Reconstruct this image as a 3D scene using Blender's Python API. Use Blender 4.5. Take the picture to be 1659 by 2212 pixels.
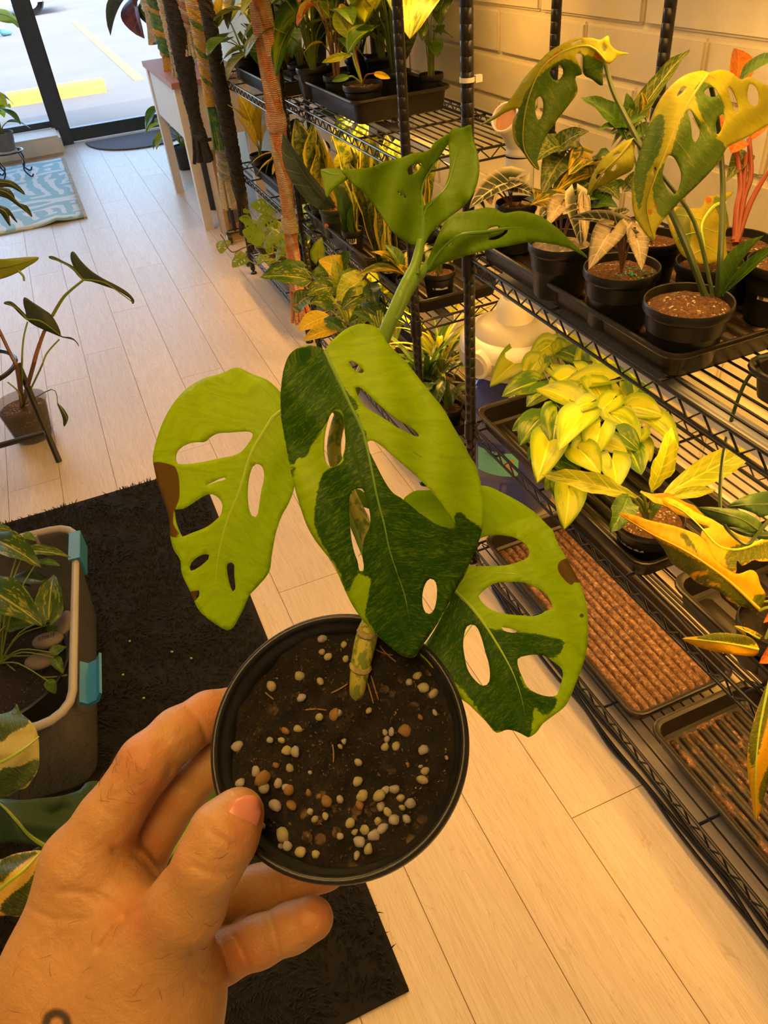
import bpy, bmesh, math, random
import numpy as np
from mathutils import Vector, Matrix
from mathutils.geometry import delaunay_2d_cdt
for o in list(bpy.data.objects): bpy.data.objects.remove(o)
S = bpy.context.scene
C = S.collection
PI = math.pi
# ------------------------------------------------------------------ camera
F, CX, CY, H = 1650.0, 829.5, 1106.0, 1.5          # focal length in pixels of the 1659x2212 frame, eye height in metres
def _nrm(a): return a/np.linalg.norm(a)
_d = _nrm(np.array([1040-CX, 3150-CY, F]))           # straight down, seen from the camera
_y = np.array([-42-CX, -128-CY, F]); _y = _nrm(_y-_d*(_y@_d))   # along the aisle towards the shop front
R3 = np.stack([np.cross(_y, -_d), _y, -_d])          # world = R3 @ camera(x right, y down, z forward)
cam = bpy.data.cameras.new('camera'); camo = bpy.data.objects.new('camera', cam); C.objects.link(camo)
cam.sensor_fit = 'HORIZONTAL'; cam.sensor_width = 36.0; cam.lens = 36.0*F/1659.0
cam.clip_start = 0.02; cam.clip_end = 200
M = Matrix.Identity(4)
for i in range(3):
    M[i][0] = R3[i, 0]; M[i][1] = -R3[i, 1]; M[i][2] = -R3[i, 2]
M[2][3] = H
camo.matrix_world = M
S.camera = camo
def W(px, py, d):                                    # point at camera depth d
    v = R3 @ np.array([(px-CX)/F*d, (py-CY)/F*d, d]); return Vector((v[0], v[1], v[2]+H))
def ray(px, py): return R3 @ np.array([px-CX, py-CY, F])
def PZ(px, py, z):
    r = ray(px, py); t = (z-H)/r[2]; return Vector((r[0]*t, r[1]*t, z))
def PX(px, py, x):
    r = ray(px, py); t = x/r[0]; return Vector((x, r[1]*t, H+r[2]*t))
def PY(px, py, y):
    r = ray(px, py); t = y/r[1]; return Vector((r[0]*t, y, H+r[2]*t))
def DEP(p): return float((R3.T @ np.array([p[0], p[1], p[2]-H]))[2])
# ------------------------------------------------------------------ view, world, lights
S.view_settings.view_transform = 'Standard'; S.view_settings.look = 'None'
S.view_settings.exposure = 0.0; S.view_settings.gamma = 1.0; S.view_settings.use_curve_mapping = False
wd = bpy.data.worlds.new('sky'); S.world = wd; wd.use_nodes = True
wn = wd.node_tree; wn.nodes.clear()
_o = wn.nodes.new('ShaderNodeOutputWorld'); _b = wn.nodes.new('ShaderNodeBackground')
_sk = wn.nodes.new('ShaderNodeTexSky'); _sk.sky_type = 'PREETHAM' if False else 'NISHITA'
_sk.sun_disc = False; _sk.sun_elevation = math.radians(52); _sk.sun_rotation = math.radians(150); _sk.air_density = 1.0; _sk.dust_density = 2.5
_b.inputs['Strength'].default_value = 1.5
wn.links.new(_sk.outputs[0], _b.inputs['Color']); wn.links.new(_b.outputs[0], _o.inputs['Surface'])
def light(name, kind, loc, rot, energy, color, size=None, size_y=None, parent=None):
    l = bpy.data.lights.new(name, kind); l.energy = energy; l.color = color
    if kind == 'AREA':
        l.shape = 'RECTANGLE'; l.size = size; l.size_y = size_y
    o = bpy.data.objects.new(name, l); C.objects.link(o); o.location = loc; o.rotation_euler = rot
    if parent: o.parent = parent
    return o
sun = light('sun', 'SUN', (0, 12, 8), (math.radians(30), 0, math.radians(-15)), 3.0, (1.0, 0.95, 0.88)); sun.data.angle = 0.01
AMBER = (1.0, 0.46, 0.06)
WARM = (1.0, 0.50, 0.08)
# daylight portal in the shop front opening
_p = light('window_portal', 'AREA', (-0.3, 7.9, 1.25), (math.radians(-90), 0, 0), 1, (1, 1, 1), 4.6, 2.4); _p.data.cycles.is_portal = True
# ------------------------------------------------------------------ helpers
def tag(o, label=None, cat=None, group=None, kind=None):
    if label: o['label'] = label
    if cat: o['category'] = cat
    if group: o['group'] = group
    if kind: o['kind'] = kind
    return o
def link(name, me, mat=None, parent=None, smooth=True, at_world=True):
    o = bpy.data.objects.new(name, me); C.objects.link(o)
    if mat is not None and not me.materials: me.materials.append(mat)
    if parent is not None:
        o.parent = parent
        if at_world: o.matrix_parent_inverse = WM(parent).inverted()
    return o
_wm = {}
def WM(o):
    m = o.matrix_basis.copy()
    p = o
    if p.parent is not None:
        return WM(p.parent) @ p.matrix_parent_inverse @ m
    return m
def empty(name, loc=(0, 0, 0), rz=0, label=None, cat=None, group=None):
    o = bpy.data.objects.new(name, None); C.objects.link(o); o.location = loc; o.rotation_euler = (0, 0, rz)
    o.empty_display_size = 0.05
    return tag(o, label, cat, group)
class MB:
    def __init__(s): s.v = []; s.f = []; s.uv = None
    def add(s, vs, fs):
        b = len(s.v); s.v += [tuple(v) for v in vs]; s.f += [tuple(b+i for i in f) for f in fs]; return s
    def box(s, a, b):
        x0, y0, z0 = a; x1, y1, z1 = b
        return s.add([(x0,y0,z0),(x1,y0,z0),(x1,y1,z0),(x0,y1,z0),(x0,y0,z1),(x1,y0,z1),(x1,y1,z1),(x0,y1,z1)],
            [(3,2,1,0),(4,5,6,7),(0,1,5,4),(1,2,6,5),(2,3,7,6),(3,0,4,7)])
    def tube(s, pts, rad, n=8, cap=True):
        pts = [Vector(p) for p in pts]; k = len(pts)
        if not hasattr(rad, '__len__'): rad = [rad]*k
        vs = []; ref = None
        for i, p in enumerate(pts):
            t = (pts[min(i+1, k-1)]-pts[max(i-1, 0)])
            if t.length < 1e-9: t = Vector((0, 0, 1))
            t.normalize()
            if ref is None: ref = Vector((1, 0, 0)) if abs(t.x) < 0.8 else Vector((0, 1, 0))
            a = (ref-t*ref.dot(t)).normalized(); ref = a; b = t.cross(a)
            for j in range(n):
                w = 2*PI*j/n; vs.append(p+(a*math.cos(w)+b*math.sin(w))*rad[i])
        fs = []
        for i in range(k-1):
            for j in range(n):
                fs.append((i*n+j, i*n+(j+1) % n, (i+1)*n+(j+1) % n, (i+1)*n+j))
        if cap: fs += [tuple(range(n-1, -1, -1)), tuple((k-1)*n+j for j in range(n))]
        return s.add(vs, fs)
    def lathe(s, prof, n=24, c=(0, 0, 0), closed=False):
        vs = []
        for r, z in prof:
            for j in range(n):
                w = 2*PI*j/n; vs.append((c[0]+r*math.cos(w), c[1]+r*math.sin(w), c[2]+z))
        fs = []; k = len(prof)
        for i in range(k-1):
            for j in range(n): fs.append((i*n+j, i*n+(j+1) % n, (i+1)*n+(j+1) % n, (i+1)*n+j))
        if not closed:
            if prof[0][0] > 1e-6: fs.append(tuple(range(n-1, -1, -1)))
            if prof[-1][0] > 1e-6: fs.append(tuple((k-1)*n+j for j in range(n)))
        return s.add(vs, fs)
    def loops(s, loops, cap0=False, cap1=False):
        n = len(loops[0]); vs = [v for l in loops for v in l]; fs = []
        for i in range(len(loops)-1):
            for j in range(n): fs.append((i*n+j, i*n+(j+1) % n, (i+1)*n+(j+1) % n, (i+1)*n+j))
        if cap0: fs.append(tuple(range(n-1, -1, -1)))
        if cap1: fs.append(tuple((len(loops)-1)*n+j for j in range(n)))
        return s.add(vs, fs)
    def mesh(s, name, smooth=True):
        me = bpy.data.meshes.new(name); me.from_pydata(s.v, [], s.f); me.update()
        if smooth: me.polygons.foreach_set('use_smooth', [True]*len(me.polygons))
        return me
    def build(s, name, mat, parent=None, smooth=True, sharp=None):
        me = s.mesh(name, smooth)
        if smooth: me.set_sharp_from_angle(angle=math.radians(sharp or 40))
        return link(name, me, mat, parent)
def rrect(w, l, r, z, n=5, c=(0, 0)):
    out = []
    for cxs, cys, a0 in ((1, 1, 0), (-1, 1, 90), (-1, -1, 180), (1, -1, 270)):
        for k in range(n):
            a = math.radians(a0+90*k/(n-1))
            out.append((c[0]+cxs*(w/2-r)+r*math.cos(a), c[1]+cys*(l/2-r)+r*math.sin(a), z))
    return out
def copyo(o, parent, name=None, loc=None, rot=None, scale=None):
    c = o.copy(); C.objects.link(c); c.parent = parent
    if loc is not None: c.location = loc
    if rot is not None: c.rotation_euler = rot
    if scale is not None: c.scale = scale
    return c
def bez(p0, p1, p2, n=8):
    p0, p1, p2 = Vector(p0), Vector(p1), Vector(p2)
    return [p0*(1-t)**2+p1*2*t*(1-t)+p2*t*t for t in [i/(n-1) for i in range(n)]]
def crom(pts, sub=6, closed=False):
    P = [np.array(p, float) for p in pts]; n = len(P); out = []
    rng = range(n) if closed else range(n-1)
    for i in rng:
        if closed: a, b, c, d = P[i-1], P[i], P[(i+1) % n], P[(i+2) % n]
        else: a, b, c, d = P[max(i-1, 0)], P[i], P[i+1], P[min(i+2, n-1)]
        for k in range(sub):
            t = k/sub
            out.append(0.5*((2*b)+(-a+c)*t+(2*a-5*b+4*c-d)*t*t+(-a+3*b-3*c+d)*t**3))
    if not closed: out.append(P[-1])
    return out
# ------------------------------------------------------------------ materials
class NT:
    def __init__(s, name):
        s.m = bpy.data.materials.new(name); s.m.use_nodes = True; s.t = s.m.node_tree; s.t.nodes.clear()
        s.out = s.t.nodes.new('ShaderNodeOutputMaterial')
    def n(s, ty, **kw):
        x = s.t.nodes.new('ShaderNode'+ty)
        for k, v in kw.items():
            if k.startswith('p_'): setattr(x, k[2:], v)
            else:
                key = int(k[1:]) if k[0] == 'i' and k[1:].isdigit() else k.replace('_', ' ')
                s.set(x, key, v)
        return x
    def set(s, x, key, v):
        inp = x.inputs[key]
        if isinstance(v, bpy.types.NodeSocket): s.t.links.new(v, inp)
        elif isinstance(v, bpy.types.Node): s.t.links.new(v.outputs[0], inp)
        else:
            if inp.type == 'RGBA' and len(v) == 3: v = (*v, 1)
            inp.default_value = v
    def math(s, op, a, b=0.0, c=None, clamp=False):
        x = s.n('Math', p_operation=op, p_use_clamp=clamp); s.set(x, 0, a); s.set(x, 1, b)
        if c is not None: s.set(x, 2, c)
        return x.outputs[0]
    def mix(s, f, a, b, blend='MIX'):
        x = s.n('Mix', p_data_type='RGBA', p_blend_type=blend); s.set(x, 0, f)
        for i, v in ((6, a), (7, b)): s.set(x, i, v if not isinstance(v, tuple) else (*v[:3], 1))
        return x.outputs[2]
    def step(s, v, lo, hi):
        x = s.n('MapRange', p_interpolation_type='SMOOTHSTEP'); s.set(x, 0, v); s.set(x, 1, lo); s.set(x, 2, hi); return x.outputs[0]
    def coord(s, out='Object', scale=(1, 1, 1), rand=0):
        tc = s.n('TexCoord'); v = tc.outputs[out]
        if rand:
            oi = s.n('ObjectInfo'); a = s.n('VectorMath', p_operation='ADD'); s.set(a, 0, v)
            k = s.math('MULTIPLY', oi.outputs['Random'], rand); cb = s.n('CombineXYZ'); s.set(cb, 0, k); s.set(cb, 1, k); s.set(cb, 2, k); s.set(a, 1, cb.outputs[0]); v = a.outputs[0]
        mp = s.n('Mapping'); s.set(mp, 0, v); mp.inputs['Scale'].default_value = scale
        return mp.outputs[0]
    def noise(s, vec, scale=5, detail=4, rough=0.6, dist=0.0):
        x = s.n('TexNoise'); s.set(x, 'Vector', vec); x.inputs['Scale'].default_value = scale; x.inputs['Detail'].default_value = detail
        x.inputs['Roughness'].default_value = rough; x.inputs['Distortion'].default_value = dist
        return x.outputs['Fac']
    def bump(s, h, strength=0.3, dist=0.01):
        x = s.n('Bump'); s.set(x, 'Height', h); x.inputs['Strength'].default_value = strength; x.inputs['Distance'].default_value = dist; return x.outputs[0]
    def bsdf(s, color, rough=0.5, **kw):
        x = s.n('BsdfPrincipled'); s.set(x, 'Base Color', color); s.set(x, 'Roughness', rough)
        for k, v in kw.items(): s.set(x, k.replace('_', ' '), v)
        return x
    def end(s, sh): s.t.links.new(sh.outputs[0] if isinstance(sh, bpy.types.Node) else sh, s.out.inputs[0]); return s.m
def plain(name, col, rough=0.5, metal=0.0, vary=0.12, nscale=20, bump=0.0, bscale=80, spec=0.5, col2=None, coat=0.0, rand=1.0):
    t = NT(name); v = t.coord(rand=rand*7)
    nz = t.noise(v, nscale, 5)
    c2 = col2 or tuple(max(0, x*(1-2.2*vary)) for x in col)
    c = t.mix(t.step(nz, 0.3, 0.7), c2, col)
    kw = dict(Metallic=metal, Specular_IOR_Level=spec)
    if coat: kw['Coat_Weight'] = coat
    if bump: kw['Normal'] = t.bump(t.noise(v, bscale, 4), bump)
    return t.end(t.bsdf(c, rough, **kw))
def leafmat(name, dark, light, thr=0.5, nscale=6, stretch=(1, 1, 1), rib=None, ribw=0.05, veins=8, veincol=None, veinw=0.12, rough=0.36, trans=0.3, soft=0.06, edge=None, slant=0.5):
    """leaf blade: dark/light variegation, midrib and side veins laid out on the blade's own UV, some light passes through"""
    t = NT(name); uv = t.n('UVMap').outputs[0]
    sp = t.n('SeparateXYZ'); t.set(sp, 0, uv)
    u = t.math('ABSOLUTE', t.math('SUBTRACT', sp.outputs[0], 0.5)); u = t.math('MULTIPLY', u, 2.0); v = sp.outputs[1]
    oi = t.n('ObjectInfo').outputs['Random']
    cb = t.n('CombineXYZ'); t.set(cb, 0, sp.outputs[0]); t.set(cb, 1, v); t.set(cb, 2, t.math('MULTIPLY', oi, 23.0))
    mp = t.n('Mapping'); t.set(mp, 0, cb.outputs[0]); mp.inputs['Scale'].default_value = stretch
    nz = t.noise(mp.outputs[0], nscale, 5, 0.65, 0.4)
    c = t.mix(t.step(nz, thr-soft, thr+soft), dark, light)
    fine = t.noise(mp.outputs[0], nscale*7, 3)
    c = t.mix(t.math('MULTIPLY', fine, 0.35), c, tuple(x*0.6 for x in dark))
    if edge: c = t.mix(t.step(u, 0.6, 0.95), c, edge)
    hv = 0.5
    if veins:
        w = t.math('FRACT', t.math('SUBTRACT', t.math('MULTIPLY', v, veins), t.math('MULTIPLY', u, veins*slant*0.35)))
        w = t.math('ABSOLUTE', t.math('SUBTRACT', w, 0.5)); line = t.step(w, 0.5-veinw, 0.5)
        c = t.mix(t.math('MULTIPLY', line, 0.55), c, veincol or tuple(min(1, x*1.5) for x in light)); hv = line
    rb = t.math('SUBTRACT', 1.0, t.step(u, ribw*0.5, ribw*1.5))
    c = t.mix(t.math('MULTIPLY', rb, 0.8), c, rib or tuple(min(1, x*1.35) for x in light))
    hs = t.n('HueSaturation'); t.set(hs, 'Color', c); t.set(hs, 'Value', t.math('ADD', 0.82, t.math('MULTIPLY', oi, 0.36))); c = hs.outputs[0]
    nb = t.bump(t.math('ADD', t.math('MULTIPLY', hv, -0.5), t.math('MULTIPLY', fine, 0.4)), 0.35, 0.002)
    b = t.bsdf(c, rough, Normal=nb, Specular_IOR_Level=0.45)
    tr = t.n('BsdfTranslucent'); t.set(tr, 'Color', c)
    ms = t.n('MixShader'); t.set(ms, 0, trans); t.set(ms, 1, b.outputs[0]); t.set(ms, 2, tr.outputs[0])
    return t.end(ms)
def heroleaf(name, light, dark, brown, trans=0.4):
    t = NT(name); at = t.n('Attribute', p_attribute_name='dark').outputs['Fac']; br = t.n('Attribute', p_attribute_name='brown').outputs['Fac']
    pc = t.n('Attribute', p_attribute_name='flow').outputs['Vector']
    nz = t.noise(pc, 9, 6, 0.72, 0.5); n2 = t.noise(pc, 46, 4, 0.7); n3 = t.noise(t.coord(scale=(1, 1, 1)), 260, 3)
    k = t.math('ADD', at, t.math('MULTIPLY', t.math('SUBTRACT', nz, 0.5), 0.55)); fac = t.step(k, 0.44, 0.54)
    lg = t.mix(t.step(nz, 0.4, 0.65), light, tuple(x*0.86 for x in light))
    mo = t.step(t.math('ADD', t.math('MULTIPLY', n2, 0.6), t.math('MULTIPLY', nz, 0.5)), 0.50, 0.72)
    mid = tuple(0.55*a+0.45*b for a, b in zip(dark, light))
    dk = t.mix(t.math('MULTIPLY', mo, 0.8), dark, mid)
    c = t.mix(fac, lg, dk)
    bb = t.mix(n2, tuple(x*0.6 for x in brown), tuple(x*1.25 for x in brown))
    c = t.mix(t.step(br, 0.45, 0.55), c, bb)
    nb = t.bump(t.math('ADD', nz, t.math('MULTIPLY', n3, 0.5)), 0.22, 0.002)
    b = t.bsdf(c, 0.42, Normal=nb, Specular_IOR_Level=0.25)
    tr = t.n('BsdfTranslucent'); t.set(tr, 'Color', c)
    ms = t.n('MixShader'); t.set(ms, 0, trans); t.set(ms, 1, b.outputs[0]); t.set(ms, 2, tr.outputs[0])
    return t.end(ms)
def soilmat(name, a, b, speck, amt=0.62, scale=90):
    t = NT(name); v = t.coord(rand=5); n1 = t.noise(v, scale, 6, 0.8); n2 = t.noise(v, scale*0.35, 3)
    c = t.mix(t.step(n1, 0.35, 0.65), a, b)
    vo = t.n('TexVoronoi'); t.set(vo, 'Vector', v); vo.inputs['Scale'].default_value = scale*1.1
    sp = t.math('MULTIPLY', t.step(n2, amt-0.1, amt+0.05), t.step(vo.outputs['Distance'], 0.42, 0.3))
    c = t.mix(sp, c, speck)
    return t.end(t.bsdf(c, 0.9, Normal=t.bump(t.math('ADD', n1, sp), 0.9, 0.004)))
# ------------------------------------------------------------------ room shell
def woodmat():
    t = NT('pale_oak_plank'); v = t.coord(rand=40)
    mp = t.n('Mapping'); t.set(mp, 0, v); mp.inputs['Scale'].default_value = (14, 1.1, 1)
    n1 = t.noise(mp.outputs[0], 1.5, 5, 0.55, 1.6)
    mp2 = t.n('Mapping'); t.set(mp2, 0, v); mp2.inputs['Scale'].default_value = (120, 4, 1)
    n2 = t.noise(mp2.outputs[0], 3, 3)
    ring = t.math('FRACT', t.math('MULTIPLY', n1, 9.0)); line = t.step(ring, 0.86, 1.0)
    c = t.mix(n1, (0.58, 0.50, 0.42), (0.70, 0.63, 0.55))
    c = t.mix(t.math('MULTIPLY', line, 0.55), c, (0.40, 0.30, 0.22)); c = t.mix(t.math('MULTIPLY', t.step(n2, 0.35, 0.7), 0.42), c, (0.46, 0.36, 0.28))
    oi = t.n('ObjectInfo').outputs['Random']; hs = t.n('HueSaturation'); t.set(hs, 'Color', c); t.set(hs, 'Value', t.math('ADD', 0.94, t.math('MULTIPLY', oi, 0.1)))
    return t.end(t.bsdf(hs.outputs[0], t.math('ADD', 0.34, t.math('MULTIPLY', n2, 0.14)), Normal=t.bump(t.math('ADD', n2, line), 0.08, 0.001), Specular_IOR_Level=0.4))
m_wood = woodmat()
m_gap = plain('plank_joint', (0.30, 0.19, 0.10), 0.9)
fl = MB().box((-3.2, -2.5, -0.05), (1.3, 8.0, -0.0012)).build('floor', m_gap, smooth=False); tag(fl, kind='structure')
PW = 0.1765; PL = 1.42
pm = MB().box((-PW/2+0.0009, -PL/2+0.0009, -0.012), (PW/2-0.0009, PL/2-0.0009, 0.0)).mesh('plank', False); pm.materials.append(m_wood)
joints = {3: 0.655, 1: 2.992, 0: 3.857, -1: 3.45, 2: 3.964-1.42, -3: 2.49, 4: 0.1, 5: 0.4}
cols = range(-16, 8)
for k in cols:
    x0 = 0.038+PW*k
    y0 = joints.get(k, (k*0.517) % 1.42)
    y = y0-PL*math.ceil((y0+2.4)/PL)
    while y < 8.0:
        if y+PL > -0.6 and (k > -6 or y > 1.0) and x0 < 1.2:
            o = bpy.data.objects.new('plank', pm); C.objects.link(o); o.parent = fl; o.location = (x0+PW/2, y+PL/2, 0)
            if y+PL > 8.0: o.scale.y = (8.0-y)/PL; o.location.y = (y+8.0)/2
        y += PL
def wallmat(name, col, sc=3):
    t = NT(name); v = t.coord(rand=9); n1 = t.noise(v, sc, 5, 0.6); n2 = t.noise(v, 55, 4)
    c = t.mix(t.step(n1, 0.35, 0.7), tuple(x*0.86 for x in col), col)
    return t.end(t.bsdf(c, 0.6, Normal=t.bump(t.math('ADD', t.math('MULTIPLY', n1, 2.0), t.math('MULTIPLY', n2, 0.4)), 0.45, 0.012)))
m_block = wallmat('painted_block', (0.70, 0.64, 0.48)); m_wall = wallmat('painted_plaster', (0.78, 0.76, 0.72)); m_ceil = wallmat('ceiling_white', (0.8, 0.79, 0.77))
WX = 1.285
wr = MB().box((WX+0.006, -2.5, 0), (WX+0.12, 8.0, 2.75)).build('wall_right', m_block, smooth=False); tag(wr, kind='structure')
CH, BL = 0.1145, 0.42
bm_ = bmesh.new(); bmesh.ops.create_cube(bm_, size=1.0)
for v in bm_.verts: v.co = (v.co.x*0.03, v.co.y*(BL-0.008), v.co.z*(CH-0.009))
bmesh.ops.bevel(bm_, geom=bm_.edges[:], offset=0.006, segments=2, affect='EDGES')
bme = bpy.data.meshes.new('block'); bm_.to_mesh(bme); bm_.free(); bme.materials.append(m_block)
bme.polygons.foreach_set('use_smooth', [True]*len(bme.polygons)); bme.set_sharp_from_angle(angle=math.radians(50))
for r in range(15):
    zc = 1.228-CH*10.5+CH*r
    if zc < 0.03: continue
    y = 1.61-BL*(4 + (0.5 if r % 2 == 0 else 0))+BL/2
    rnd = random.Random(r)
    while y < 4.8:
        if y > 0.35:
            o = bpy.data.objects.new('block', bme); C.objects.link(o); o.parent = wr
            o.location = (WX+0.010+rnd.uniform(-.0015, .0015), y, zc); o.rotation_euler = (0, rnd.uniform(-.006, .006), 0)
        y += BL
tag(MB().box((-3.3, -2.5, 0), (-3.2, 8.0, 2.75)).build('wall_left', m_wall, smooth=False), kind='structure')
tag(MB().box((-3.3, -2.6, 0), (1.4, -2.5, 2.75)).build('wall_back', m_wall, smooth=False), kind='structure')
tag(MB().box((-3.3, -2.6, 2.75), (1.4, 8.1, 2.85)).build('ceiling', m_ceil, smooth=False), kind='structure')
tag(MB().box((-3.3, 7.95, 2.4), (1.4, 8.1, 2.75)).build('wall_front', m_wall, smooth=False), kind='structure')
# shop front: window with low sill kerb, mullion, glazed door
m_alu = plain('dark_bronze_frame', (0.055, 0.07, 0.085), 0.45, 0.3, 0.1)
m_kerb = wallmat('sill_paint', (0.72, 0.66, 0.55))
def glassmat():
    t = NT('clear_pane'); tr = t.n('BsdfTransparent', Color=(0.97, 0.99, 0.98)); gl = t.n('BsdfGlossy', Roughness=0.02)
    nz = t.noise(t.coord(), 2, 2); ms = t.n('MixShader'); t.set(ms, 0, t.math('MULTIPLY', t.n('LayerWeight', Blend=0.15).outputs['Fresnel'], t.math('ADD', 0.35, t.math('MULTIPLY', nz, 0.1))))
    t.set(ms, 1, tr.outputs[0]); t.set(ms, 2, gl.outputs[0]); return t.end(ms)
m_glass = glassmat()
w1 = empty('window_1', (-1.5, 8.0, 0)); tag(w1, kind='structure')
MB().box((-3.2, 7.96, 0.15), (0.075, 8.06, 0.20)).build('window_frame', m_alu, w1, False)
MB().box((-3.2, 7.96, 2.34), (0.075, 8.06, 2.40)).build('window_frame', m_alu, w1, False)
MB().box((-3.2, 8.0, 0.20), (0.075, 8.008, 2.34)).build('pane', m_glass, w1, False)
bm_ = bmesh.new(); bmesh.ops.create_cube(bm_, size=1.0)
for v in bm_.verts: v.co = (-1.54+v.co.x*3.32, 7.76+v.co.y*0.40, 0.075+v.co.z*0.15)
bmesh.ops.bevel(bm_, geom=[e for e in bm_.edges if abs(e.verts[0].co.x-e.verts[1].co.x) > 1 or e.verts[0].co.x > 0 and e.verts[1].co.x > 0], offset=0.02, segments=3, affect='EDGES')
me = bpy.data.meshes.new('window_sill'); bm_.to_mesh(me); bm_.free(); link('window_sill', me, m_kerb, w1)
tr1 = MB().box((0.075, 7.93, 0.0), (0.222, 8.07, 2.40)).box((0.09, 7.918, 0), (0.205, 7.93, 2.4)).build('trim_1', m_alu, smooth=False); tag(tr1, kind='structure')
d1 = empty('door_1', (0.75, 8.0, 0)); tag(d1, kind='structure')
MB().box((0.225, 7.97, 0.01), (1.27, 8.04, 0.115)).build('bottom_rail', m_alu, d1, False)
MB().box((0.225, 7.97, 2.28), (1.27, 8.04, 2.39)).build('top_rail', m_alu, d1, False)
MB().box((1.17, 7.97, 0.115), (1.27, 8.04, 2.28)).build('stile', m_alu, d1, False)
MB().box((0.225, 8.0, 0.115), (1.17, 8.008, 2.28)).build('pane', m_glass, d1, False)
# outdoors
def groundmat():
    t = NT('sunlit_concrete'); v = t.coord(); n1 = t.noise(v, 0.7, 5, 0.6); n2 = t.noise(v, 18, 5)
    mp = t.n('Mapping'); t.set(mp, 0, v); mp.inputs['Scale'].default_value = (0.5, 5, 1); n3 = t.noise(mp.outputs[0], 1.5, 4)
    c = t.mix(t.step(n1, 0.3, 0.7), (0.105, 0.10, 0.10), (0.13, 0.118, 0.108)); c = t.mix(t.math('MULTIPLY', n2, 0.25), c, (0.085, 0.083, 0.085)); c = t.mix(t.step(n3, 0.5, 0.75), c, (0.125, 0.108, 0.085))
    return t.end(t.bsdf(c, 0.85, Normal=t.bump(n2, 0.3, 0.01)))
tag(MB().box((-60, 8.1, -0.3), (60, 120, -0.02)).build('ground_outside', groundmat(), smooth=False), kind='structure')
m_yel = plain('yellow_road_paint', (0.42, 0.28, 0.05), 0.7, vary=0.1, nscale=9)
t_ = MB().loops([[(-0.26, y, z) for y, z in ((10.52, -0.02), (10.55, 0.09), (10.60, 0.115), (10.68, 0.115), (10.73, 0.09), (10.76, -0.02))], [(0.82, y, z) for y, z in ((10.52, -0.02), (10.55, 0.09), (10.60, 0.115), (10.68, 0.115), (10.73, 0.09), (10.76, -0.02))]], True, True)
tag(t_.build('parking_stop', m_yel, smooth=False), 'yellow painted concrete parking stop lying outside the glass door', 'parking stop')
tag(MB().box((1.21, 11.0, -0.021), (1.34, 19.8, -0.014)).build('parking_line', m_yel, smooth=False), 'long yellow line painted on the parking lot', 'road marking')
# parked car at the far side of the lot (only its lower front shows)
def car():
    x0, y0 = -0.95, 22.6
    e = empty('car', (x0, y0, -0.02), 0, 'white car parked across the lot, seen through the glass', 'car')
    m_body = plain('car_paint_white', (0.80, 0.82, 0.86), 0.25, vary=0.03, coat=0.5); m_tyre = plain('tyre', (0.03, 0.03, 0.033), 0.8); m_rim = plain('wheel_rim', (0.6, 0.62, 0.66), 0.3, 0.8); m_win = plain('car_glass', (0.05, 0.06, 0.08), 0.1)
    prof = [(2.25, .30), (2.28, .62), (2.1, .82), (1.2, .95), (0.55, 1.42), (-1.1, 1.46), (-1.9, 1.0), (-2.3, .92), (-2.35, .4), (-2.2, .25), (2.1, .24)]
    lo = []
    for yy, k in ((0, .97), (.12, 1), (1.6, 1), (1.74, .97)): lo.append([(x0+x*k, y0+yy, -0.02+(z-.6)*k+.6) for x, z in prof])
    MB().loops(lo, True, True).build('body', m_body, e, True)
    MB().loops([[(x0+x, y0-0.012+dy, z) for x, z in ((1.05, .98), (.5, 1.36), (-1.05, 1.39), (-1.7, 1.0))] for dy in (0, .02)], True, True).build('side_window', m_win, e, False)
    for wx in (1.55, -1.55):
        for yy in (-0.02, 1.56):
            g = MB(); ang = [(0.30, 0), (0.33, .03), (0.33, .17), (0.30, .2), (0.2, .2), (.2, 0)]
            g.lathe([(r, z) for r, z in ang], 20, closed=True); g.v = [(x0+wx+a, y0+yy+c, 0.31+b) for a, b, c in g.v]
            w = g.build('wheel', m_tyre, e)
            g = MB().lathe([(0.001, .05), (.06, .05), (.2, .03), (.2, .1)], 20); g.v = [(x0+wx+a, y0+yy+c, 0.31+b) for a, b, c in g.v]; g.build('hubcap', m_rim, w)
car()
# made-up warm fill panels on the ceiling, added to brighten hand, leaves and floor
m_fillw = plain('fill_housing', (0.8, 0.8, 0.78), 0.4)
def emit(name, col, st):
    t = NT(name); v = t.noise(t.coord(), 40, 2); e = t.n('Emission'); t.set(e, 'Color', col); t.set(e, 'Strength', t.math('ADD', st, t.math('MULTIPLY', v, st*0.05))); return t.end(e)
m_glow = emit('fill_diffuser', (1.0, 0.66, 0.32), 4.0)
CEIL = [(-0.35, -0.35, 15.5), (0.15, 1.5, 15), (-0.3, 4.2, 21)]
for i, (x, y, en) in enumerate(CEIL):
    e = empty('fill_panel', (x, y, 2.75), 0, ('added warm fill panel on the ceiling above the photographer', 'added warm fill panel on the ceiling over the aisle by the shelves', 'added warm fill panel on the ceiling halfway to the door')[i], 'lamp', 'added ceiling fill panels')
    MB().box((x-.32, y-.62, 2.70), (x+.32, y+.62, 2.75)).build('housing', m_fillw, e, False)
    MB().box((x-.29, y-.59, 2.694), (x+.29, y+.59, 2.70)).build('diffuser', m_glow, e, False)
    l = light('lamp_light', 'AREA', (x, y, 2.68), (0, 0, 0), en, WARM if i < 2 else (1.0, .60, .30), 0.6, 1.2)  # fill light of the added panel, no real fixture known here
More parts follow.
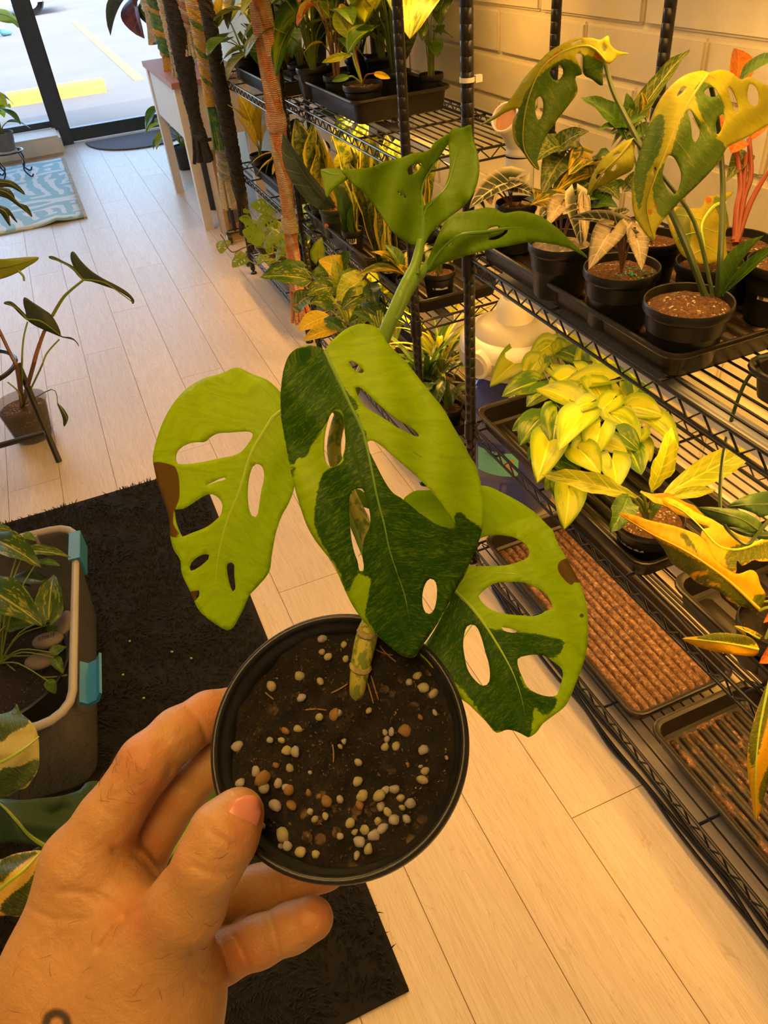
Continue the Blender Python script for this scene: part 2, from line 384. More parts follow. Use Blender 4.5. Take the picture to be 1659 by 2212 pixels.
# ------------------------------------------------------------------ tools for traced leaves
def inpoly(P, poly):
    x, y = P[:, 0], P[:, 1]; q = np.array(poly); r = np.zeros(len(P), bool); j = len(q)-1
    for i in range(len(q)):
        xi, yi = q[i]; xj, yj = q[j]
        c = ((yi > y) != (yj > y)) & (x < (xj-xi)*(y-yi)/(yj-yi+1e-12)+xi); r ^= c; j = i
    return r
def dpoly(P, poly, closed=True):
    q = np.array(poly, float); best = np.full(len(P), 1e9); n = len(q); tt = np.zeros(len(P))
    L = [0.0]
    for i in range(n if closed else n-1):
        a, b = q[i], q[(i+1) % n]; ab = b-a; l2 = ab@ab+1e-12
        t = np.clip(((P-a)@ab)/l2, 0, 1); d = np.hypot(*(P-(a+t[:, None]*ab)).T)
        m = d < best; best[m] = d[m]; tt[m] = (i+t[m])/(max(1, n-1))
    return best, tt
def poly_mesh(name, outline, holes, step, place, dark=(), brown=(), midrib=None, sub=5, lightp=(), thick=0.0005, smooth=True):
    out = np.array(crom(outline, sub, True)); hs = [np.array(crom(h, max(2, sub-1), True)) for h in holes]
    def resamp(q):
        L = np.r_[0, np.cumsum(np.hypot(*(np.roll(q, -1, 0)-q).T))]; n = max(6, int(L[-1]/step)); s = np.linspace(0, L[-1], n, endpoint=False)
        qq = np.vstack([q, q[:1]]); return np.c_[np.interp(s, L, qq[:, 0]), np.interp(s, L, qq[:, 1])]
    rings = [resamp(out)]+[resamp(h) for h in hs]
    pts = []; edges = []
    for r in rings:
        b = len(pts); pts += [tuple(p) for p in r]; edges += [(b+i, b+(i+1) % len(r)) for i in range(len(r))]
    lo, hi = out.min(0), out.max(0); rng = np.random.RandomState(3)
    gx = np.arange(lo[0], hi[0], step); gy = np.arange(lo[1], hi[1], step*0.87); G = np.array([(x+(step/2 if j % 2 else 0), y) for j, y in enumerate(gy) for x in gx]); G += rng.uniform(-.12, .12, G.shape)*step
    ok = inpoly(G, rings[0])
    for r in rings[1:]: ok &= ~inpoly(G, r)
    G = G[ok]
    for r in rings: G = G[dpoly(G, r)[0] > step*0.55]
    pts += [tuple(p) for p in G]
    vs, _, fs, *_r = delaunay_2d_cdt([Vector(p) for p in pts], edges, [], 0, 1e-4)
    V = np.array([(v.x, v.y) for v in vs]); Ft = np.array([f[:3] for f in fs]); cen = V[Ft].mean(1)
    ok = inpoly(cen, rings[0])
    for r in rings[1:]: ok &= ~inpoly(cen, r)
    Ft = Ft[ok]
    P3 = place(V)
    me = bpy.data.meshes.new(name); me.from_pydata([tuple(p) for p in P3], [], [tuple(int(i) for i in f) for f in Ft]); me.update()
    def attr(nm, val):
        a = me.attributes.new(nm, 'FLOAT', 'POINT'); a.data.foreach_set('value', np.asarray(val, np.float32))
    def field(polys, w):
        r = np.zeros(len(V))
        for p in polys:
            q = crom(p, 3, True); d, _ = dpoly(V, q); s = np.where(inpoly(V, q), d, -d); r = np.maximum(r, np.clip(0.5+s/(2*w), 0, 1))
        return r
    dk = field(dark, step*2.2); lp = field(lightp, step*2.2); attr('dark', np.minimum(dk, 1-lp) if len(lightp) else dk); attr('brown', field(brown, step*1.2))
    fl_ = np.zeros((len(V), 3), np.float32)
    if midrib is not None:
        d, t = dpoly(V, midrib, False); q = np.array(midrib, float); L = np.hypot(*(q[-1]-q[0]))
        fl_[:, 0] = d/L*1.1; fl_[:, 1] = (t-0.35*d/L)*4.2; fl_[:, 2] = np.sign((V-q[0])@np.array([-(q[-1]-q[0])[1], (q[-1]-q[0])[0]]))*3
    a = me.attributes.new('flow', 'FLOAT_VECTOR', 'POINT'); a.data.foreach_set('vector', fl_.ravel())
    me.polygons.foreach_set('use_smooth', [True]*len(me.polygons))
    return me
def aff(pts, ox, oy, s): return [(ox+x/s, oy+y/s) for x, y in pts]
def interp_path(path, n):
    q = np.array(crom(path, 8)); L = np.r_[0, np.cumsum(np.hypot(*(q[1:]-q[:-1]).T))]; s = np.linspace(0, L[-1], n); return np.c_[np.interp(s, L, q[:, 0]), np.interp(s, L, q[:, 1])]
def vein_lines(midrib, outline, holes, spans):
    return []
def traced_leaf(name, parent, mat, ribmat, outline, holes, midrib, depth, step=9, dark=(), brown=(), lightp=(), veins=(), ribr=(0.0007, 0.0002), lift=0.0000, thick=0.0005, veinr=0.00022):
    place = lambda V: [W(x, y, d) for (x, y), d in zip(V, depth(V))]
    me = poly_mesh(name, outline, holes, step, place, dark, brown, midrib, lightp=lightp)
    o = link(name, me, mat, parent)
    md = o.modifiers.new('thickness', 'SOLIDIFY'); md.thickness = thick; md.offset = 0
    g = MB(); mr = interp_path(midrib, 26); dd = depth(mr)
    g.tube([W(x, y, d-lift) for (x, y), d in zip(mr, dd)], list(np.linspace(ribr[0], ribr[1], 26)), 6)
    for vn in veins:
        q = interp_path(vn, 12); dd = depth(q); g.tube([W(x, y, d-lift*0.6) for (x, y), d in zip(q, dd)], list(np.linspace(veinr*1.3, veinr*0.5, 12)), 5)
    g.build('midrib', ribmat, o)
    return o
# ------------------------------------------------------------------ the potted plant held in the hand
m_potblack = plain('black_plastic', (0.014, 0.015, 0.016), 0.36, vary=0.15, nscale=60, bump=0.05, bscale=200)
m_soil = soilmat('dark_potting_soil', (0.003, 0.0025, 0.002), (0.020, 0.0125, 0.007), (0.16, 0.10, 0.04), 0.62, 160)
m_bark = soilmat('bark_potting_mix', (0.05, 0.022, 0.010), (0.20, 0.09, 0.035), (0.70, 0.58, 0.42), 0.57, 150)
HL = (0.50, 0.74, 0.004); HD = (0.034, 0.135, 0.004)
m_hleaf = heroleaf('variegated_blade', HL, HD, (0.22, 0.125, 0.02), 0.52)
m_hleaf2 = heroleaf('young_blade', (0.23, 0.41, 0.004), (0.17, 0.33, 0.004), (0.2, 0.1, 0.02), 0.40)
m_rib = plain('leaf_rib', (0.42, 0.62, 0.05), 0.4, vary=0.05)
m_ribd = plain('leaf_rib_green', (0.17, 0.34, 0.03), 0.4, vary=0.05)
m_stem = plain('green_stem', (0.26, 0.46, 0.04), 0.38, vary=0.12, nscale=60, bump=0.1)
def stripemat():
    t = NT('striped_stem'); v = t.coord(); mp = t.n('Mapping'); t.set(mp, 0, v); mp.inputs['Scale'].default_value = (1, 1, 0.15)
    n = t.noise(mp.outputs[0], 380, 3); c = t.mix(t.step(n, .48, .56), (0.44, 0.40, 0.05), (0.16, 0.22, 0.025)); return t.end(t.bsdf(c, .4))
m_stripe = stripemat()
PC = W(727, 1598, 0.262)
nv = R3 @ _nrm(-np.array([(727-CX)/F, (1598-CY)/F, 1.0])); side = R3 @ np.array([-1.0, -0.75, 0.0]); up_pot = Vector(_nrm(nv+0.20*side))
ax = Vector((1, 0, 0)); ax = (ax-up_pot*ax.dot(up_pot)).normalized(); ay = up_pot.cross(ax)
PM = Matrix((ax, ay, up_pot)).transposed().to_4x4(); PM.translation = PC
RIM = 0.0446
hp = empty('potted_monstera', (0, 0, 0), 0, 'half-moon variegated monstera with holed leaves in a small black pot, held in the hand', 'potted plant')
hp.matrix_world = PM; hp.matrix_basis = PM
def local(p): return PM.inverted() @ Vector(p)
g = MB().lathe([(0.028, -0.072), (0.031, -0.073), (0.0405, -0.012), (0.0425, -0.010), (0.0445, -0.009), (0.0452, -0.005), (0.0450, -0.001), (0.0440, 0.0006), (0.0428, 0.0002), (0.0422, -0.0015), (0.0418, -0.004), (0.0405, -0.0045), (0.0392, -0.014), (0.029, -0.066), (0.0, -0.067)], 96)
pot = link('pot', g.mesh('pot'), m_potblack, hp, at_world=False)
rs = random.Random(5)
def soil_h(x, y): return -0.0088+0.0016*math.sin(x*150+1)*math.cos(y*170)+0.0009*math.sin(x*420+y*300)+0.0008*math.sin(y*510-x*260)-0.004*math.exp(-((x-0.012)**2+(y-0.004)**2)/0.00003)
g = MB(); NR, NA = 46, 110
vs = [(0, 0, soil_h(0, 0))]
rn = np.random.RandomState(2)
for i in range(1, NR+1):
    r = 0.0402*i/NR
    for j in range(NA):
        a = 2*PI*j/NA; x, y = r*math.cos(a), r*math.sin(a); vs.append((x, y, soil_h(x, y)+(0 if i > NR-2 else rn.normal(0, 0.00042))))
fs = [(0, 1+j, 1+(j+1) % NA) for j in range(NA)]
for i in range(NR-1):
    for j in range(NA): fs.append((1+i*NA+j, 1+(i+1)*NA+j, 1+(i+1)*NA+(j+1) % NA, 1+i*NA+(j+1) % NA))
soil = link('soil', g.add(vs, fs).mesh('soil'), m_soil, hp, at_world=False)
# pumice and perlite pebbles where the photo shows them (crop coordinates)
def px_on_soil(px, py):
    a = local(W(px, py, 0.2)); b = local(W(px, py, 0.34)); t = (-0.0085-a.z)/(b.z-a.z); p = a+(b-a)*t; return p
m_peb = [plain('pumice_grey', (0.46, 0.42, 0.36), 0.85, vary=0.18, nscale=300, bump=0.4, bscale=900), plain('perlite_cream', (0.58, 0.52, 0.26), 0.85, vary=0.2, nscale=260, bump=0.5, bscale=700), plain('pumice_ochre', (0.42, 0.24, 0.07), 0.85, vary=0.25, nscale=260, bump=0.5, bscale=700)]
pebm = []
for k in range(5):
    b = bmesh.new(); bmesh.ops.create_icosphere(b, subdivisions=2, radius=1.0); r2 = np.random.RandomState(k)
    D = r2.normal(0, 1, (6, 3)); D /= np.linalg.norm(D, axis=1)[:, None]
    for v in b.verts:
        c = np.array(v.co); s = 1+sum(0.24*max(0, c@d)**4 for d in D)-0.22*abs(c@D[0])-0.12*max(0, c@D[1])+r2.normal(0, .035); v.co = Vector(c*s)
    for kk in range(3):
        me = bpy.data.meshes.new('pebble'); b.to_mesh(me); me.materials.append(m_peb[kk]); me.polygons.foreach_set('use_smooth', [True]*len(me.polygons)); pebm.append((kk, me))
    b.free()
PEB = [(605,505,34,1),(722,527,26,1),(440,562,36,1),(612,632,28,0),(830,715,32,0),(800,735,36,2),(723,748,28,1),(1258,538,28,0),(1305,495,30,1),(1345,570,40,1),(1395,605,36,1),(1110,835,24,0),(1147,830,24,0),(1120,872,26,0),(1112,922,30,1),(1172,922,30,1),(1235,825,40,2),(1345,942,36,0),(520,828,28,2),(588,815,26,1),(525,938,34,1),(572,950,32,0),(230,920,40,0),(845,920,20,1),(872,890,18,0),(955,1015,28,1),(348,1070,32,0),(460,1033,22,2),(532,1042,28,1),(395,1108,44,2),(393,1168,38,0),(250,1137,34,0),(475,1140,30,0),(523,1165,30,0),(660,1200,26,2),(545,1190,40,2),(555,1270,36,2),(455,1270,44,0),(945,1130,34,1),(975,1212,38,1),(1072,1212,38,1),(1108,1180,28,0),(1162,1172,36,0),(1205,1225,26,1),(1265,1263,36,0),(775,1250,40,2),(840,1235,28,0),(960,1270,30,2),(1085,1280,28,0),(1130,1315,28,1),(1345,1122,36,1),(1355,1070,28,1),(1172,1360,34,0),(1243,1352,30,0),(1065,1365,28,1),(912,1378,34,1),(700,1355,28,1),(760,1335,24,1),(672,1310,22,0),(990,1418,34,1),(1093,1412,38,0),(1050,1450,34,0),(500,1450,44,1),(960,1490,42,0),(1015,1535,34,1),(530,1520,34,0),(608,1550,38,1),(940,1570,24,0),(700,1565,26,1),(845,1455,22,0),(480,1510,20,0),(740,285,30,0),(868,312,24,1),(740,362,24,1),(770,390,26,1),(875,400,28,1),(1010,700,26,1),(1320,740,20,2),(1410,720,20,1),(1305,390,28,0),(660,1075,18,0),(1245,1028,18,2),(1215,1285,22,1),(425,880,22,0),(500,885,24,1),(720,1220,18,2),(1480,990,16,1),(380,1395,26,0),(1325,1040,16,0),(930,1430,18,1)]
for i, (x, y, w, k) in enumerate(PEB):
    p = px_on_soil(430+x/2.765, 1280+y/2.765)
    if math.hypot(p.x, p.y) > 0.0392: continue
    o = bpy.data.objects.new('pebble', [m for kk, m in pebm if kk == k][i % 5]); C.objects.link(o); o.parent = soil
    r = w/2.765*0.27/F*0.92; o.location = (p.x, p.y, soil_h(p.x, p.y)+r*0.45); o.scale = (r*rs.uniform(.85, 1.25), r*rs.uniform(.8, 1.1), r*rs.uniform(.7, 1.0)); o.rotation_euler = [rs.uniform(0, 6) for _ in range(3)]
g = MB()                                              # uncountable crumbs of bark and grit
for i in range(1500):
    a = rs.uniform(0, 2*PI); rr = 0.0385*math.sqrt(rs.random()); x, y = rr*math.cos(a), rr*math.sin(a); s = rs.uniform(0.0002, 0.0008); z = soil_h(x, y)+s*0.4
    v = [Vector((rs.uniform(-1, 1), rs.uniform(-1, 1), rs.uniform(-.6, 1)))*s for _ in range(4)]
    g.add([Vector((x, y, z))+q for q in v], [(0, 1, 2), (0, 3, 1), (1, 3, 2), (0, 2, 3)])
crm = link('crumbs', g.mesh('crumbs', False), soilmat('crumb_mix', (0.04, 0.022, 0.010), (0.20, 0.11, 0.04), (0.4, 0.3, 0.15), 0.55, 220), soil, at_world=False); crm['kind'] = 'stuff'
g = MB()
for (x0, y0, x1, y1) in ((640, 705, 760, 702), (800, 910, 803, 1015), (790, 600, 885, 545), (1030, 500, 1070, 640), (1000, 520, 1040, 660), (1080, 320, 1180, 420), (1050, 340, 1160, 380), (400, 600, 450, 640)):
    a, b = px_on_soil(430+x0/2.765, 1280+y0/2.765), px_on_soil(430+x1/2.765, 1280+y1/2.765); m = (a+b)/2+Vector((rs.uniform(-.001, .001), rs.uniform(-.001, .001), .0005))
    for q in (a, b, m): q.z = soil_h(q.x, q.y)+0.0008
    g.tube(bez(a, m, b, 6), 0.00028, 5)
link('rootlets', g.mesh('rootlets'), plain('dry_root', (0.30, 0.16, 0.06), 0.8), soil, at_world=False)
# stem
S1 = lambda x, y, d: W(430+x/2.765, 1280+y/2.765, d)
g = MB(); pth = [S1(950, 690, .2805), S1(945, 600, .2780), S1(955, 500, .2760), S1(975, 380, .2752), S1(1005, 250, .2755), W(806, 1330, .2765), W(808, 1250, .2795), W(790, 1150, .283), W(752, 1060, .2855), W(722, 980, .287), W(735, 900, .288), W(775, 820, .285), W(830, 720, .2785)]
g.tube(crom(pth, 5), list(np.interp(np.linspace(0, 1, 61), [0, .1, .2, .3, .4, .5, .7, 1], [.0022, .0030, .0036, .0040, .0038, .0030, .0027, .0026])), 12)
st = g.build('stem', m_stripe, hp)
g = MB()
for a, d, r in (((944, 455), .2752, .0042), ((982, 250), .2740, .0038)):
    c = S1(a[0]+18, a[1], d); c2 = S1(a[0]+24, a[1]-25, d-.001); g.tube([c, (c+c2)/2, c2], [r*.85, r, r*.85], 12)
g.build('node_ring', plain('papery_node', (0.42, 0.33, 0.10), .7, vary=.2, nscale=300), st)
T2 = lambda x, y, d: W(660+x/2.592, 250+y/2.592, d)
g = MB(); g.tube(crom([T2(430, 1260, .2785), T2(500, 1090, .274), T2(560, 950, .272), T2(610, 850, .271), T2(635, 760, .270), T2(648, 690, .269)], 5), list(np.linspace(.0028, .0014, 26)), 12)
g.build('petiole', m_stem, hp)
g = MB(); g.tube(crom([T2(500, 1130, .2745), T2(575, 985, .272), T2(630, 905, .270), T2(665, 865, .268), T2(700, 800, .266)], 5), list(np.linspace(.0020, .0014, 21)), 10)
g.build('petiole', m_stem, hp)
g = MB(); g.tube(crom([W(738, 900, .288), W(715, 860, .282), W(695, 810, .270), W(700, 770, .2615)], 5), list(np.linspace(.0022, .0012, 16)), 10); g.build('petiole', m_stem, hp)
g = MB(); g.tube(crom([W(808, 1240, .280), W(740, 1080, .285), W(660, 950, .281), W(634, 888, .2775)], 5), list(np.linspace(.0018, .0011, 16)), 10); g.build('petiole', m_stem, hp)
g = MB(); g.tube(crom([W(806, 1290, .278), W(850, 1240, .281), W(900, 1220, .284), W(951, 1229, .2860)], 5), list(np.linspace(.0018, .0011, 16)), 10); g.build('petiole', m_stem, hp)
# --- centre leaf
A3 = lambda p: aff(p, 600, 680, 2.872)
OUT = A3([(290,222),(270,205),(200,190),(140,200),(80,240),(45,310),(28,400),(20,500),(22,620),(35,720),(60,850),(85,980),(115,1100),(145,1200),(180,1300),(230,1390),(290,1470),(350,1550),(385,1630),(420,1710),(465,1800),(520,1880),(570,1940),(620,1990),(700,2060),(760,2105),(810,2125),(850,2120),(890,2060),(940,1990),(1000,1900),(1050,1810),(1100,1710),(1160,1610),(1200,1510),(1240,1420),(1265,1340),(1278,1240),(1275,1150),(1255,1030),(1230,940),(1190,880),(1150,800),(1090,700),(1030,590),(960,500),(880,400),(800,300),(720,220),(680,180),(650,120),(610,80),(560,60),(500,58),(430,85),(370,130),(320,180),(300,212)])
HO = [A3(h) for h in ([(438,290),(465,288),(500,310),(530,340),(538,360),(510,365),(480,350),(455,320)],
 [(480,455),(510,450),(560,490),(620,550),(690,610),(760,660),(830,700),(880,750),(860,757),(800,730),(740,700),(670,650),(600,610),(540,570),(500,510)],
 [(552,790),(590,780),(640,810),(700,860),(770,920),(850,990),(900,1040),(950,1090),(1000,1150),(1050,1220),(1090,1280),(1103,1305),(1085,1325),(1030,1315),(970,1290),(900,1240),(830,1190),(770,1140),(720,1110),(680,1060),(640,990),(600,910),(565,840)],
 [(350,597),(385,605),(410,650),(415,720),(420,790),(410,860),(385,920),(345,945),(310,935),(290,890),(285,820),(290,750),(305,680),(325,620)],
 [(500,1077),(530,1085),(545,1130),(565,1200),(575,1260),(570,1320),(545,1370),(530,1430),(527,1500),(535,1560),(525,1595),(505,1585),(495,1530),(470,1460),(455,1380),(445,1290),(440,1200),(445,1120),(470,1085)],
 [(945,1635),(975,1650),(988,1700),(985,1770),(970,1830),(945,1857),(920,1850),(900,1810),(895,1750),(905,1690),(925,1650)])]
MR = A3([(292,228),(340,330),(400,450),(450,560),(520,700),(560,850),(590,1000),(620,1150),(660,1300),(690,1450),(740,1600),(790,1750),(825,1950),(830,2115)])
DK = [A3([(295,215),(200,190),(80,240),(28,400),(22,620),(60,850),(95,1010),(120,900),(180,880),(215,800),(290,700),(340,600),(400,600),(415,720),(420,800),(400,920),(330,950),(270,1000),(240,1150),(230,1300),(300,1450),(380,1580),(430,1710),(470,1640),(500,1600),(540,1620),(580,1640),(560,1750),(545,1850),(620,1990),(700,2060),(830,2125),(890,2060),(1050,1810),(1200,1510),(1265,1340),(1180,1270),(1130,1225),(1090,1250),(1100,1320),(970,1290),(770,1140),(680,1060),(600,910),(552,790),(540,720),(470,590),(520,620),(480,540),(400,440),(340,330)])]
LP = [A3([(470,1640),(580,1640),(550,1760),(540,1850),(470,1760)])]
mrp = np.array(crom(MR, 4))
def dep_c(V):
    V = np.asarray(V, float); d, t = dpoly(V, mrp, False); u = d/200
    return 0.2605-0.018*np.sin(PI*np.clip(t, 0, 1)*0.9)+0.010*t**2+0.011*u**1.6-0.0022*np.cos(d/19.0+9*t)*np.clip(u*2, 0, 1)*0.6
VN = [A3(v) for v in ([(340,330),(260,420),(150,520),(80,640)],[(395,450),(300,560),(230,680),(180,850)],[(350,330),(500,360),(650,450),(850,600)],[(430,520),(520,650),(640,740),(820,840),(1000,960),(1120,1150)],[(540,780),(430,900),(380,1000),(330,1150)],[(570,900),(540,1020),(420,1060)],[(600,1050),(700,1170),(900,1300),(1050,1420)],[(640,1230),(600,1300),(560,1420),(500,1500)],[(680,1380),(760,1400),(860,1450),(900,1560),(870,1690)],[(690,1480),(640,1600),(600,1760)],[(760,1650),(840,1770),(940,1880)],[(310,240),(430,200),(560,190)])]
traced_leaf('leaf', hp, m_hleaf, m_ribd, OUT, HO, MR, dep_c, 8, DK, (), LP, VN)['label'] = 'holed leaf, dark green left and tip, yellow-green right half'
# --- left leaf
A1 = lambda p: aff(p, 300, 700, 3.16)
OUT = A1([(1010,540),(970,470),(880,385),(780,345),(690,300),(650,300),(560,340),(440,375),(330,440),(240,540),(170,660),(120,800),(97,910),(110,1000),(130,1080),(165,1190),(200,1290),(215,1380),(215,1430),(225,1490),(245,1550),(285,1610),(290,1680),(310,1740),(350,1820),(375,1880),(410,1950),(460,2000),(530,2050),(590,2085),(620,2087),(650,2065),(690,1990),(725,1920),(755,1850),(820,1780),(870,1720),(895,1670),(905,1590),(920,1500),(940,1410),(975,1310),(1020,1230),(1055,1140),(1065,1080),(1090,950),(1100,800),(1090,680),(1055,610)])
HO = [A1(h) for h in ([(250,930),(255,880),(290,840),(340,815),(400,805),(450,805),(490,770),(540,745),(620,740),(700,733),(760,735),(780,755),(765,790),(730,840),(690,880),(640,900),(560,915),(470,935),(390,950),(310,957),(260,952)],
 [(800,955),(840,970),(855,1020),(850,1080),(835,1140),(822,1230),(810,1300),(790,1318),(765,1300),(748,1240),(742,1150),(750,1060),(770,985)],
 [(455,1103),(500,1080),(545,1058),(585,1045),(600,1050),(585,1065),(540,1075),(490,1095)],
 [(245,1265),(300,1262),(380,1215),(440,1175),(490,1160),(530,1175),(560,1205),(573,1245),(560,1300),(530,1335),(480,1375),(420,1405),(350,1430),(295,1452),(280,1420),(255,1360),(247,1300)],
 [(345,1660),(365,1620),(410,1585),(460,1568),(482,1575),(475,1605),(430,1645),(385,1675),(352,1685)],
 [(605,1635),(630,1625),(650,1640),(652,1720),(660,1790),(650,1828),(632,1815),(612,1745),(600,1670)], [(392,1872),(400,1815),(412,1815),(416,1840),(408,1865)])]
MR = A1([(1025,575),(930,620),(850,740),(760,900),(690,1130),(600,1350),(540,1600),(530,1850),(600,2078)])
BR = [A1([(95,945),(235,965),(262,1000),(278,1060),(280,1180),(255,1255),(240,1300),(240,1370),(280,1430),(290,1452),(210,1440),(160,1250),(100,1080)]), A1([(350,1830),(400,1815),(405,1870),(365,1890)])]
ml = np.array(crom(MR, 4))
def dep_l(V):
    V = np.asarray(V, float); d, t = dpoly(V, ml, False); u = d/200
    sgn = np.where(V[:, 0] > np.interp(V[:, 1], ml[:, 1], ml[:, 0]), 1, -1)
    return 0.277-0.006*np.sin(PI*t)+0.012*u**1.7+0.006*t-0.003*u*sgn+0.0012*np.sin(d/16.0+7*t)*np.clip(u, 0, 1)
VN = [A1(v) for v in ([(960,555),(800,500),(600,480),(440,500),(300,580),(200,700)],[(930,620),(750,665),(520,690),(380,740),(280,820)],[(770,890),(700,960),(550,975),(400,1000),(280,1055)],[(860,720),(920,850),(950,1000),(950,1200),(900,1400)],[(600,1350),(560,1430),(470,1450),(330,1520)],[(690,1150),(720,1280),(780,1400),(800,1560),(780,1750)],[(560,1550),(460,1560)],[(540,1650),(580,1800),(620,1920),(640,2030)],[(960,600),(1000,700),(1020,900)])]
traced_leaf('leaf', hp, m_hleaf, m_rib, OUT, HO, MR, dep_l, 9, (), BR, (), VN)['label'] = 'plain yellow-green holed leaf with a brown scorched edge'
# --- right leaf
A4 = lambda p: aff(p, 840, 1030, 3.607)
OUT = A4([(110,180),(150,140),(210,108),(300,105),(420,92),(560,72),(720,68),(800,85),(870,120),(960,165),(1060,225),(1160,300),(1240,380),(1280,420),(1300,480),(1340,560),(1390,640),(1410,680),(1450,750),(1490,830),(1520,920),(1545,1020),(1550,1150),(1548,1250),(1535,1370),(1500,1490),(1450,1620),(1420,1700),(1370,1790),(1280,1860),(1200,1920),(1150,1990),(1100,2025),(1080,2028),(1030,2000),(970,1975),(910,1970),(850,1995),(810,1975),(760,1910),(690,1840),(620,1770),(550,1720),(480,1640),(410,1570),(350,1500),(290,1430),(240,1370),(330,1240),(430,1060),(485,940),(440,800),(340,650),(240,520),(130,360),(105,260)])
HO = [A4(h) for h in ([(620,688),(650,580),(690,495),(780,458),(870,453),(960,465),(1030,500),(1080,545),(1095,590),(1080,630),(1030,655),(940,685),(850,695),(750,697),(640,697)],
 [(697,930),(740,885),(800,840),(870,820),(960,818),(1060,825),(1140,860),(1210,900),(1260,970),(1278,1025),(1230,1040),(1180,1070),(1120,1085),(1030,1080),(920,1070),(830,1050),(760,1010),(715,960)],
 [(875,1172),(920,1178),(980,1190),(1010,1210),(960,1215),(910,1205),(885,1190)],
 [(640,1150),(680,1165),(710,1220),(735,1300),(755,1380),(775,1440),(788,1530),(780,1600),(745,1630),(705,1615),(650,1560),(610,1490),(590,1400),(578,1310),(590,1210),(610,1165)],
 [(1003,1420),(1060,1395),(1140,1385),(1210,1395),(1280,1440),(1340,1490),(1358,1530),(1345,1600),(1320,1680),(1295,1710),(1230,1710),(1160,1690),(1080,1640),(1040,1560),(1010,1490)])]
MR = A4([(400,720),(450,800),(520,890),(640,1010),(760,1170),(900,1400),(980,1560),(1040,1750),(1090,2020)])
DK = [A4([(430,780),(510,895),(640,1020),(780,1180),(950,1200),(1130,1220),(1250,1250),(1360,1275),(1300,1400),(1060,1395),(1000,1430),(1030,1560),(1060,1640),(1160,1690),(1300,1720),(1290,1800),(1200,1850),(1130,1800),(1100,2025),(1030,2000),(900,1970),(810,1975),(720,1840),(640,1740),(560,1640),(420,1520),(330,1400),(300,1290),(400,1100),(470,950)])]
BR = [A4([(1315,680),(1390,630),(1420,690),(1470,750),(1500,825),(1450,815),(1415,845),(1330,760)]), A4([(1480,1075),(1505,1065),(1525,1080),(1505,1100),(1485,1095)])]
mr_ = np.array(crom(MR, 4))
def dep_r(V):
    V = np.asarray(V, float); d, t = dpoly(V, mr_, False); u = d/200
    return 0.285-0.010*np.sin(PI*t)+0.004*u**1.5-0.016*t**2+0.0015*np.sin(d/18.0+6*t)*np.clip(u, 0, 1)
VN = [A4(v) for v in ([(520,880),(700,760),(1000,760),(1250,820),(1400,900)],[(640,1010),(800,1080),(1000,1130),(1300,1140),(1480,1150)],[(790,1210),(950,1260),(1150,1310),(1350,1340)],[(350,640),(600,400),(800,300),(1000,320)],[(560,930),(520,1050),(480,1200),(430,1350)],[(700,1080),(560,1300),(540,1480)],[(900,1400),(860,1600),(840,1850)],[(1000,1620),(1100,1730),(1220,1800)])]
traced_leaf('leaf', hp, m_hleaf, m_rib, OUT, HO, MR, dep_r, 9, DK, BR, (), VN)['label'] = 'wide holed leaf, yellow-green with a dark green lower half'
# --- newest leaf at the top, still folded in a V
A2 = lambda p: aff(p, 660, 250, 2.592)
kl = np.array(crom(A2([(640,725),(655,600),(655,500),(648,430),(670,350),(740,235),(800,140)]), 4))
def dep_t(V):
    V = np.asarray(V, float); d, t = dpoly(V, kl, False); return 0.270+0.004*t-0.022*(d/200)**1.1+0.0015*np.sin(d/14+3*t)
OUT = A2([(640,728),(560,705),(480,640),(400,520),(330,430),(270,385),(235,345),(205,305),(300,297),(380,285),(450,255),(540,235),(600,212),(690,195),(720,152),(770,120),(802,100),(805,140),(760,215),(710,285),(672,345),(650,420),(662,500),(668,560),(660,640),(652,725)])
traced_leaf('leaf', hp, m_hleaf2, m_ribd, OUT, [A2([(575,330),(573,290),(600,275),(640,262),(652,266),(640,298),(612,325),(590,332)]), A2([(508,420),(545,440),(570,462),(545,458),(520,438)])], A2([(640,720),(655,600),(655,500),(648,430),(672,345),(740,240),(798,120)]), dep_t, 8, veins=[A2(v) for v in ([(655,620),(560,580),(430,470),(300,370)],[(655,520),(580,440),(480,370),(400,340)])])['label'] = 'left half of the newest leaf, bright green'
def dep_curl(V): V = np.asarray(V, float); return dep_t(np.tile(A2([(220, 320)]), (len(V), 1)))+0.004-0.00010*(V[:, 1]-370)
traced_leaf('leaf_tip', hp, m_hleaf2, m_ribd, A2([(85,305),(140,298),(205,303),(240,345),(200,375),(150,415),(120,460),(103,400),(92,345)]), [], A2([(90,310),(150,330),(225,335)]), dep_curl, 7)
def dep_t2(V):
    V = np.asarray(V, float); d, t = dpoly(V, kl, False); return 0.270+0.003*t-0.030*(d/200)**1.1+0.0012*np.sin(d/12+4*t)
traced_leaf('leaf', hp, m_hleaf2, m_ribd, A2([(648,728),(657,620),(662,520),(672,500),(705,478),(768,420),(800,335),(808,250),(800,160),(806,92),(830,70),(880,66),(925,50),(933,100),(945,150),(962,210),(972,290),(962,370),(930,450),(880,510),(800,570),(740,620),(692,670),(665,728)]), [], A2([(650,720),(660,620),(668,540),(720,480),(800,380),(850,200),(905,70)]), dep_t2, 8, veins=[A2(v) for v in ([(665,620),(760,540),(860,450),(930,330)],[(720,480),(830,360),(890,220)])])['label'] = 'right half of the newest leaf, bright green'
ko = np.array(crom(A2([(690,850),(760,750),(860,670),(1000,650),(1200,630),(1400,680),(1570,790)]), 4))
def dep_o(V):
    V = np.asarray(V, float); d, t = dpoly(V, ko, False); return 0.266-0.016*np.sin(PI*t)+0.012*t**2+0.012*(d/100)**1.6+0.001*np.sin(d/9+12*t)
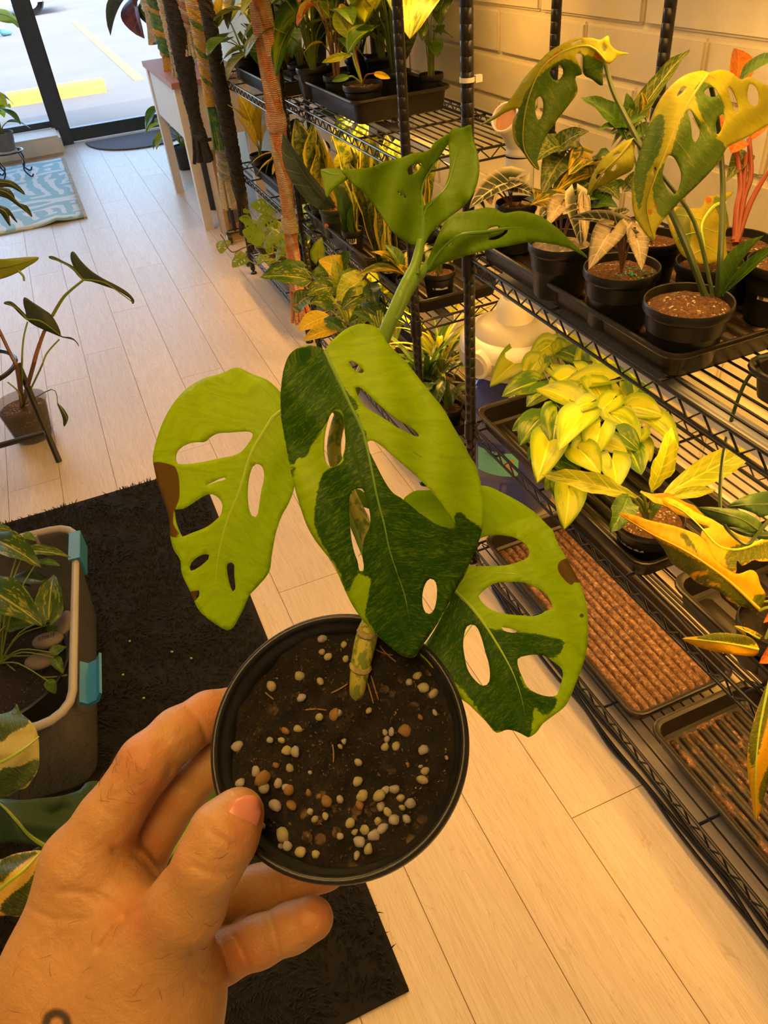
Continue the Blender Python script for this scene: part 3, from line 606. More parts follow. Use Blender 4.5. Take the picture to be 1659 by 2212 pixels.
traced_leaf('leaf', hp, m_hleaf2, m_ribd, A2([(672,880),(680,830),(705,755),(740,680),(790,585),(850,548),(940,530),(1000,518),(1060,522),(1110,547),(1200,536),(1290,556),(1360,595),(1430,650),(1500,720),(1555,768),(1580,798),(1540,772),(1460,737),(1370,716),(1250,706),(1130,730),(1020,750),(930,775),(840,802),(760,832),(710,870)]),
 [A2([(788,730),(795,705),(812,697),(822,708),(805,728)]), A2([(1013,638),(1040,623),(1088,616),(1082,630),(1050,643)]), A2([(1018,694),(1050,678),(1095,663),(1118,640),(1136,622),(1132,650),(1095,682),(1055,697)])], A2([(690,855),(760,750),(860,670),(1000,650),(1200,630),(1400,680),(1570,790)]), dep_o, 8, ribr=(0.0007, 0.0002))['label'] = 'bright green pointed leaf spreading to the right'
traced_leaf('bract', hp, m_hleaf2, m_ribd, A2([(618,870),(632,830),(638,845),(636,880),(625,895)]), [], A2([(626,885),(634,835)]), lambda V: np.full(len(V), 0.2655), 5)
# small leaf peeping through the hole behind the stem
traced_leaf('leaf', hp, m_hleaf2, m_ribd, A3([(430,1080),(470,1075),(520,1090),(560,1130),(580,1200),(540,1195),(480,1170),(440,1130)]), [], A3([(435,1085),(570,1190)]), lambda V: np.full(len(V), 0.288), 7)
# ------------------------------------------------------------------ the hand: one continuous surface grown from an implicit skeleton
def capsule(P, a, b, ra, rb):
    a = np.array(a); b = np.array(b); ab = b-a; t = np.clip(((P-a)@ab)/(ab@ab), 0, 1)
    return np.sqrt(((P-a-t[..., None]*ab)**2).sum(-1))-(ra+(rb-ra)*t)
def smin(a, b, k):
    h = np.clip(k-np.abs(a-b), 0, None)/k; return np.minimum(a, b)-h*h*k*0.25
def surface_nets(Fd, org, h):
    nx, ny, nz = Fd.shape; s = Fd < 0
    c = np.stack([s[i:nx-1+i, j:ny-1+j, k:nz-1+k] for i in (0, 1) for j in (0, 1) for k in (0, 1)]).sum(0)
    act = (c > 0) & (c < 8); idx = -np.ones(act.shape, int); ii = np.argwhere(act); idx[act] = np.arange(len(ii))
    acc = np.zeros((len(ii), 3)); cnt = np.zeros(len(ii)); cor = [(i, j, k) for i in (0, 1) for j in (0, 1) for k in (0, 1)]
    for a in cor:
        for b in cor:
            if a < b and sum(abs(x-y) for x, y in zip(a, b)) == 1:
                fa = Fd[ii[:, 0]+a[0], ii[:, 1]+a[1], ii[:, 2]+a[2]]; fb = Fd[ii[:, 0]+b[0], ii[:, 1]+b[1], ii[:, 2]+b[2]]
                m = (fa < 0) != (fb < 0); t = np.where(m, fa/(fa-fb+1e-20), 0)[:, None]
                acc += np.where(m[:, None], np.array(a)+t*(np.array(b)-np.array(a)), 0); cnt += m
    V = org+(ii+acc/cnt[:, None])*h; faces = []
    for ax_ in range(3):
        o1, o2 = [(1, 2), (2, 0), (0, 1)][ax_]
        sl = [slice(1, -1)]*3; sl[ax_] = slice(0, -1); s0 = s[tuple(sl)]
        sl2 = list(sl); sl2[ax_] = slice(1, None); s1 = s[tuple(sl2)]
        e = np.argwhere(s0 != s1)
        if not len(e): continue
        fl_ = s0[s0 != s1]; base = e.copy()
        for q in range(3):
            if q != ax_: base[:, q] += 1
        def cell(d1, d2):
            x = base.copy(); x[:, o1] -= d1; x[:, o2] -= d2; return idx[x[:, 0], x[:, 1], x[:, 2]]
        q = np.stack([cell(1, 1), cell(0, 1), cell(0, 0), cell(1, 0)], 1); q[~fl_] = q[~fl_][:, ::-1]; faces.append(q)
    return V, np.vstack(faces)
def cp(px, py, d): return np.array([(px-CX)/F*d, (py-CY)/F*d, d])     # camera-space point
def hand():
    parts = {}
    def chain(pts): return [(cp(*p[:3]), p[3]) for p in pts]
    fing = {
     'index': chain([(185, 1862, .278, .0150), (232, 1775, .279, .0112), (318, 1648, .281, .0103), (385, 1585, .288, .0094), (450, 1545, .296, .0088), (562, 1508, .312, .0074)]),
     'middle': chain([(262, 1925, .296, .0128), (340, 1782, .297, .0094), (396, 1706, .297, .0089), (458, 1643, .303, .0085), (570, 1598, .318, .0074)]),
     'ring': chain([(400, 2000, .306, .0120), (480, 1945, .303, .0092), (560, 1920, .299, .0086), (640, 1896, .296, .0083), (704, 1880, .2955, .0078)]),
     'little': chain([(390, 2112, .298, .0122), (480, 2066, .287, .0094), (560, 2034, .281, .0086), (630, 2004, .278, .0082), (674, 1984, .276, .0078)]),
     'thumb': chain([(330, 2052, .262, .0165), (404, 1955, .249, .0122), (452, 1862, .243, .0105), (486, 1800, .2445, .0108), (516, 1757, .2480, .0083)])}
    palm = [(cp(182, 1875, .280), .0158, cp(128, 2120, .276), .0185), (cp(128, 2120, .276), .0185, cp(112, 2400, .272), .0270),
            (cp(330, 2050, .264), .0165, cp(325, 2140, .266), .0225), (cp(325, 2140, .266), .0225, cp(318, 2400, .268), .0255), (cp(250, 1985, .279), .0130, cp(220, 2200, .276), .0250),
            (cp(285, 2000, .296), .0110, cp(240, 2250, .290), .0220), (cp(385, 2110, .300), .0125, cp(300, 2300, .290), .0200),
            (cp(235, 1900, .284), .0140, cp(300, 1960, .288), .0105), (cp(215, 2330, .273), .0300, cp(200, 2900, .270), .0300)]
    lo = np.array([-.155, .045, .205]); hi = np.array([-.002, .225, .345]); h = 0.00105
    n = np.ceil((hi-lo)/h).astype(int)
    G = np.stack(np.meshgrid(*[lo[i]+h*np.arange(n[i]) for i in range(3)], indexing='ij'), -1)
    def dist(fn, pad_pts):
        q = np.array([p for p, r in pad_pts]); rm = max(r for p, r in pad_pts)+0.016
        a = np.clip(((q.min(0)-rm-lo)/h).astype(int), 0, n); b = np.clip(((q.max(0)+rm-lo)/h).astype(int)+1, 0, n)
        D = np.full(tuple(n), 0.05); sl = tuple(slice(a[i], b[i]) for i in range(3)); D[sl] = fn(G[sl]); return D
    D = None
    for a, ra, b, rb in palm:
        d = dist(lambda P: capsule(P, a, b, ra, rb), [(a, ra), (b, rb)]); D = d if D is None else smin(D, d, 0.016)
    for nm in ('middle', 'ring', 'little', 'index', 'thumb'):
        ch = fing[nm]
        def fn(P):
            r = None
            for (a, ra), (b, rb) in zip(ch[:-1], ch[1:]):
                d = capsule(P, a, b, ra, rb); r = d if r is None else smin(r, d, 0.0035)
            return r
        d = dist(fn, ch)
        D = smin(D, d, {'thumb': 0.009, 'index': 0.004, 'middle': 0.002, 'little': 0.0012}.get(nm, 0.003))
    # shallow creases where the joints fold
    def groove(a, b, r, dep):
        nonlocal D
        d = dist(lambda P: capsule(P, a, b, r, r), [(a, r), (b, r)]); D = np.where(d < 0.006, -smin(-D, d+0.0, 0.0022), D) if dep else D
    V, Q = surface_nets(D, lo, h)
    # relax a little
    nb = [[] for _ in range(0)]
    E = np.vstack([Q[:, [0, 1]], Q[:, [1, 2]], Q[:, [2, 3]], Q[:, [3, 0]]]); dg = np.zeros(len(V)); np.add.at(dg, E[:, 0], 1); np.add.at(dg, E[:, 1], 1)
    for it in range(4):
        A = np.zeros_like(V); np.add.at(A, E[:, 0], V[E[:, 1]]); np.add.at(A, E[:, 1], V[E[:, 0]]); V = V+0.5*(A/dg[:, None]-V)
    px = CX+F*V[:, 0]/V[:, 2]; py = CY+F*V[:, 1]/V[:, 2]
    # skin folds: press the surface inwards along drawn crease lines on the side facing the lens
    dz = np.zeros(len(V)); P2 = np.c_[px, py]
    for ln, wd_, dp, zmax in (([(248, 1835), (300, 1850), (340, 1900), (318, 1940)], 9, .0010, .285), ([(130, 1925), (200, 1930), (255, 1960), (275, 1985)], 8, .0007, .285), ([(215, 2050), (262, 1990), (310, 1958)], 9, .0013, .285), ([(370, 1660), (352, 1700), (318, 1752)], 7, .0006, .29), ([(405, 1530), (432, 1560), (446, 1600)], 6, .0005, .30),
                          ([(455, 1795), (500, 1825), (545, 1835)], 7, .0005, .25), ([(420, 1870), (470, 1890), (515, 1880)], 7, .0005, .25), ([(585, 1980), (598, 2030), (606, 2060)], 5, .0006, .285), ([(505, 2020), (528, 2060), (540, 2095)], 6, .0006, .29), ([(605, 1905), (612, 1950)], 5, .0005, .29), ([(240, 2010), (210, 2060), (190, 2110)], 8, .0004, .28), ([(420, 2110), (455, 2125), (480, 2110)], 7, .0005, .27), ([(60, 1960), (120, 1985), (190, 1985)], 7, .0004, .28)):
        d, _ = dpoly(P2, crom(ln, 4), False); dz += 1.7*dp*np.exp(-(d/wd_)**2)*(V[:, 2] < zmax)
    dz += 0.00018*np.sin(px/9.0+2*np.sin(py/17))*np.sin(py/11.0)*(V[:, 2] < .285)
    V = V+dz[:, None]*(V/np.linalg.norm(V, axis=1)[:, None])
    Wv = V@R3.T+np.array([0, 0, H])
    me = bpy.data.meshes.new('hand'); me.from_pydata(Wv.tolist(), [], Q.tolist()); me.update(); me.polygons.foreach_set('use_smooth', [True]*len(me.polygons))
    def at(nm, v): a = me.attributes.new(nm, 'FLOAT', 'POINT'); a.data.foreach_set('value', np.asarray(v, np.float32))
    dr, _ = dpoly(P2, crom([(98, 2225), (102, 2200), (120, 2188), (140, 2196), (146, 2215)], 4), False)
    at('ink', np.exp(-(dr/13)**2)*(V[:, 2] < .275))
    red = np.zeros(len(V))
    for x, y, s in ((545, 1790, 40), (700, 1975, 55), (735, 1905, 40), (330, 1830, 45), (290, 1980, 40), (300, 1640, 45), (450, 1540, 45), (520, 2070, 45), (330, 1720, 40)): red = np.maximum(red, np.exp(-((px-x)**2+(py-y)**2)/(2*s*s)))
    at('flush', red)
    t = NT('skin'); v = t.coord(); n1 = t.noise(v, 55, 4); n2 = t.noise(v, 900, 3, .7); n3 = t.noise(v, 260, 3)
    c = t.mix(n1, (0.44, 0.235, 0.078), (0.55, 0.31, 0.12)); fl_ = t.n('Attribute', p_attribute_name='flush').outputs['Fac']
    c = t.mix(t.math('MULTIPLY', fl_, .55), c, (0.50, 0.16, 0.065)); c = t.mix(t.math('MULTIPLY', t.step(n2, .55, .75), .22), c, (0.36, 0.16, 0.08))
    ink = t.n('Attribute', p_attribute_name='ink').outputs['Fac']; c = t.mix(t.math('MULTIPLY', t.step(ink, .2, .95), .9), c, (0.02, 0.022, 0.025))
    b = t.bsdf(c, 0.42, Normal=t.bump(t.math('ADD', t.math('MULTIPLY', n2, .5), t.math('MULTIPLY', n3, .8)), .5, .0012), Specular_IOR_Level=0.4, Subsurface_Weight=0.18, Subsurface_Scale=0.004)
    b.inputs['Subsurface Radius'].default_value = (1, .35, .2)
    o = link('hand', me, t.end(b)); tag(o, 'bare left hand with a dark wrist tattoo gripping the small black pot', 'hand')
    # thumb nail
    th = np.array([(cp(448, 1860, .243)), cp(516, 1757, .2480)]); axv = _nrm(th[1]-th[0]); tip = cp(517, 1747, .2475)
    outw = _nrm(np.array([.42, -.10, -.9])); outw = _nrm(outw-axv*(outw@axv)); sv = np.cross(axv, outw)
    g = MB(); nu, nvn = 11, 10; gv = []
    L, Wn = .0128, .0062
    for i in range(nvn):
        tt = i/(nvn-1); s = -.0085+L*tt; wv = Wn*(1-0.25*max(0, (tt-.75)/.25)**2)*(0.9+.1*min(1, tt*4))
        for j in range(nu):
            q = -1+2*j/(nu-1); ang = q*wv/.0088*0.98
            ss = s+(.0022*(1-q*q) if i == nvn-1 else 0)-(.0018*(1-q*q) if i == 0 else 0)
            rr = np.interp(ss, [-.012, 0, .006], [.0104, .0090, .0070])
            gv.append(tip+axv*ss+(outw*math.cos(ang)+sv*math.sin(ang))*(rr+.00025))
    g.add([R3@p+np.array([0, 0, H]) for p in gv], [(i*nu+j, i*nu+j+1, (i+1)*nu+j+1, (i+1)*nu+j) for i in range(nvn-1) for j in range(nu-1)])
    t = NT('nail'); nn = t.noise(t.coord(), 300, 2); b = t.bsdf(t.mix(nn, (.55, .19, .13), (.64, .27, .19)), .25, Specular_IOR_Level=.5)
    nl = g.build('thumbnail', t.end(b), o); md = nl.modifiers.new('t', 'SOLIDIFY'); md.thickness = .0005
    # short hairs on the finger and the back of the hand
    me2 = me; rr = random.Random(8); g = MB(); co = Wv; no = np.array([v.normal for v in me.vertices])
    cand = np.where(((px > 205) & (px < 300) & (py > 1630) & (py < 1740) & (V[:, 2] < .279)) )[0]; cand2 = np.where((px > 20) & (px < 470) & (py > 1960) & (py < 2212) & (V[:, 2] < .262))[0]; cand3 = np.where((px > 420) & (px < 500) & (py > 1820) & (py < 1900) & (V[:, 2] < .236))[0]
    for cd, k, ln in ((cand, 26, .0045), (cand2, 26, .005), (cand3, 6, .003)):
        for i in range(min(k, len(cd))):
            a = int(cd[rr.randrange(len(cd))]); p = Vector(co[a]); nn = Vector(no[a]); dr_ = Vector(R3@np.array([rr.uniform(-.5, .6), rr.uniform(-.9, .2), 0])); dr_ = (dr_-nn*dr_.dot(nn)).normalized()
            g.tube([p, p+dr_*ln*.5+nn*.0009, p+dr_*ln+nn*.0006], [.00005, .00005, .00002], 3)
    hr = g.build('hair', plain('dark_hair', (.07, .035, .018), .6), o); hr['kind'] = 'stuff'
hand()
# ------------------------------------------------------------------ wire racks, trays, lamps
m_wire = plain('black_epoxy_wire', (0.012, 0.012, 0.013), 0.32, vary=0.1, nscale=40)
m_tray = plain('black_tray_plastic', (0.020, 0.016, 0.014), 0.34, vary=0.2, nscale=14, bump=0.04, bscale=60)
def dirtmat(name, amt):
    t = NT(name); v = t.coord(rand=5); n1 = t.noise(v, 90, 6, .75); n2 = t.noise(v, 16, 5, .7); vo = t.n('TexVoronoi'); t.set(vo, 'Vector', v); vo.inputs['Scale'].default_value = 260
    c = t.mix(t.step(n1, .4, .66), (0.10, 0.042, 0.018), (0.34, 0.19, 0.10)); c = t.mix(t.math('MULTIPLY', t.step(n1, .58, .7), t.step(n2, .45, .6)), c, (0.62, 0.5, 0.36))
    c = t.mix(t.math('MULTIPLY', t.step(vo.outputs['Distance'], .28, .1), t.step(n2, .42, .56)), c, (0.04, 0.022, 0.015))
    k = t.step(n2, .62-amt*.5, .70-amt*.45); c = t.mix(k, (0.022, 0.016, 0.013), c)
    return t.end(t.bsdf(c, t.math('ADD', .34, t.math('MULTIPLY', k, .35)), Normal=t.bump(n1, .5, .003)))
m_black = plain('groove_black', (.008, .006, .005), .5); m_dirt = dirtmat('gritty_tray_floor', 1.0); m_dirt2 = dirtmat('stained_tray_floor', 0.22)
m_ledw = plain('lamp_bar_white', (0.75, 0.75, 0.73), 0.4, vary=0.04)
m_led = emit('amber_tube', (1.0, 0.62, 0.25), 9.0)
def post_mesh(top, base=0.02):
    prof = [(0.0, base), (.011, base), (.0125, base+.004)]; z = base+.02
    while z < top-.02:
        prof += [(.0125, z-.0012), (.0117, z), (.0125, z+.0012)]; z += .0254
    prof += [(.0125, top), (.009, top+.006), (0, top+.007)]
    return MB().lathe(prof, 12)
def rack(label, xs, ys, shelves, top, wires=True, wstep=.0262, group=None):
    x0, x1 = xs; y0, y1 = ys
    e = empty('wire_rack', ((x0+x1)/2, (y0+y1)/2, 0), 0, label, 'shelving rack', group)
    pmsh = post_mesh(top).mesh('post'); pmsh.set_sharp_from_angle(angle=math.radians(60)); pmsh.materials.append(m_wire)
    foot = MB().lathe([(0, 0), (.017, 0), (.018, .004), (.014, .010), (.006, .012), (.006, .03), (0, .03)], 14).mesh('levelling_foot'); foot.materials.append(m_wire)
    for px_ in (x0, x1):
        for py_ in (y0, y1):
            o = bpy.data.objects.new('post', pmsh); C.objects.link(o); o.parent = e; o.location = (px_-e.location.x, py_-e.location.y, 0)
            f = bpy.data.objects.new('levelling_foot', foot); C.objects.link(f); f.parent = o
    ly = y1-y0; lx = x1-x0
    wm = MB().tube([(0, -ly/2+.012, 0), (0, ly/2-.012, 0)], .0022, 6).mesh('wire'); wm.materials.append(m_wire)
    cb = MB().tube([(-lx/2, 0, 0), (lx/2, 0, 0)], .0036, 6).mesh('cross_bar'); cb.materials.append(m_wire)
    for z in shelves:
        g = MB()
        for xx in (x0, x1):
            for zz, r in ((z-.003, .0036), (z-.030, .0032)): g.tube([(xx, y0, zz), (xx, y1, zz)], r, 8)
            n = int(ly/.052); st = ly/n
            g.tube([p for i in range(n) for p in ((xx, y0+i*st, z-.030), (xx, y0+(i+.5)*st, z-.004))]+[(xx, y1, z-.030)], .0022, 5)
        for yy in (y0, y1):
            for zz, r in ((z-.003, .0036), (z-.030, .0032)): g.tube([(x0, yy, zz), (x1, yy, zz)], r, 8)
            n = int(lx/.052); st = lx/n
            g.tube([p for i in range(n) for p in ((x0+i*st, yy, z-.030), (x0+(i+.5)*st, yy, z-.004))]+[(x1, yy, z-.030)], .0022, 5)
        for xx in (x0, x1):
            for yy in (y0, y1): g.lathe([(.0127, z-.04), (.0165, z-.04), (.0155, z+.004), (.0127, z+.004)], 14, (xx, yy, 0), True)
        s = g.build('shelf', m_wire, e)
        nb = max(2, int(ly/.3))
        for i in range(1, nb):
            o = bpy.data.objects.new('cross_bar', cb); C.objects.link(o); o.parent = s; o.matrix_parent_inverse = Matrix.Identity(4); o.location = ((x0+x1)/2, y0+ly*i/nb, z-.0075)
            o.matrix_parent_inverse = WM(s).inverted()
        n = int(lx/wstep)
        for i in range(1, n):
            o = bpy.data.objects.new('wire', wm); C.objects.link(o); o.parent = s; o.matrix_parent_inverse = WM(s).inverted(); o.location = (x0+lx*i/n, (y0+y1)/2, z-.0022)
    return e
NX0, NX1, NY0, NY1 = .755, 1.205, .21, 1.436
N1, N2, N3, N4 = .060, .465, .885, 1.43
FX0, FX1, FY0, FY1 = .795, 1.205, 1.835, 2.87
F1, F2, F3, F4 = .105, .565, .985, 1.45
GX0, GX1, GY0, GY1 = .795, 1.205, 3.02, 3.95
G1, G2, G3, G4 = .12, .545, .935, 1.42
rack('black wire shelving rack nearest the camera, right of the aisle', (NX0, NX1), (NY0, NY1), [N1, N2, N3, N4], 1.80)
rack('middle black wire shelving rack, just beyond the water jug', (FX0, FX1), (FY0, FY1), [F1, F2, F3, F4], 1.80)
rack('farthest black wire shelving rack, nearest the white table', (GX0, GX1), (GY0, GY1), [G1, G2, G3, G4], 1.80, wstep=.05)
# lamp bars under the shelves
def bar(label, x, y0, y1, z, en, col=AMBER):
    e = empty('lamp_bar', (x, (y0+y1)/2, z), 0, label, 'lamp', 'grow lamp bars under the shelves')
    MB().box((x-.019, y0, z-.018), (x+.019, y1, z)).build('housing', m_ledw, e, False)
    MB().tube([(x, y0+.02, z-.020), (x, y1-.02, z-.020)], .0085, 10).build('tube', m_led, e)
    light('lamp_light', 'AREA', (x, (y0+y1)/2, z-.034), (0, 0, 0), en*0.45, col, .03, y1-y0-.04)
bar('white lamp bar under the top visible shelf of the near rack, front side', .815, .26, 1.39, N3-.034, 12)
bar('white lamp bar under the top visible shelf of the near rack, wall side', 1.09, .26, 1.39, N3-.034, 7)
bar('white lamp bar under the middle shelf of the near rack, front side', .90, .26, 1.39, N2-.034, 4.5)
bar('white lamp bar under the middle shelf of the near rack, wall side', 1.10, .26, 1.39, N2-.034, 5)
bar('white lamp bar high on the near rack, front side', .85, .26, 1.39, N4-.034, 9)
bar('white lamp bar high on the near rack, wall side', 1.06, .26, 1.39, N4-.034, 5)
bar('lamp bar under the top visible shelf of the middle rack', .98, FY0+.05, FY1-.05, F3-.034, 12)
bar('lamp bar under the middle shelf of the middle rack', .92, FY0+.05, FY1-.05, F2-.034, 17)
bar('lamp bar high on the middle rack', 1.0, FY0+.05, FY1-.05, F4-.034, 15)
bar('lamp bar under the middle shelf of the farthest rack', .98, GY0+.05, GY1-.05, G2-.034, 11)
bar('lamp bar high on the farthest rack', 1.0, GY0+.05, GY1-.05, G4-.034, 9)
# plant trays
def tray(label, x0, x1, y0, y1, z, h=.055, ribs=9, mat=None, rz=0, group='black plant trays', deep=False, floor=None):
    w, l = x1-x0, y1-y0; cx_, cy_ = (x0+x1)/2, (y0+y1)/2
    e = empty('plant_tray', (cx_, cy_, z), rz, label, 'tray', group)
    tp = .014
    L = [rrect(w-.036-tp, l-.036-tp, .02, .0015), rrect(w-.022-tp, l-.022-tp, .024, .006), rrect(w-.022, l-.022, .028, h-.010), rrect(w-.006, l-.006, .032, h-.010), rrect(w, l, .034, h-.006), rrect(w-.002, l-.002, .033, h-.001), rrect(w-.008, l-.008, .031, h), rrect(w-.014, l-.014, .028, h-.003), rrect(w-.026, l-.026, .026, h-.005), rrect(w-.028-tp, l-.028-tp, .022, .009), rrect(w-.040-tp, l-.040-tp, .018, .004)]
    b = MB().loops(L, True, True); body = link('body', b.mesh('body'), m_tray, e, at_world=False); body.data.set_sharp_from_angle(angle=math.radians(35))
    if floor: link('floor_dirt', MB().loops([rrect(w-.042-tp, l-.042-tp, .018, .0045)], False, True).mesh('floor_dirt', False), floor, e, at_world=False)
    fw = w-.052-tp; pitch = fw/ribs; r = pitch*(.44 if floor is m_black else .31)
    rm = MB(); ll = l-.075
    prof = [(-r, 0), (-r*.8, .006), (-r*.45, .0085), (r*.45, .0085), (r*.8, .006), (r, 0)]
    rm.loops([[(px_*.7, -ll/2-.004, 0) for px_, pz in prof], [(px_, -ll/2+.006, pz) for px_, pz in prof], [(px_, ll/2-.006, pz) for px_, pz in prof], [(px_*.7, ll/2+.004, 0) for px_, pz in prof]])
    me = rm.mesh('rib'); me.materials.append(mat or m_tray); me.set_sharp_from_angle(angle=math.radians(50))
    for i in range(ribs):
        o = bpy.data.objects.new('rib', me); C.objects.link(o); o.parent = e; o.location = (-fw/2+pitch*(i+.5), 0, .0042)
    return e
tray('gritty brown ribbed tray on the lowest shelf of the near rack', .768, 1.045, .735, 1.405, N1, .052, 10, m_dirt, floor=m_black)
tray('stained empty tray nearest the camera on the lowest shelf', .782, 1.062, .04, .718, N1, .052, 9, m_dirt2, floor=m_dirt2)
TB = tray('long tray under the heart-leaf vine on the middle shelf', .752, 1.02, .778, 1.420, N2, .052, 7, m_tray, group='black plant trays')
tray('wet black tray with the big yellow variegated plant, middle shelf', .772, 1.05, .06, .735, N2, .058, 4, m_tray)
tray('brown-rimmed tray with alocasia pots on the top visible shelf', .748, 1.075, .785, 1.415, N3, .052, 8, m_dirt2, floor=m_dirt2)
tray('small black tray cut by the right edge of the photo, upper shelf', .815, 1.09, .08, .730, N3, .056, 4, m_tray)
tray('deep tray of foliage pots on the upper shelf of the middle rack', .828, 1.145, 2.262, 2.85, F3, .068, 8, m_tray)
tray('tray under the snake plants, middle rack', .800, 1.09, 2.205, 2.86, F2, .060, 8, m_tray)
tray('tray holding the small agave and labelled pot, middle rack', .800, 1.09, 1.85, 2.19, F2, .050, 6, m_tray)
tray('tray under the ferny pots on the lowest shelf of the middle rack', .810, 1.10, 2.22, 2.84, F1, .055, 6, m_tray)
tray('tray holding leafy seedlings on the lowest shelf behind the jug', .810, 1.10, 1.86, 2.20, F1, .055, 6, m_tray)
tray('tray of striped plants on the upper shelf of the farthest rack', .82, 1.12, 3.08, 3.70, G3, .06, 6, m_tray)
tray('tray of yellow grassy plants, middle shelf of the farthest rack', .82, 1.12, 3.10, 3.72, G2, .06, 6, m_tray)
tray('tray under the trailing holed vine, lowest shelf of the farthest rack', .80, 1.10, 3.10, 3.85, G1, .055, 6, m_tray)
# barcode sticker on the end of the upper tray
def quad(name, a, u, v, mat, parent, th=.0006):
    a, u, v = Vector(a), Vector(u), Vector(v); n = u.cross(v).normalized()*th
    b = MB().add([a, a+u, a+u+v, a+v, a+n, a+u+n, a+u+v+n, a+v+n], [(3,2,1,0),(4,5,6,7),(0,1,5,4),(1,2,6,5),(2,3,7,6),(3,0,4,7)]); return b.build(name, mat, parent, False)
def barcodemat():
    t = NT('barcode_sticker'); v = t.coord(); sp = t.n('SeparateXYZ'); t.set(sp, 0, v)
    w = t.n('TexWhiteNoise', p_noise_dimensions='1D'); t.set(w, 'W', t.math('FLOOR', t.math('MULTIPLY', sp.outputs[0], 900.0)))
    z = sp.outputs[2]; band = t.math('MULTIPLY', t.step(z, N3+.016, N3+.017), t.math('GREATER_THAN', w.outputs['Value'], .5)); c = t.mix(band, (.62, .55, .33), (.05, .04, .03)); return t.end(t.bsdf(c, .5))
st = [o for o in C.objects if o.get('label', '').startswith('brown-rimmed tray')][0]
quad('barcode_sticker', (.960, .7885, N3+.009), (.085, 0, 0), (0, .0014, .030), barcodemat(), st)
# cables lying along the lowest shelf and over the front rail
m_cable = plain('black_cable', (0.010, 0.010, 0.011), 0.45)
rc = random.Random(4)
for i, (xa, xb, z, ya, yb) in enumerate(((.742, .745, .014, .1, 1.40), (.746, .752, .022, .05, 1.38), (.735, .740, .010, .0, 1.30))):
    pts = [(xa+(xb-xa)*k/12+rc.uniform(-.006, .006), ya+(yb-ya)*k/12, z+rc.uniform(-.003, .004)) for k in range(13)]
    tag(MB().tube(crom(pts, 4), .0036, 7).build('cable', m_cable), ('black cable along the foot of the near rack, next to the trays', 'black cable along the foot of the near rack, middle strand', 'black cable along the foot of the near rack, strand nearest the aisle')[i], 'cable', 'power cables at the rack foot')
for i, off in enumerate((0, .012, .022)):
    pts = [(1.05+off*.3, 1.30, N1+.064), (1.04+off, 1.1, N1+.060), (1.035+off, .95, N1+.064+off*.2), (1.03+off*1.6, .80, N1+.062), (1.045+off, .60, N1+.060), (1.06+off, .3, N1+.062), (1.07, .1, N1+.062)]
    tag(MB().tube(crom(pts, 6), .0034, 7).build('cable', m_cable), ('cable crossing the right side of the gritty tray, aisle strand', 'cable crossing the right side of the gritty tray, middle strand', 'cable crossing the right side of the gritty tray, wall strand')[i], 'cable', 'power cables over the lowest trays')
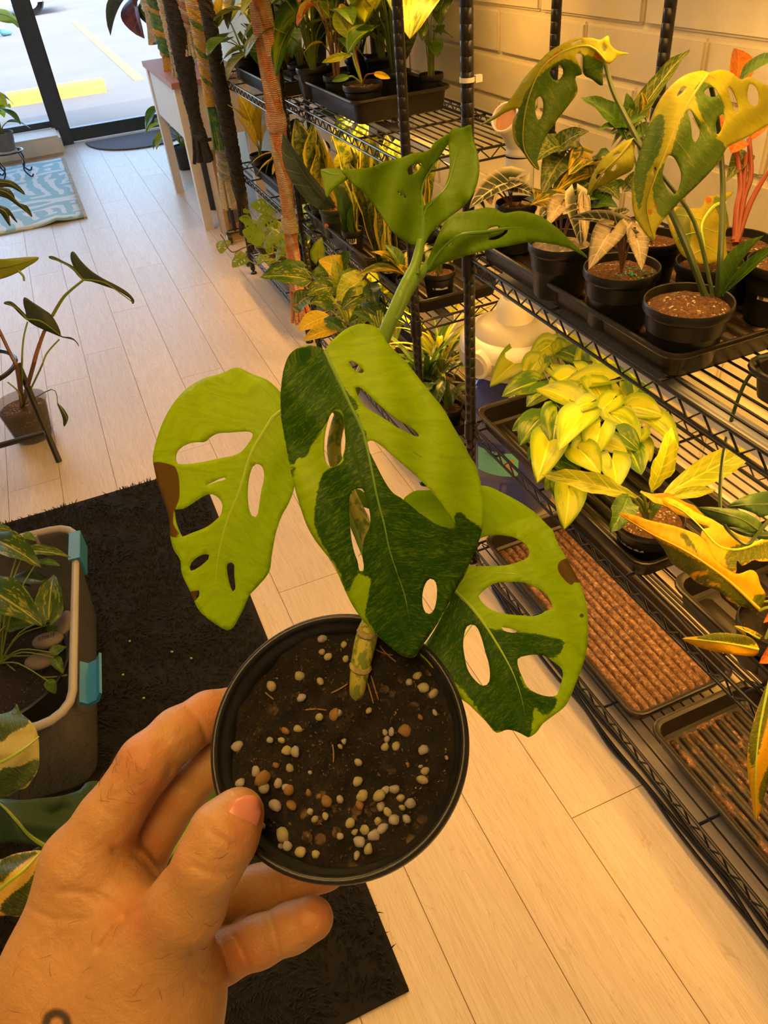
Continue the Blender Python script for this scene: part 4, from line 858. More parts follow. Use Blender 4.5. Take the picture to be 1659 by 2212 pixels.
# ------------------------------------------------------------------ water jug with electric dispenser top between the racks
JX, JY = 1.0, 1.645
def jug():
    e = empty('water_jug', (JX, JY, 0), 0, 'blue five-gallon water jug in the gap between two racks', 'water jug')
    t = NT('blue_jug_plastic'); n = t.noise(t.coord(), 14, 4); b = t.bsdf(t.mix(n, (.035, .045, .24), (.07, .09, .40)), .12, Specular_IOR_Level=.6, Coat_Weight=.5); m = t.end(b)
    prof = [(0, .0), (.115, .0), (.130, .015), (.134, .04), (.134, .12), (.127, .135), (.127, .15), (.134, .165), (.134, .26), (.127, .275), (.127, .29), (.134, .305), (.134, .36), (.128, .395), (.108, .43), (.075, .452), (.045, .465), (.036, .475), (.034, .53), (0, .53)]
    MB().lathe(prof, 40, (JX, JY, 0)).build('bottle', m, e)
    g = MB(); 
    for k in range(2): pass
    a0 = PX(1036, 1040, .9); 
    lab = plain('teal_label', (.18, .60, .55), .5, vary=.05); pic = plain('label_picture', (.55, .36, .22), .6)
    ang0 = math.atan2(-.9, -.55); g = MB(); vs = []
    def patch(a0, a1, z0, z1, r, mt, nm, par):
        g = MB(); n = 10
        for z in (z0, z1):
            for i in range(n+1): a = a0+(a1-a0)*i/n; g.v.append((JX+r*math.cos(a), JY+r*math.sin(a), z))
        g.f = [(i, i+1, n+2+i, n+1+i) for i in range(n)]; return g.build(nm, mt, par)
    lb = patch(math.radians(-165), math.radians(-112), .175, .255, .1346, lab, 'label', e)
    patch(math.radians(-127), math.radians(-117), .195, .235, .1350, pic, 'label_picture', lb)
    g = MB(); hp_ = []
    for k in range(13):
        a = math.radians(-150+22*k/12); hp_.append((JX+(.137+.010*math.sin(PI*k/12))*math.cos(a), JY+(.137+.010*math.sin(PI*k/12))*math.sin(a), .262-.012*math.sin(PI*k/12)))
    MB().tube(hp_, .0035, 6).build('handle', m_cable, e)
    d = empty('water_dispenser', (JX, JY, .45), 0, 'white round electric water dispenser with upright spout on the blue jug', 'water dispenser')
    mw = plain('white_plastic', (.80, .78, .74), .32, vary=.03); mg = plain('grey_plastic', (.50, .48, .45), .4, vary=.04)
    MB().lathe([(.060, .478), (.134, .478), (.142, .484), (.146, .50), (.147, .545), (.143, .56), (.135, .567), (.100, .572), (.060, .572)], 48, (JX, JY, 0), True).build('base_ring', mw, d)
    MB().lathe([(.1468, .498), (.1490, .500), (.1490, .534), (.1468, .536)], 48, (JX, JY, 0), True).build('band', mg, d)
    MB().lathe([(.0, .571), (.112, .571), (.106, .582), (.085, .594), (.058, .600), (.0, .602)], 40, (JX, JY, 0)).build('cap', mg, d)
    MB().lathe([(.0, .598), (.050, .598), (.048, .640), (.040, .655), (.036, .66), (0, .66)], 32, (JX, JY, 0)).build('neck', mw, d)
    z1 = 1.06
    g = MB(); g.tube([(JX, JY, .65), (JX, JY, .96), (JX, JY, 1.005)], .033, 24, cap=False); g.build('spout_pipe', mw, d)
    dirv = Vector((-.55, -.25, .38)).normalized(); c = Vector((JX, JY, 1.005)); pth = [c, c+Vector((0, 0, .03)), c+Vector((0, 0, .05))+dirv*.03, c+Vector((0, 0, .055))+dirv*.075]
    g = MB(); g.tube(crom(pth, 4), [.033]*13, 24, cap=False); el = g.build('spout_elbow', mw, d); md = el.modifiers.new('s', 'SOLIDIFY'); md.thickness = .004; md.offset = -1
    MB().tube([c+Vector((0, 0, .055))+dirv*.058, c+Vector((0, 0, .055))+dirv*.060], .029, 20).build('inner_mouth', plain('orange_inside', (.62, .30, .16), .5), el)
    bd = Vector((-.93, -.37, 0)).normalized(); bc = Vector((JX, JY, .525))+bd*.147; sd = Vector((0, 0, 1)).cross(bd)
    g = MB(); 
    for r0, r1, o0, o1, mt, nm in ((.040, .036, -.01, .010, mw, 'button_housing'), (.026, .024, .008, .0125, mg, 'button')):
        g = MB(); g.tube([bc+bd*o0, bc+bd*o1], [r0, r1], 24); g.build(nm, mt, d)
jug()
# ------------------------------------------------------------------ leaf library
def lobed(kind):
    P = {'heart': (.42, .30, 2.2), 'arrow': (.36, .48, 2.0), 'oval': (.27, .04, 3), 'lance': (.15, 0.0, 3), 'strap': (.075, 0, 3), 'round': (.46, .26, 2.5), 'broad': (.34, .10, 2.5), 'sword': (.10, 0, 3), 'blade': (.03, 0, 3)}
    return P[kind]
_lm = {}
def leafmesh(kind, arch=.10, fold=.25, wave=0.0, var=0, mat=None, droop=0.0):
    key = (kind, arch, fold, wave, var, mat.name, droop)
    if key in _lm: return _lm[key]
    wd_, lobe, ex = lobed(kind); nu, nv = (4, 9) if kind in ('lance', 'strap', 'sword', 'blade') else (6, 10)
    vs = []; uvs = []; fs = []
    for i in range(nv+1):
        v = i/nv
        if kind in ('strap', 'sword', 'blade'): w = wd_*min(1, (v+.06)*5)*(1-max(0, (v-.55)/.45)**2)**.9
        elif kind == 'lance': w = wd_*math.sin(PI*min(1, v*.96+.03))**.85
        elif kind == 'oval': w = wd_*math.sin(PI*(v**.85)*.985+.02)**.75
        else: w = wd_*(math.sin(PI*(v**.62)*.97+.09)**.72)*(1-.25*v)
        w = max(w, .002)
        if v == 1: w = .002
        for j in range(-nu, nu+1):
            u = j/nu
            y = v-lobe*(abs(u)**1.4)*(1-v)**3*1.15
            x = u*w*(1+.0*v)
            if lobe > .15 and v < .25: x *= (1-.55*(1-v/.25)*(1-abs(u))**1.2)
            z = 4*arch*v*(1-v)+fold*abs(x)-fold*wd_*.35-droop*v*v*.0+wave*math.sin(v*17+(1 if u > 0 else 2.4)+var)*abs(u)**1.5*wd_
            z += -.12*wd_*abs(u)**3*math.cos(v*5+var)
            vs.append((x, y, z)); uvs.append((.5+u*.5, max(0, min(1, y*.9+.05))))
    k = 2*nu+1
    for i in range(nv):
        for j in range(2*nu): fs.append((i*k+j, i*k+j+1, (i+1)*k+j+1, (i+1)*k+j))
    me = bpy.data.meshes.new('leaf'); me.from_pydata(vs, [], fs); me.update()
    l = me.uv_layers.new(name='UVMap'); idx = np.zeros(len(me.loops), int); me.loops.foreach_get('vertex_index', idx); l.data.foreach_set('uv', np.array(uvs, np.float32)[idx].ravel())
    me.polygons.foreach_set('use_smooth', [True]*len(me.polygons)); me.materials.append(mat); _lm[key] = me
    return me
def frame(base, tip, up):
    base, tip, up = Vector(base), Vector(tip), Vector(up); y = tip-base; L = y.length; y = y/L
    z = up-y*up.dot(y)
    if z.length < 1e-4: z = Vector((1, 0, 0))-y*y.x
    z.normalize(); x = y.cross(z); m = Matrix((x, y, z)).transposed().to_4x4(); m.translation = base; return m, L
def leaf(root, kind, mat, base, tip, up=(0, 0, 1), wid=1.0, name='leaf', **kw):
    me = leafmesh(kind, mat=mat, **kw); o = bpy.data.objects.new(name, me); C.objects.link(o); o.parent = root
    m, L = frame(base, tip, up); m = m @ Matrix.Diagonal((L*wid, L, L, 1)); o.matrix_basis = WM(root).inverted() @ m; return o
def petiole(root, pts, r, mat, name='petiole', n=6):
    return MB().tube(crom([tuple(p) for p in pts], 4), [r*(1.15-.4*i/(4*(len(pts)-1))) for i in range(4*(len(pts)-1)+1)], n).build(name, mat, root)
UPC = Vector((-.35, -.55, .75))                       # up, turned a little towards the aisle
m_brasil = leafmat('heartleaf_yellow_green', (.16, .28, .010), (.46, .52, .014), .40, 1.7, (1.8, .6, 1), veins=0, trans=.35, soft=.10, edge=(.16, .27, .010))
m_brasil2 = leafmat('heartleaf_green', (.055, .15, .008), (.30, .40, .012), .56, 1.9, (2.0, .7, 1), veins=0, trans=.35, soft=.08)
m_lime = leafmat('lime_blade', (.30, .38, .012), (.48, .50, .02), .5, 2.5, (2, 1, 1), veins=7, trans=.35)
m_green = leafmat('plain_green_blade', (.045, .12, .010), (.09, .19, .014), .5, 3, veins=8, trans=.25)
m_deep = leafmat('deep_green_blade', (.018, .05, .012), (.035, .085, .016), .5, 3, veins=7, veinw=.06, trans=.15, rough=.28)
m_yvar = leafmat('yellow_variegated_blade', (.085, .14, .010), (.72, .46, .018), .50, 1.9, (3.2, 1.0, 1), veins=0, trans=.3, soft=.04)
m_yellow = leafmat('golden_blade', (.42, .36, .012), (.72, .50, .02), .42, 2.2, (1.5, 1, 1), veins=8, trans=.35)
m_pothos = leafmat('marbled_pothos_blade', (.055, .13, .008), (.42, .42, .02), .57, 7, (1.6, .9, 1), veins=0, trans=.3, soft=.03)
m_syn = leafmat('mottled_arrow_blade', (.055, .105, .014), (.24, .26, .05), .55, 9, veins=7, veincol=(.34, .34, .08), rib=(.4, .4, .12), trans=.25)
m_polly = leafmat('white_veined_blade', (.030, .045, .020), (.06, .075, .03), .5, 4, veins=6, veincol=(.75, .68, .46), veinw=.13, rib=(.8, .72, .5), ribw=.06, edge=(.42, .38, .24), trans=.15)
m_pale = leafmat('pale_cream_blade', (.50, .40, .24), (.66, .55, .34), .5, 4, veins=6, veincol=(.82, .74, .52), rib=(.85, .78, .55), edge=(.20, .17, .09), trans=.25)
m_dgrey = leafmat('backlit_grey_green_blade', (.05, .075, .05), (.09, .12, .075), .5, 3, veins=6, veinw=.06, trans=.12, rough=.3)
m_orange = leafmat('orange_red_blade', (.50, .11, .012), (.62, .20, .02), .5, 3, veins=6, trans=.35)
def snakemat():
    t = NT('snake_plant_blade'); uv = t.n('UVMap').outputs[0]; sp = t.n('SeparateXYZ'); t.set(sp, 0, uv); oi = t.n('ObjectInfo').outputs['Random']
    cb = t.n('CombineXYZ'); t.set(cb, 0, t.math('MULTIPLY', sp.outputs[0], 3.0)); t.set(cb, 1, t.math('MULTIPLY', sp.outputs[1], 16.0)); t.set(cb, 2, t.math('MULTIPLY', oi, 20.0))
    n = t.noise(cb.outputs[0], 1.6, 5, .7, .6); c = t.mix(t.step(n, .44, .56), (.035, .075, .012), (.22, .25, .035)); u = t.math('MULTIPLY', t.math('ABSOLUTE', t.math('SUBTRACT', sp.outputs[0], .5)), 2.0)
    c = t.mix(t.step(u, .72, .86), c, (.55, .48, .04)); return t.end(t.bsdf(c, .4))
m_snake = snakemat()
m_petg = plain('petiole_green', (.20, .28, .03), .45, vary=.1); m_petd = plain('petiole_dark', (.05, .085, .02), .4, vary=.1); m_petr = plain('petiole_red', (.28, .05, .02), .4, vary=.15); m_petb = plain('petiole_brown', (.22, .10, .045), .5, vary=.15)
m_sticker = plain('paper_sticker', (.72, .68, .6), .6, vary=.03); m_ink = plain('sticker_print', (.08, .07, .06), .7)
m_potgreen = plain('dark_green_plastic', (.025, .040, .022), .38, vary=.15); m_potbrown = plain('dark_brown_plastic', (.05, .026, .016), .4, vary=.15)
def potmesh(r, h, mat):
    k = ('pot', round(r, 3), round(h, 3), mat.name)
    if k not in _lm:
        rb = r*.76; me = MB().lathe([(0, 0), (rb*.9, 0), (rb, .003), (r*.90, h-.020), (r*.93, h-.018), (r*.965, h-.017), (r*1.0, h-.013), (r*1.0, h-.002), (r*.985, h), (r*.955, h-.001), (r*.93, h-.008), (r*.88, h*.55), (0, h*.54)], 28).mesh('pot'); me.set_sharp_from_angle(angle=math.radians(40)); me.materials.append(mat); _lm[k] = me
    return _lm[k]
def soilmesh(r, h, mat, mound=.004):
    k = ('soil', round(r, 3), round(h, 3), mat.name, mound)
    if k not in _lm:
        b = MB(); vs = [(0, 0, h-.012+mound)]; rr = random.Random(int(r*1e5)); n = 20
        for i in range(1, 6):
            for j in range(n): a = 2*PI*j/n; q = r*.935*i/5; vs.append((q*math.cos(a), q*math.sin(a), h-.012+mound*(1-(i/5)**2)+(rr.uniform(-.003, .003) if i < 5 else -.002)))
        fs = [(0, 1+j, 1+(j+1) % n) for j in range(n)]+[(1+i*n+j, 1+(i+1)*n+j, 1+(i+1)*n+(j+1) % n, 1+i*n+(j+1) % n) for i in range(4) for j in range(n)]
        me = b.add(vs, fs).mesh('soil'); me.materials.append(mat); _lm[k] = me
    return _lm[k]
def potted(name, label, c, r, zb, h=.10, pm_=None, sm=None, group=None, cat='potted plant', mound=.004, sticker=None):
    e = empty(name, (c[0], c[1], zb), 0, label, cat, group)
    p = bpy.data.objects.new('pot', potmesh(r, h, pm_ or m_potblack)); C.objects.link(p); p.parent = e
    s = bpy.data.objects.new('soil', soilmesh(r, h, sm or m_bark, mound)); C.objects.link(s); s.parent = e
    if sticker is not None:                           # small printed label on the pot side
        a0 = sticker; n = 8; g = MB(); rr = r*.875
        for z in (h*.48, h*.70):
            for i in range(n+1): a = a0-.55+1.1*i/n; q = r*(.76+.14*z/h)+.0012; g.v.append((q*math.cos(a), q*math.sin(a), z))
        g.f = [(i, i+1, n+2+i, n+1+i) for i in range(n)]; st_ = link('name_sticker', g.mesh('name_sticker'), m_sticker, p, at_world=False)
        g = MB()
        for z0, i0, i1 in ((h*.63, .30, .85), (h*.57, .36, .80), (h*.52, .5, .75), (h*.60, .06, .2)):
            hh = .002 if i1 > .25 else .011
            pts = []
            for k in range(5):
                t_ = i0+(i1-i0)*k/4; a = a0-.55+1.1*t_; 
                for zz in (z0-(hh if hh > .005 else 0), z0+(.0025 if hh < .005 else 0)): q = r*(.76+.14*zz/h)+.0017; pts.append((q*math.cos(a), q*math.sin(a), zz))
            g.add(pts, [(2*k, 2*k+2, 2*k+3, 2*k+1) for k in range(4)])
        link('print', g.mesh('print'), m_ink, st_, at_world=False)
    e['zt'] = zb+h-.008
    return e
def potpx(px, py, w, z):
    c = PZ(px, py, z); return c, w*DEP(c)/F/2
def foliage(e, n, hgt, spread, ll, kind, mats, seed, wid=1.0, dip=(.1, .7), pet=None, pr=.0016, az=None, arch=.10, fold=.25, wave=0.0, upaim=None, base=None, wallx=1.27):
    rr = random.Random(seed); c = Vector(base if base is not None else (e.location.x, e.location.y, e['zt']))
    for i in range(n):
        a = (2*PI*i/n+rr.uniform(-.4, .4)+seed) if az is None else rr.uniform(*az)
        hh = rr.uniform(*hgt); sp = rr.uniform(*spread); d = Vector((math.cos(a), math.sin(a), 0)); b = c+d*sp+Vector((0, 0, hh)); L = rr.uniform(*ll); dp = rr.uniform(*dip)
        tip = b+(d*math.cos(dp)-Vector((0, 0, math.sin(dp))))*L
        if tip.x > wallx: tip.x = wallx-.01; b.x = min(b.x, wallx-.05)
        if pet: petiole(e, [c+d*.008, c+d*sp*.35+Vector((0, 0, hh*.62)), b], pr, pet)
        up = Vector((0, 0, 1))+d*.25 if upaim is None else Vector(upaim)
        leaf(e, kind, rr.choice(mats), b, tip, up, wid*rr.uniform(.85, 1.15), arch=arch, fold=fold, wave=wave, var=i % 3)
G_N3 = 'pots in the tray on the upper shelf of the near rack'
# ------------------------------------------------------------------ near rack, upper shelf
ZB = N3+.0125
# P3: monstera with two big hanging leaves
c, r = potpx(1487, 657, 190, .985)
p3 = potted('potted_monstera', 'monstera with big torn yellowing leaves in a low black pot, front of the upper tray', c, r, ZB, .095, sm=m_bark, mound=.012)
m_mrib = plain('torn_leaf_rib', (.30, .30, .015), .45, vary=.08); m_mon = heroleaf('torn_monstera_blade', (.36, .36, .014), (.060, .14, .014), (.42, .13, .012), .34)
B3 = lambda p: aff(p, 1000, 0, 2.517)
def planedepth(d0, gx, gy, x0, y0, mid=None, curl=0.0):
    q = np.array(crom(mid, 4)) if mid is not None else None
    def fn(V):
        V = np.asarray(V, float); d = d0+gx*(V[:, 0]-x0)+gy*(V[:, 1]-y0)
        if q is not None: dd, t = dpoly(V, q, False); d = d+curl*(dd/100)**1.4-.012*np.sin(PI*t)+.003*np.sin(dd/11+8*t)
        return d
    return fn
mid = B3([(775,330),(700,255),(600,260),(480,320),(400,420),(340,600),(330,800),(400,915)])
traced_leaf('leaf', p3, m_mon, m_mrib, B3([(90,682),(180,620),(245,555),(290,490),(330,430),(400,350),(470,280),(550,235),(620,208),(700,205),(745,218),(790,193),(800,240),(840,275),(905,292),(850,303),(795,350),(772,338),(760,400),(758,468),(700,430),(655,400),(650,300),(610,300),(640,370),(645,405),(610,420),(622,500),(560,590),(490,680),(440,760),(415,830),(405,880),(418,925),(380,905),(320,820),(278,760),(270,660),(305,590),(230,612),(160,655)]),
  [B3([(470,385),(500,362),(532,352),(545,400),(515,437),(485,425)]), B3([(395,545),(420,522),(437,560),(432,620),(412,655),(393,610)]), B3([(757,255),(772,250),(780,268),(766,282)]), B3([(590,235),(640,212),(650,218),(600,245)])], mid, planedepth(1.20, -.00012, .0002, 1160, 200, mid, .045), 7, [B3([(440,390),(560,320),(650,390),(610,500),(560,590),(490,680),(420,830),(418,925),(320,820),(285,700),(320,560),(380,450)]), B3([(650,300),(760,340),(760,470),(655,400)])], [B3([(330,435),(370,390),(440,345),(500,290),(545,262),(520,300),(450,355),(380,385),(345,432)]), B3([(712,288),(745,285),(758,325),(735,325),(715,310)])], (), (), (.0018, .0007), .0003, .0008)
mid = B3([(1335,402),(1270,490),(1210,590),(1150,710),(1100,830),(1040,980),(1000,1130),(1040,1300)])
traced_leaf('leaf', p3, m_mon, m_mrib, B3([(1338,395),(1300,385),(1210,408),(1130,468),(1060,560),(1010,680),(960,830),(930,940),(918,1050),(930,1165),(985,1262),(1040,1314),(1050,1255),(1090,1195),(1130,1150),(1180,1095),(1260,1020),(1330,950),(1400,870),(1438,800),(1520,760),(1600,715),(1659,680),(1720,630),(1720,520),(1659,470),(1620,450),(1560,418),(1510,432),(1455,392),(1392,380)]),
  [B3([(1085,965),(1092,905),(1112,848),(1140,850),(1165,885),(1187,950),(1172,1030),(1143,1057),(1108,1025)]), B3([(1310,505),(1330,480),(1365,476),(1388,505),(1375,525),(1335,525)]), B3([(1222,600),(1240,600),(1262,650),(1290,720),(1262,775),(1245,745),(1240,690)]), B3([(1440,470),(1462,490),(1492,560),(1497,605),(1482,610),(1460,560)]), B3([(1558,455),(1590,470),(1608,510),(1606,560),(1582,580),(1556,560),(1545,520)]), B3([(1385,640),(1420,620),(1412,690),(1382,735),(1372,690)]), B3([(1035,915),(1052,905),(1050,935),(1040,955)]), B3([(1185,480),(1215,470),(1200,495),(1160,530)])], mid, planedepth(1.06, -.00005, .00005, 1480, 300, mid, .035), 7, [B3([(1260,480),(1330,450),(1400,530),(1420,620),(1380,730),(1300,640)]), B3([(1130,830),(1210,600),(1290,660),(1350,740),(1430,800),(1330,950),(1180,1090),(1080,1190),(1030,1000)]), B3([(930,940),(1000,700),(1090,620),(1080,800),(1000,950),(960,1150)])], [B3([(1002,1140),(1020,1135),(1030,1160),(1015,1172)]), B3([(1036,1112),(1050,1108),(1055,1135),(1042,1138)]), B3([(1430,780),(1442,770),(1446,805),(1436,812)])], (), [B3(v) for v in ([(1270,490),(1180,520),(1100,590),(1040,720)],[(1210,590),(1120,680),(1050,800),(990,950)],[(1335,410),(1450,480),(1480,600)],[(1250,640),(1330,800),(1320,920)],[(1140,740),(1240,870),(1250,980)],[(1400,420),(1530,520),(1560,650)])], (.0018, .0006), .0003, .0008, .0004)
mid = B3([(928,755),(850,850),(760,940),(685,1050)])
traced_leaf('leaf', p3, m_mon, m_mrib, B3([(930,752),(930,830),(922,918),(850,962),(780,1000),(720,1030),(675,1062),(690,985),(712,935),(760,862),(850,790)]), [B3([(722,965),(745,935),(772,925),(765,955),(735,985)]), B3([(815,850),(845,832),(865,835),(840,855)]), B3([(805,925),(830,890),(838,900),(822,930)])], mid, planedepth(1.16, 0, 0, 1300, 350, mid, .03), 6, (), (), (), (), (.002, .0006), .0008, .0007)
sz = Vector((c.x, c.y, ZB+.09))
petiole(p3, [PZ(1525, 645, ZB+.09), W(1478, 520, 1.14), W(1420, 395, 1.16), W(1377, 302, 1.17), W(1342, 234, 1.185), W(1322, 190, 1.19), W(1306, 132, 1.19)], .0046, m_petd, n=8)
petiole(p3, [PZ(1550, 640, ZB+.09), W(1556, 560, 1.13), W(1560, 470, 1.14), W(1561, 380, 1.15), W(1550, 260, 1.12), W(1530, 160, 1.065)], .0042, m_petd, n=8)
petiole(p3, [PZ(1540, 640, ZB+.09), W(1500, 480, 1.16), W(1430, 380, 1.17), W(1368, 300, 1.155)], .003, m_petd)
leaf(p3, 'lance', m_green, W(1556, 638, 1.10), W(1644, 505, 1.06), (-1, 0, .3), .8, fold=1.4, name='leaf')
leaf(p3, 'lance', m_green, W(1562, 632, 1.09), W(1690, 520, 1.04), (-.6, -.5, .6), .55, fold=1.2)
# P2 / P1 / P4: white-veined alocasias
c, r = potpx(1342, 590, 163, .985); p = potted('potted_alocasia', 'alocasia with pale veined leaves and teal fertiliser grains, second pot from the front', c, r, ZB, .10, sm=m_bark, sticker=None)
Q4 = lambda x, y, d: W(960+x/2.373, 400+y/2.373, d)
def lf4(e, kind, mat, b, t, d0, d1, up=UPC, wid=1.0, pet=None, root=None, **kw):
    B, T = Q4(*b, d0), Q4(*t, d1); leaf(e, kind, mat, B, T, up, wid, **kw)
    if pet: petiole(e, [root, (Vector(root)+B)/2+Vector((0, 0, .02)), B], .0017, pet)
rt = PZ(1342, 588, ZB+.095)
for b, t, mt, w, d in (((850, 240), (742, 425), m_pale, .62, (1.20, 1.16)), ((985, 265), (1012, 432), m_pale, .62, (1.19, 1.17)), ((880, 200), (640, 168), m_polly, .42, (1.22, 1.20)), ((870, 160), (955, 128), m_polly, .7, (1.24, 1.25)), ((915, 205), (1020, 215), m_pale, .55, (1.22, 1.20)), ((940, 240), (1020, 270), m_polly, .6, (1.20, 1.19))):
    lf4(p, 'arrow', mt, b, t, d[0], d[1], UPC, w*1.25, m_petb, rt)
for k in range(26):
    a = random.Random(k).uniform(0, 6.28); q = random.Random(k+50).uniform(.01, r*.75)
    o = bpy.data.objects.new('fertiliser_grain', pebm[k % 5*3][1].copy() if k == 0 else bpy.data.objects['fertiliser_grain'].data); C.objects.link(o); o.parent = p
    if k == 0: o.data.materials.clear(); o.data.materials.append(plain('teal_grain', (.05, .38, .26), .4))
    o.location = (q*math.cos(a)*.6+.012, q*math.sin(a)*.6-.020, .0915); o.scale = (.0022,)*3
c, r = potpx(1212, 533, 143, .985); p = potted('potted_alocasia', 'alocasia in gravel, third pot from the front, partly behind the bright green leaf', c, r, ZB, .10, sm=soilmat('gravel_mix', (.16, .13, .10), (.42, .36, .26), (.7, .62, .5), .5, 70)); rt = PZ(1212, 530, ZB+.095)
for b, t, mt, w, d in (((600, 95), (530, 205), m_pale, .7, (1.34, 1.30)), ((680, 95), (702, 310), m_polly, .6, (1.33, 1.30)), ((715, 110), (722, 300), m_pale, .35, (1.31, 1.29)), ((580, 60), (440, 100), m_yvar, .5, (1.38, 1.36)), ((520, 130), (490, 170), m_polly, .9, (1.36, 1.34))): lf4(p, 'arrow', mt, b, t, d[0], d[1], UPC, w*1.2, m_petb, rt)
c, r = potpx(1115, 449, 90, .985); p = potted('potted_alocasia', 'dark and cream leaved alocasia in the black pot beside the white spout', c, r, ZB, .10); rt = PZ(1105, 446, ZB+.095)
for b, t, mt, w, d in (((330, -18), (130, 110), m_polly, .6, (1.52, 1.47)), ((215, 20), (240, 100), m_pale, .9, (1.50, 1.48)), ((345, 5), (462, 52), m_polly, .8, (1.52, 1.50)), ((300, 10), (235, -20), m_polly, .6, (1.53, 1.55)), ((170, 60), (210, 125), m_deep, .35, (1.50, 1.48))): lf4(p, 'arrow', mt, b, t, d[0], d[1], UPC, w*1.2, m_petb, rt)
# syngoniums behind
c, r = potpx(1274, 432, 92, .985); p = potted('potted_syngonium', 'mottled arrowhead plant at the back of the upper tray, left of the torn leaf', c, r, ZB, .10); rt = PZ(1274, 428, ZB+.095)
Q3 = lambda x, y, d: W(1000+x/2.517, y/2.517, d)
def lf3(e, kind, mat, b, t, d0, d1, up=UPC, wid=1.0, pet=None, root=None, **kw):
    B, T = Q3(*b, d0), Q3(*t, d1); leaf(e, kind, mat, B, T, up, wid, **kw)
    if pet: petiole(e, [root, (Vector(root)+B)/2+Vector((0, .0, .02)), B], .0017, pet)
for b, t, mt, w in (((520, 800), (680, 708), m_syn, .9), ((540, 790), (392, 870), m_syn, .75), ((550, 850), (430, 1045), m_syn, .75), ((680, 860), (575, 945), m_yvar, .9), ((720, 870), (800, 835), m_green, .9), ((690, 940), (500, 1045), m_yvar, .5), ((640, 960), (480, 1110), m_syn, .8), ((700, 1060), (520, 1100), m_syn, .7), ((800, 1040), (900, 1000), m_green, .8), ((760, 1010), (850, 1080), m_syn, .8), ((690, 1110), (840, 1120), m_green, .8), ((380, 1100), (490, 1140), m_yvar, .6), ((430, 1050), (400, 1090), m_yvar, .9)):
    lf3(p, 'arrow', mt, b, t, 1.52, 1.47, UPC, w*1.15, m_petg, rt, wave=.06)
c, r = potpx(1407, 526, 126, .985); p = potted('potted_syngonium', 'tall dark green arrowhead plant in gravelly mix behind the pale alocasia', c, r, ZB, .10, sm=m_bark); rt = PZ(1407, 522, ZB+.095)
for b, t, mt, w in (((865, 690), (645, 525), m_green, .55), ((870, 690), (1000, 630), m_green, .55), ((870, 690), (730, 705), m_green, .4), ((900, 610), (890, 505), m_green, .9), ((960, 610), (1235, 260), m_syn, .30), ((990, 600), (970, 500), m_yvar, .6), ((1000, 700), (940, 760), m_green, .8), ((900, 1000), (960, 920), m_syn, .8)):
    lf3(p, 'arrow', mt, b, t, 1.38, 1.36, UPC, w*1.2, m_petd, rt, wave=.08)
# wrinkled yellow-green leaf plant and others to the right
c, r = potpx(1530, 578, 140, .985); p = potted('potted_philodendron', 'black labelled pot whose wrinkled yellow-green leaf folds over its rim', c, r, ZB, .10, sticker=math.radians(-118)); 
B4 = lambda p_: aff(p_, 960, 400, 2.373)
mid = B4([(1440,90),(1380,110),(1320,200),(1330,300),(1340,395)])
traced_leaf('leaf', p, heroleaf('wrinkled_blade', (.42, .38, .02), (.12, .18, .014), (.5, .15, .02), .3), m_rib, B4([(1135,150),(1165,118),(1200,110),(1265,118),(1320,112),(1340,62),(1400,52),(1480,30),(1470,55),(1440,90),(1458,200),(1440,250),(1452,415),(1400,392),(1340,405),(1290,397),(1220,360),(1180,290),(1150,210)]), [], mid, planedepth(1.20, .0001, -.0002, 1500, 500, mid, .05), 7, [B4([(1180,130),(1250,130),(1260,300),(1200,300)]), B4([(1380,60),(1450,90),(1450,200),(1400,150)])], [B4([(1335,70),(1360,58),(1370,85),(1345,95)])], (), [B4(v) for v in ([(1330,180),(1250,160),(1170,150)],[(1325,240),(1250,250),(1190,280)],[(1330,220),(1400,240),(1440,220)],[(1335,320),(1280,350),(1240,355)],[(1335,310),(1400,350),(1440,390)])], (.003, .001), .001, .0008, .0008)
petiole(p, [PZ(1530, 575, ZB+.09), W(1560, 500, 1.22), W(1566, 445, 1.20)], .003, m_petg)
c, r = potpx(1590, 533, 150, .985); p = potted('potted_philodendron', 'philodendron with glossy red stems and an upright orange leaf near the wall', c, r, ZB, .10); rt = PZ(1588, 528, ZB+.09)
for pts in (((1588, 525), (1592, 450), (1600, 400), (1590, 315)), ((1590, 525), (1606, 430), (1622, 380), (1618, 300)), ((1592, 520), (1620, 440), (1659, 370)), ((1586, 520), (1600, 460), (1612, 330))): petiole(p, [W(x, y, 1.30) for x, y in pts], .0050, m_petr, n=8)
leaf(p, 'oval', m_orange, W(1590, 185, 1.32), W(1594, 102, 1.33), (-.3, -1, 0), 1.25, fold=.5); leaf(p, 'oval', m_orange, W(1548, 245, 1.33), W(1560, 300, 1.31), (-.3, -1, 0), .8); leaf(p, 'oval', m_orange, W(1600, 300, 1.30), W(1580, 330, 1.28), UPC, 1.4); leaf(p, 'oval', m_orange, W(1618, 300, 1.30), W(1668, 262, 1.28), UPC, .8)
leaf(p, 'broad', m_syn, W(1612, 330, 1.32), W(1570, 390, 1.30), UPC, .8)
leaf(p, 'sword', m_green, W(1598, 172, 1.20), W(1690, 122, 1.16), (-.3, -.4, 1), 2.2, fold=1.6)
c, r = potpx(1690, 578, 150, .985); potted('potted_philodendron', 'labelled black pot cut by the right edge of the photo, upper shelf', c, r, ZB, .10, sticker=math.radians(-140))
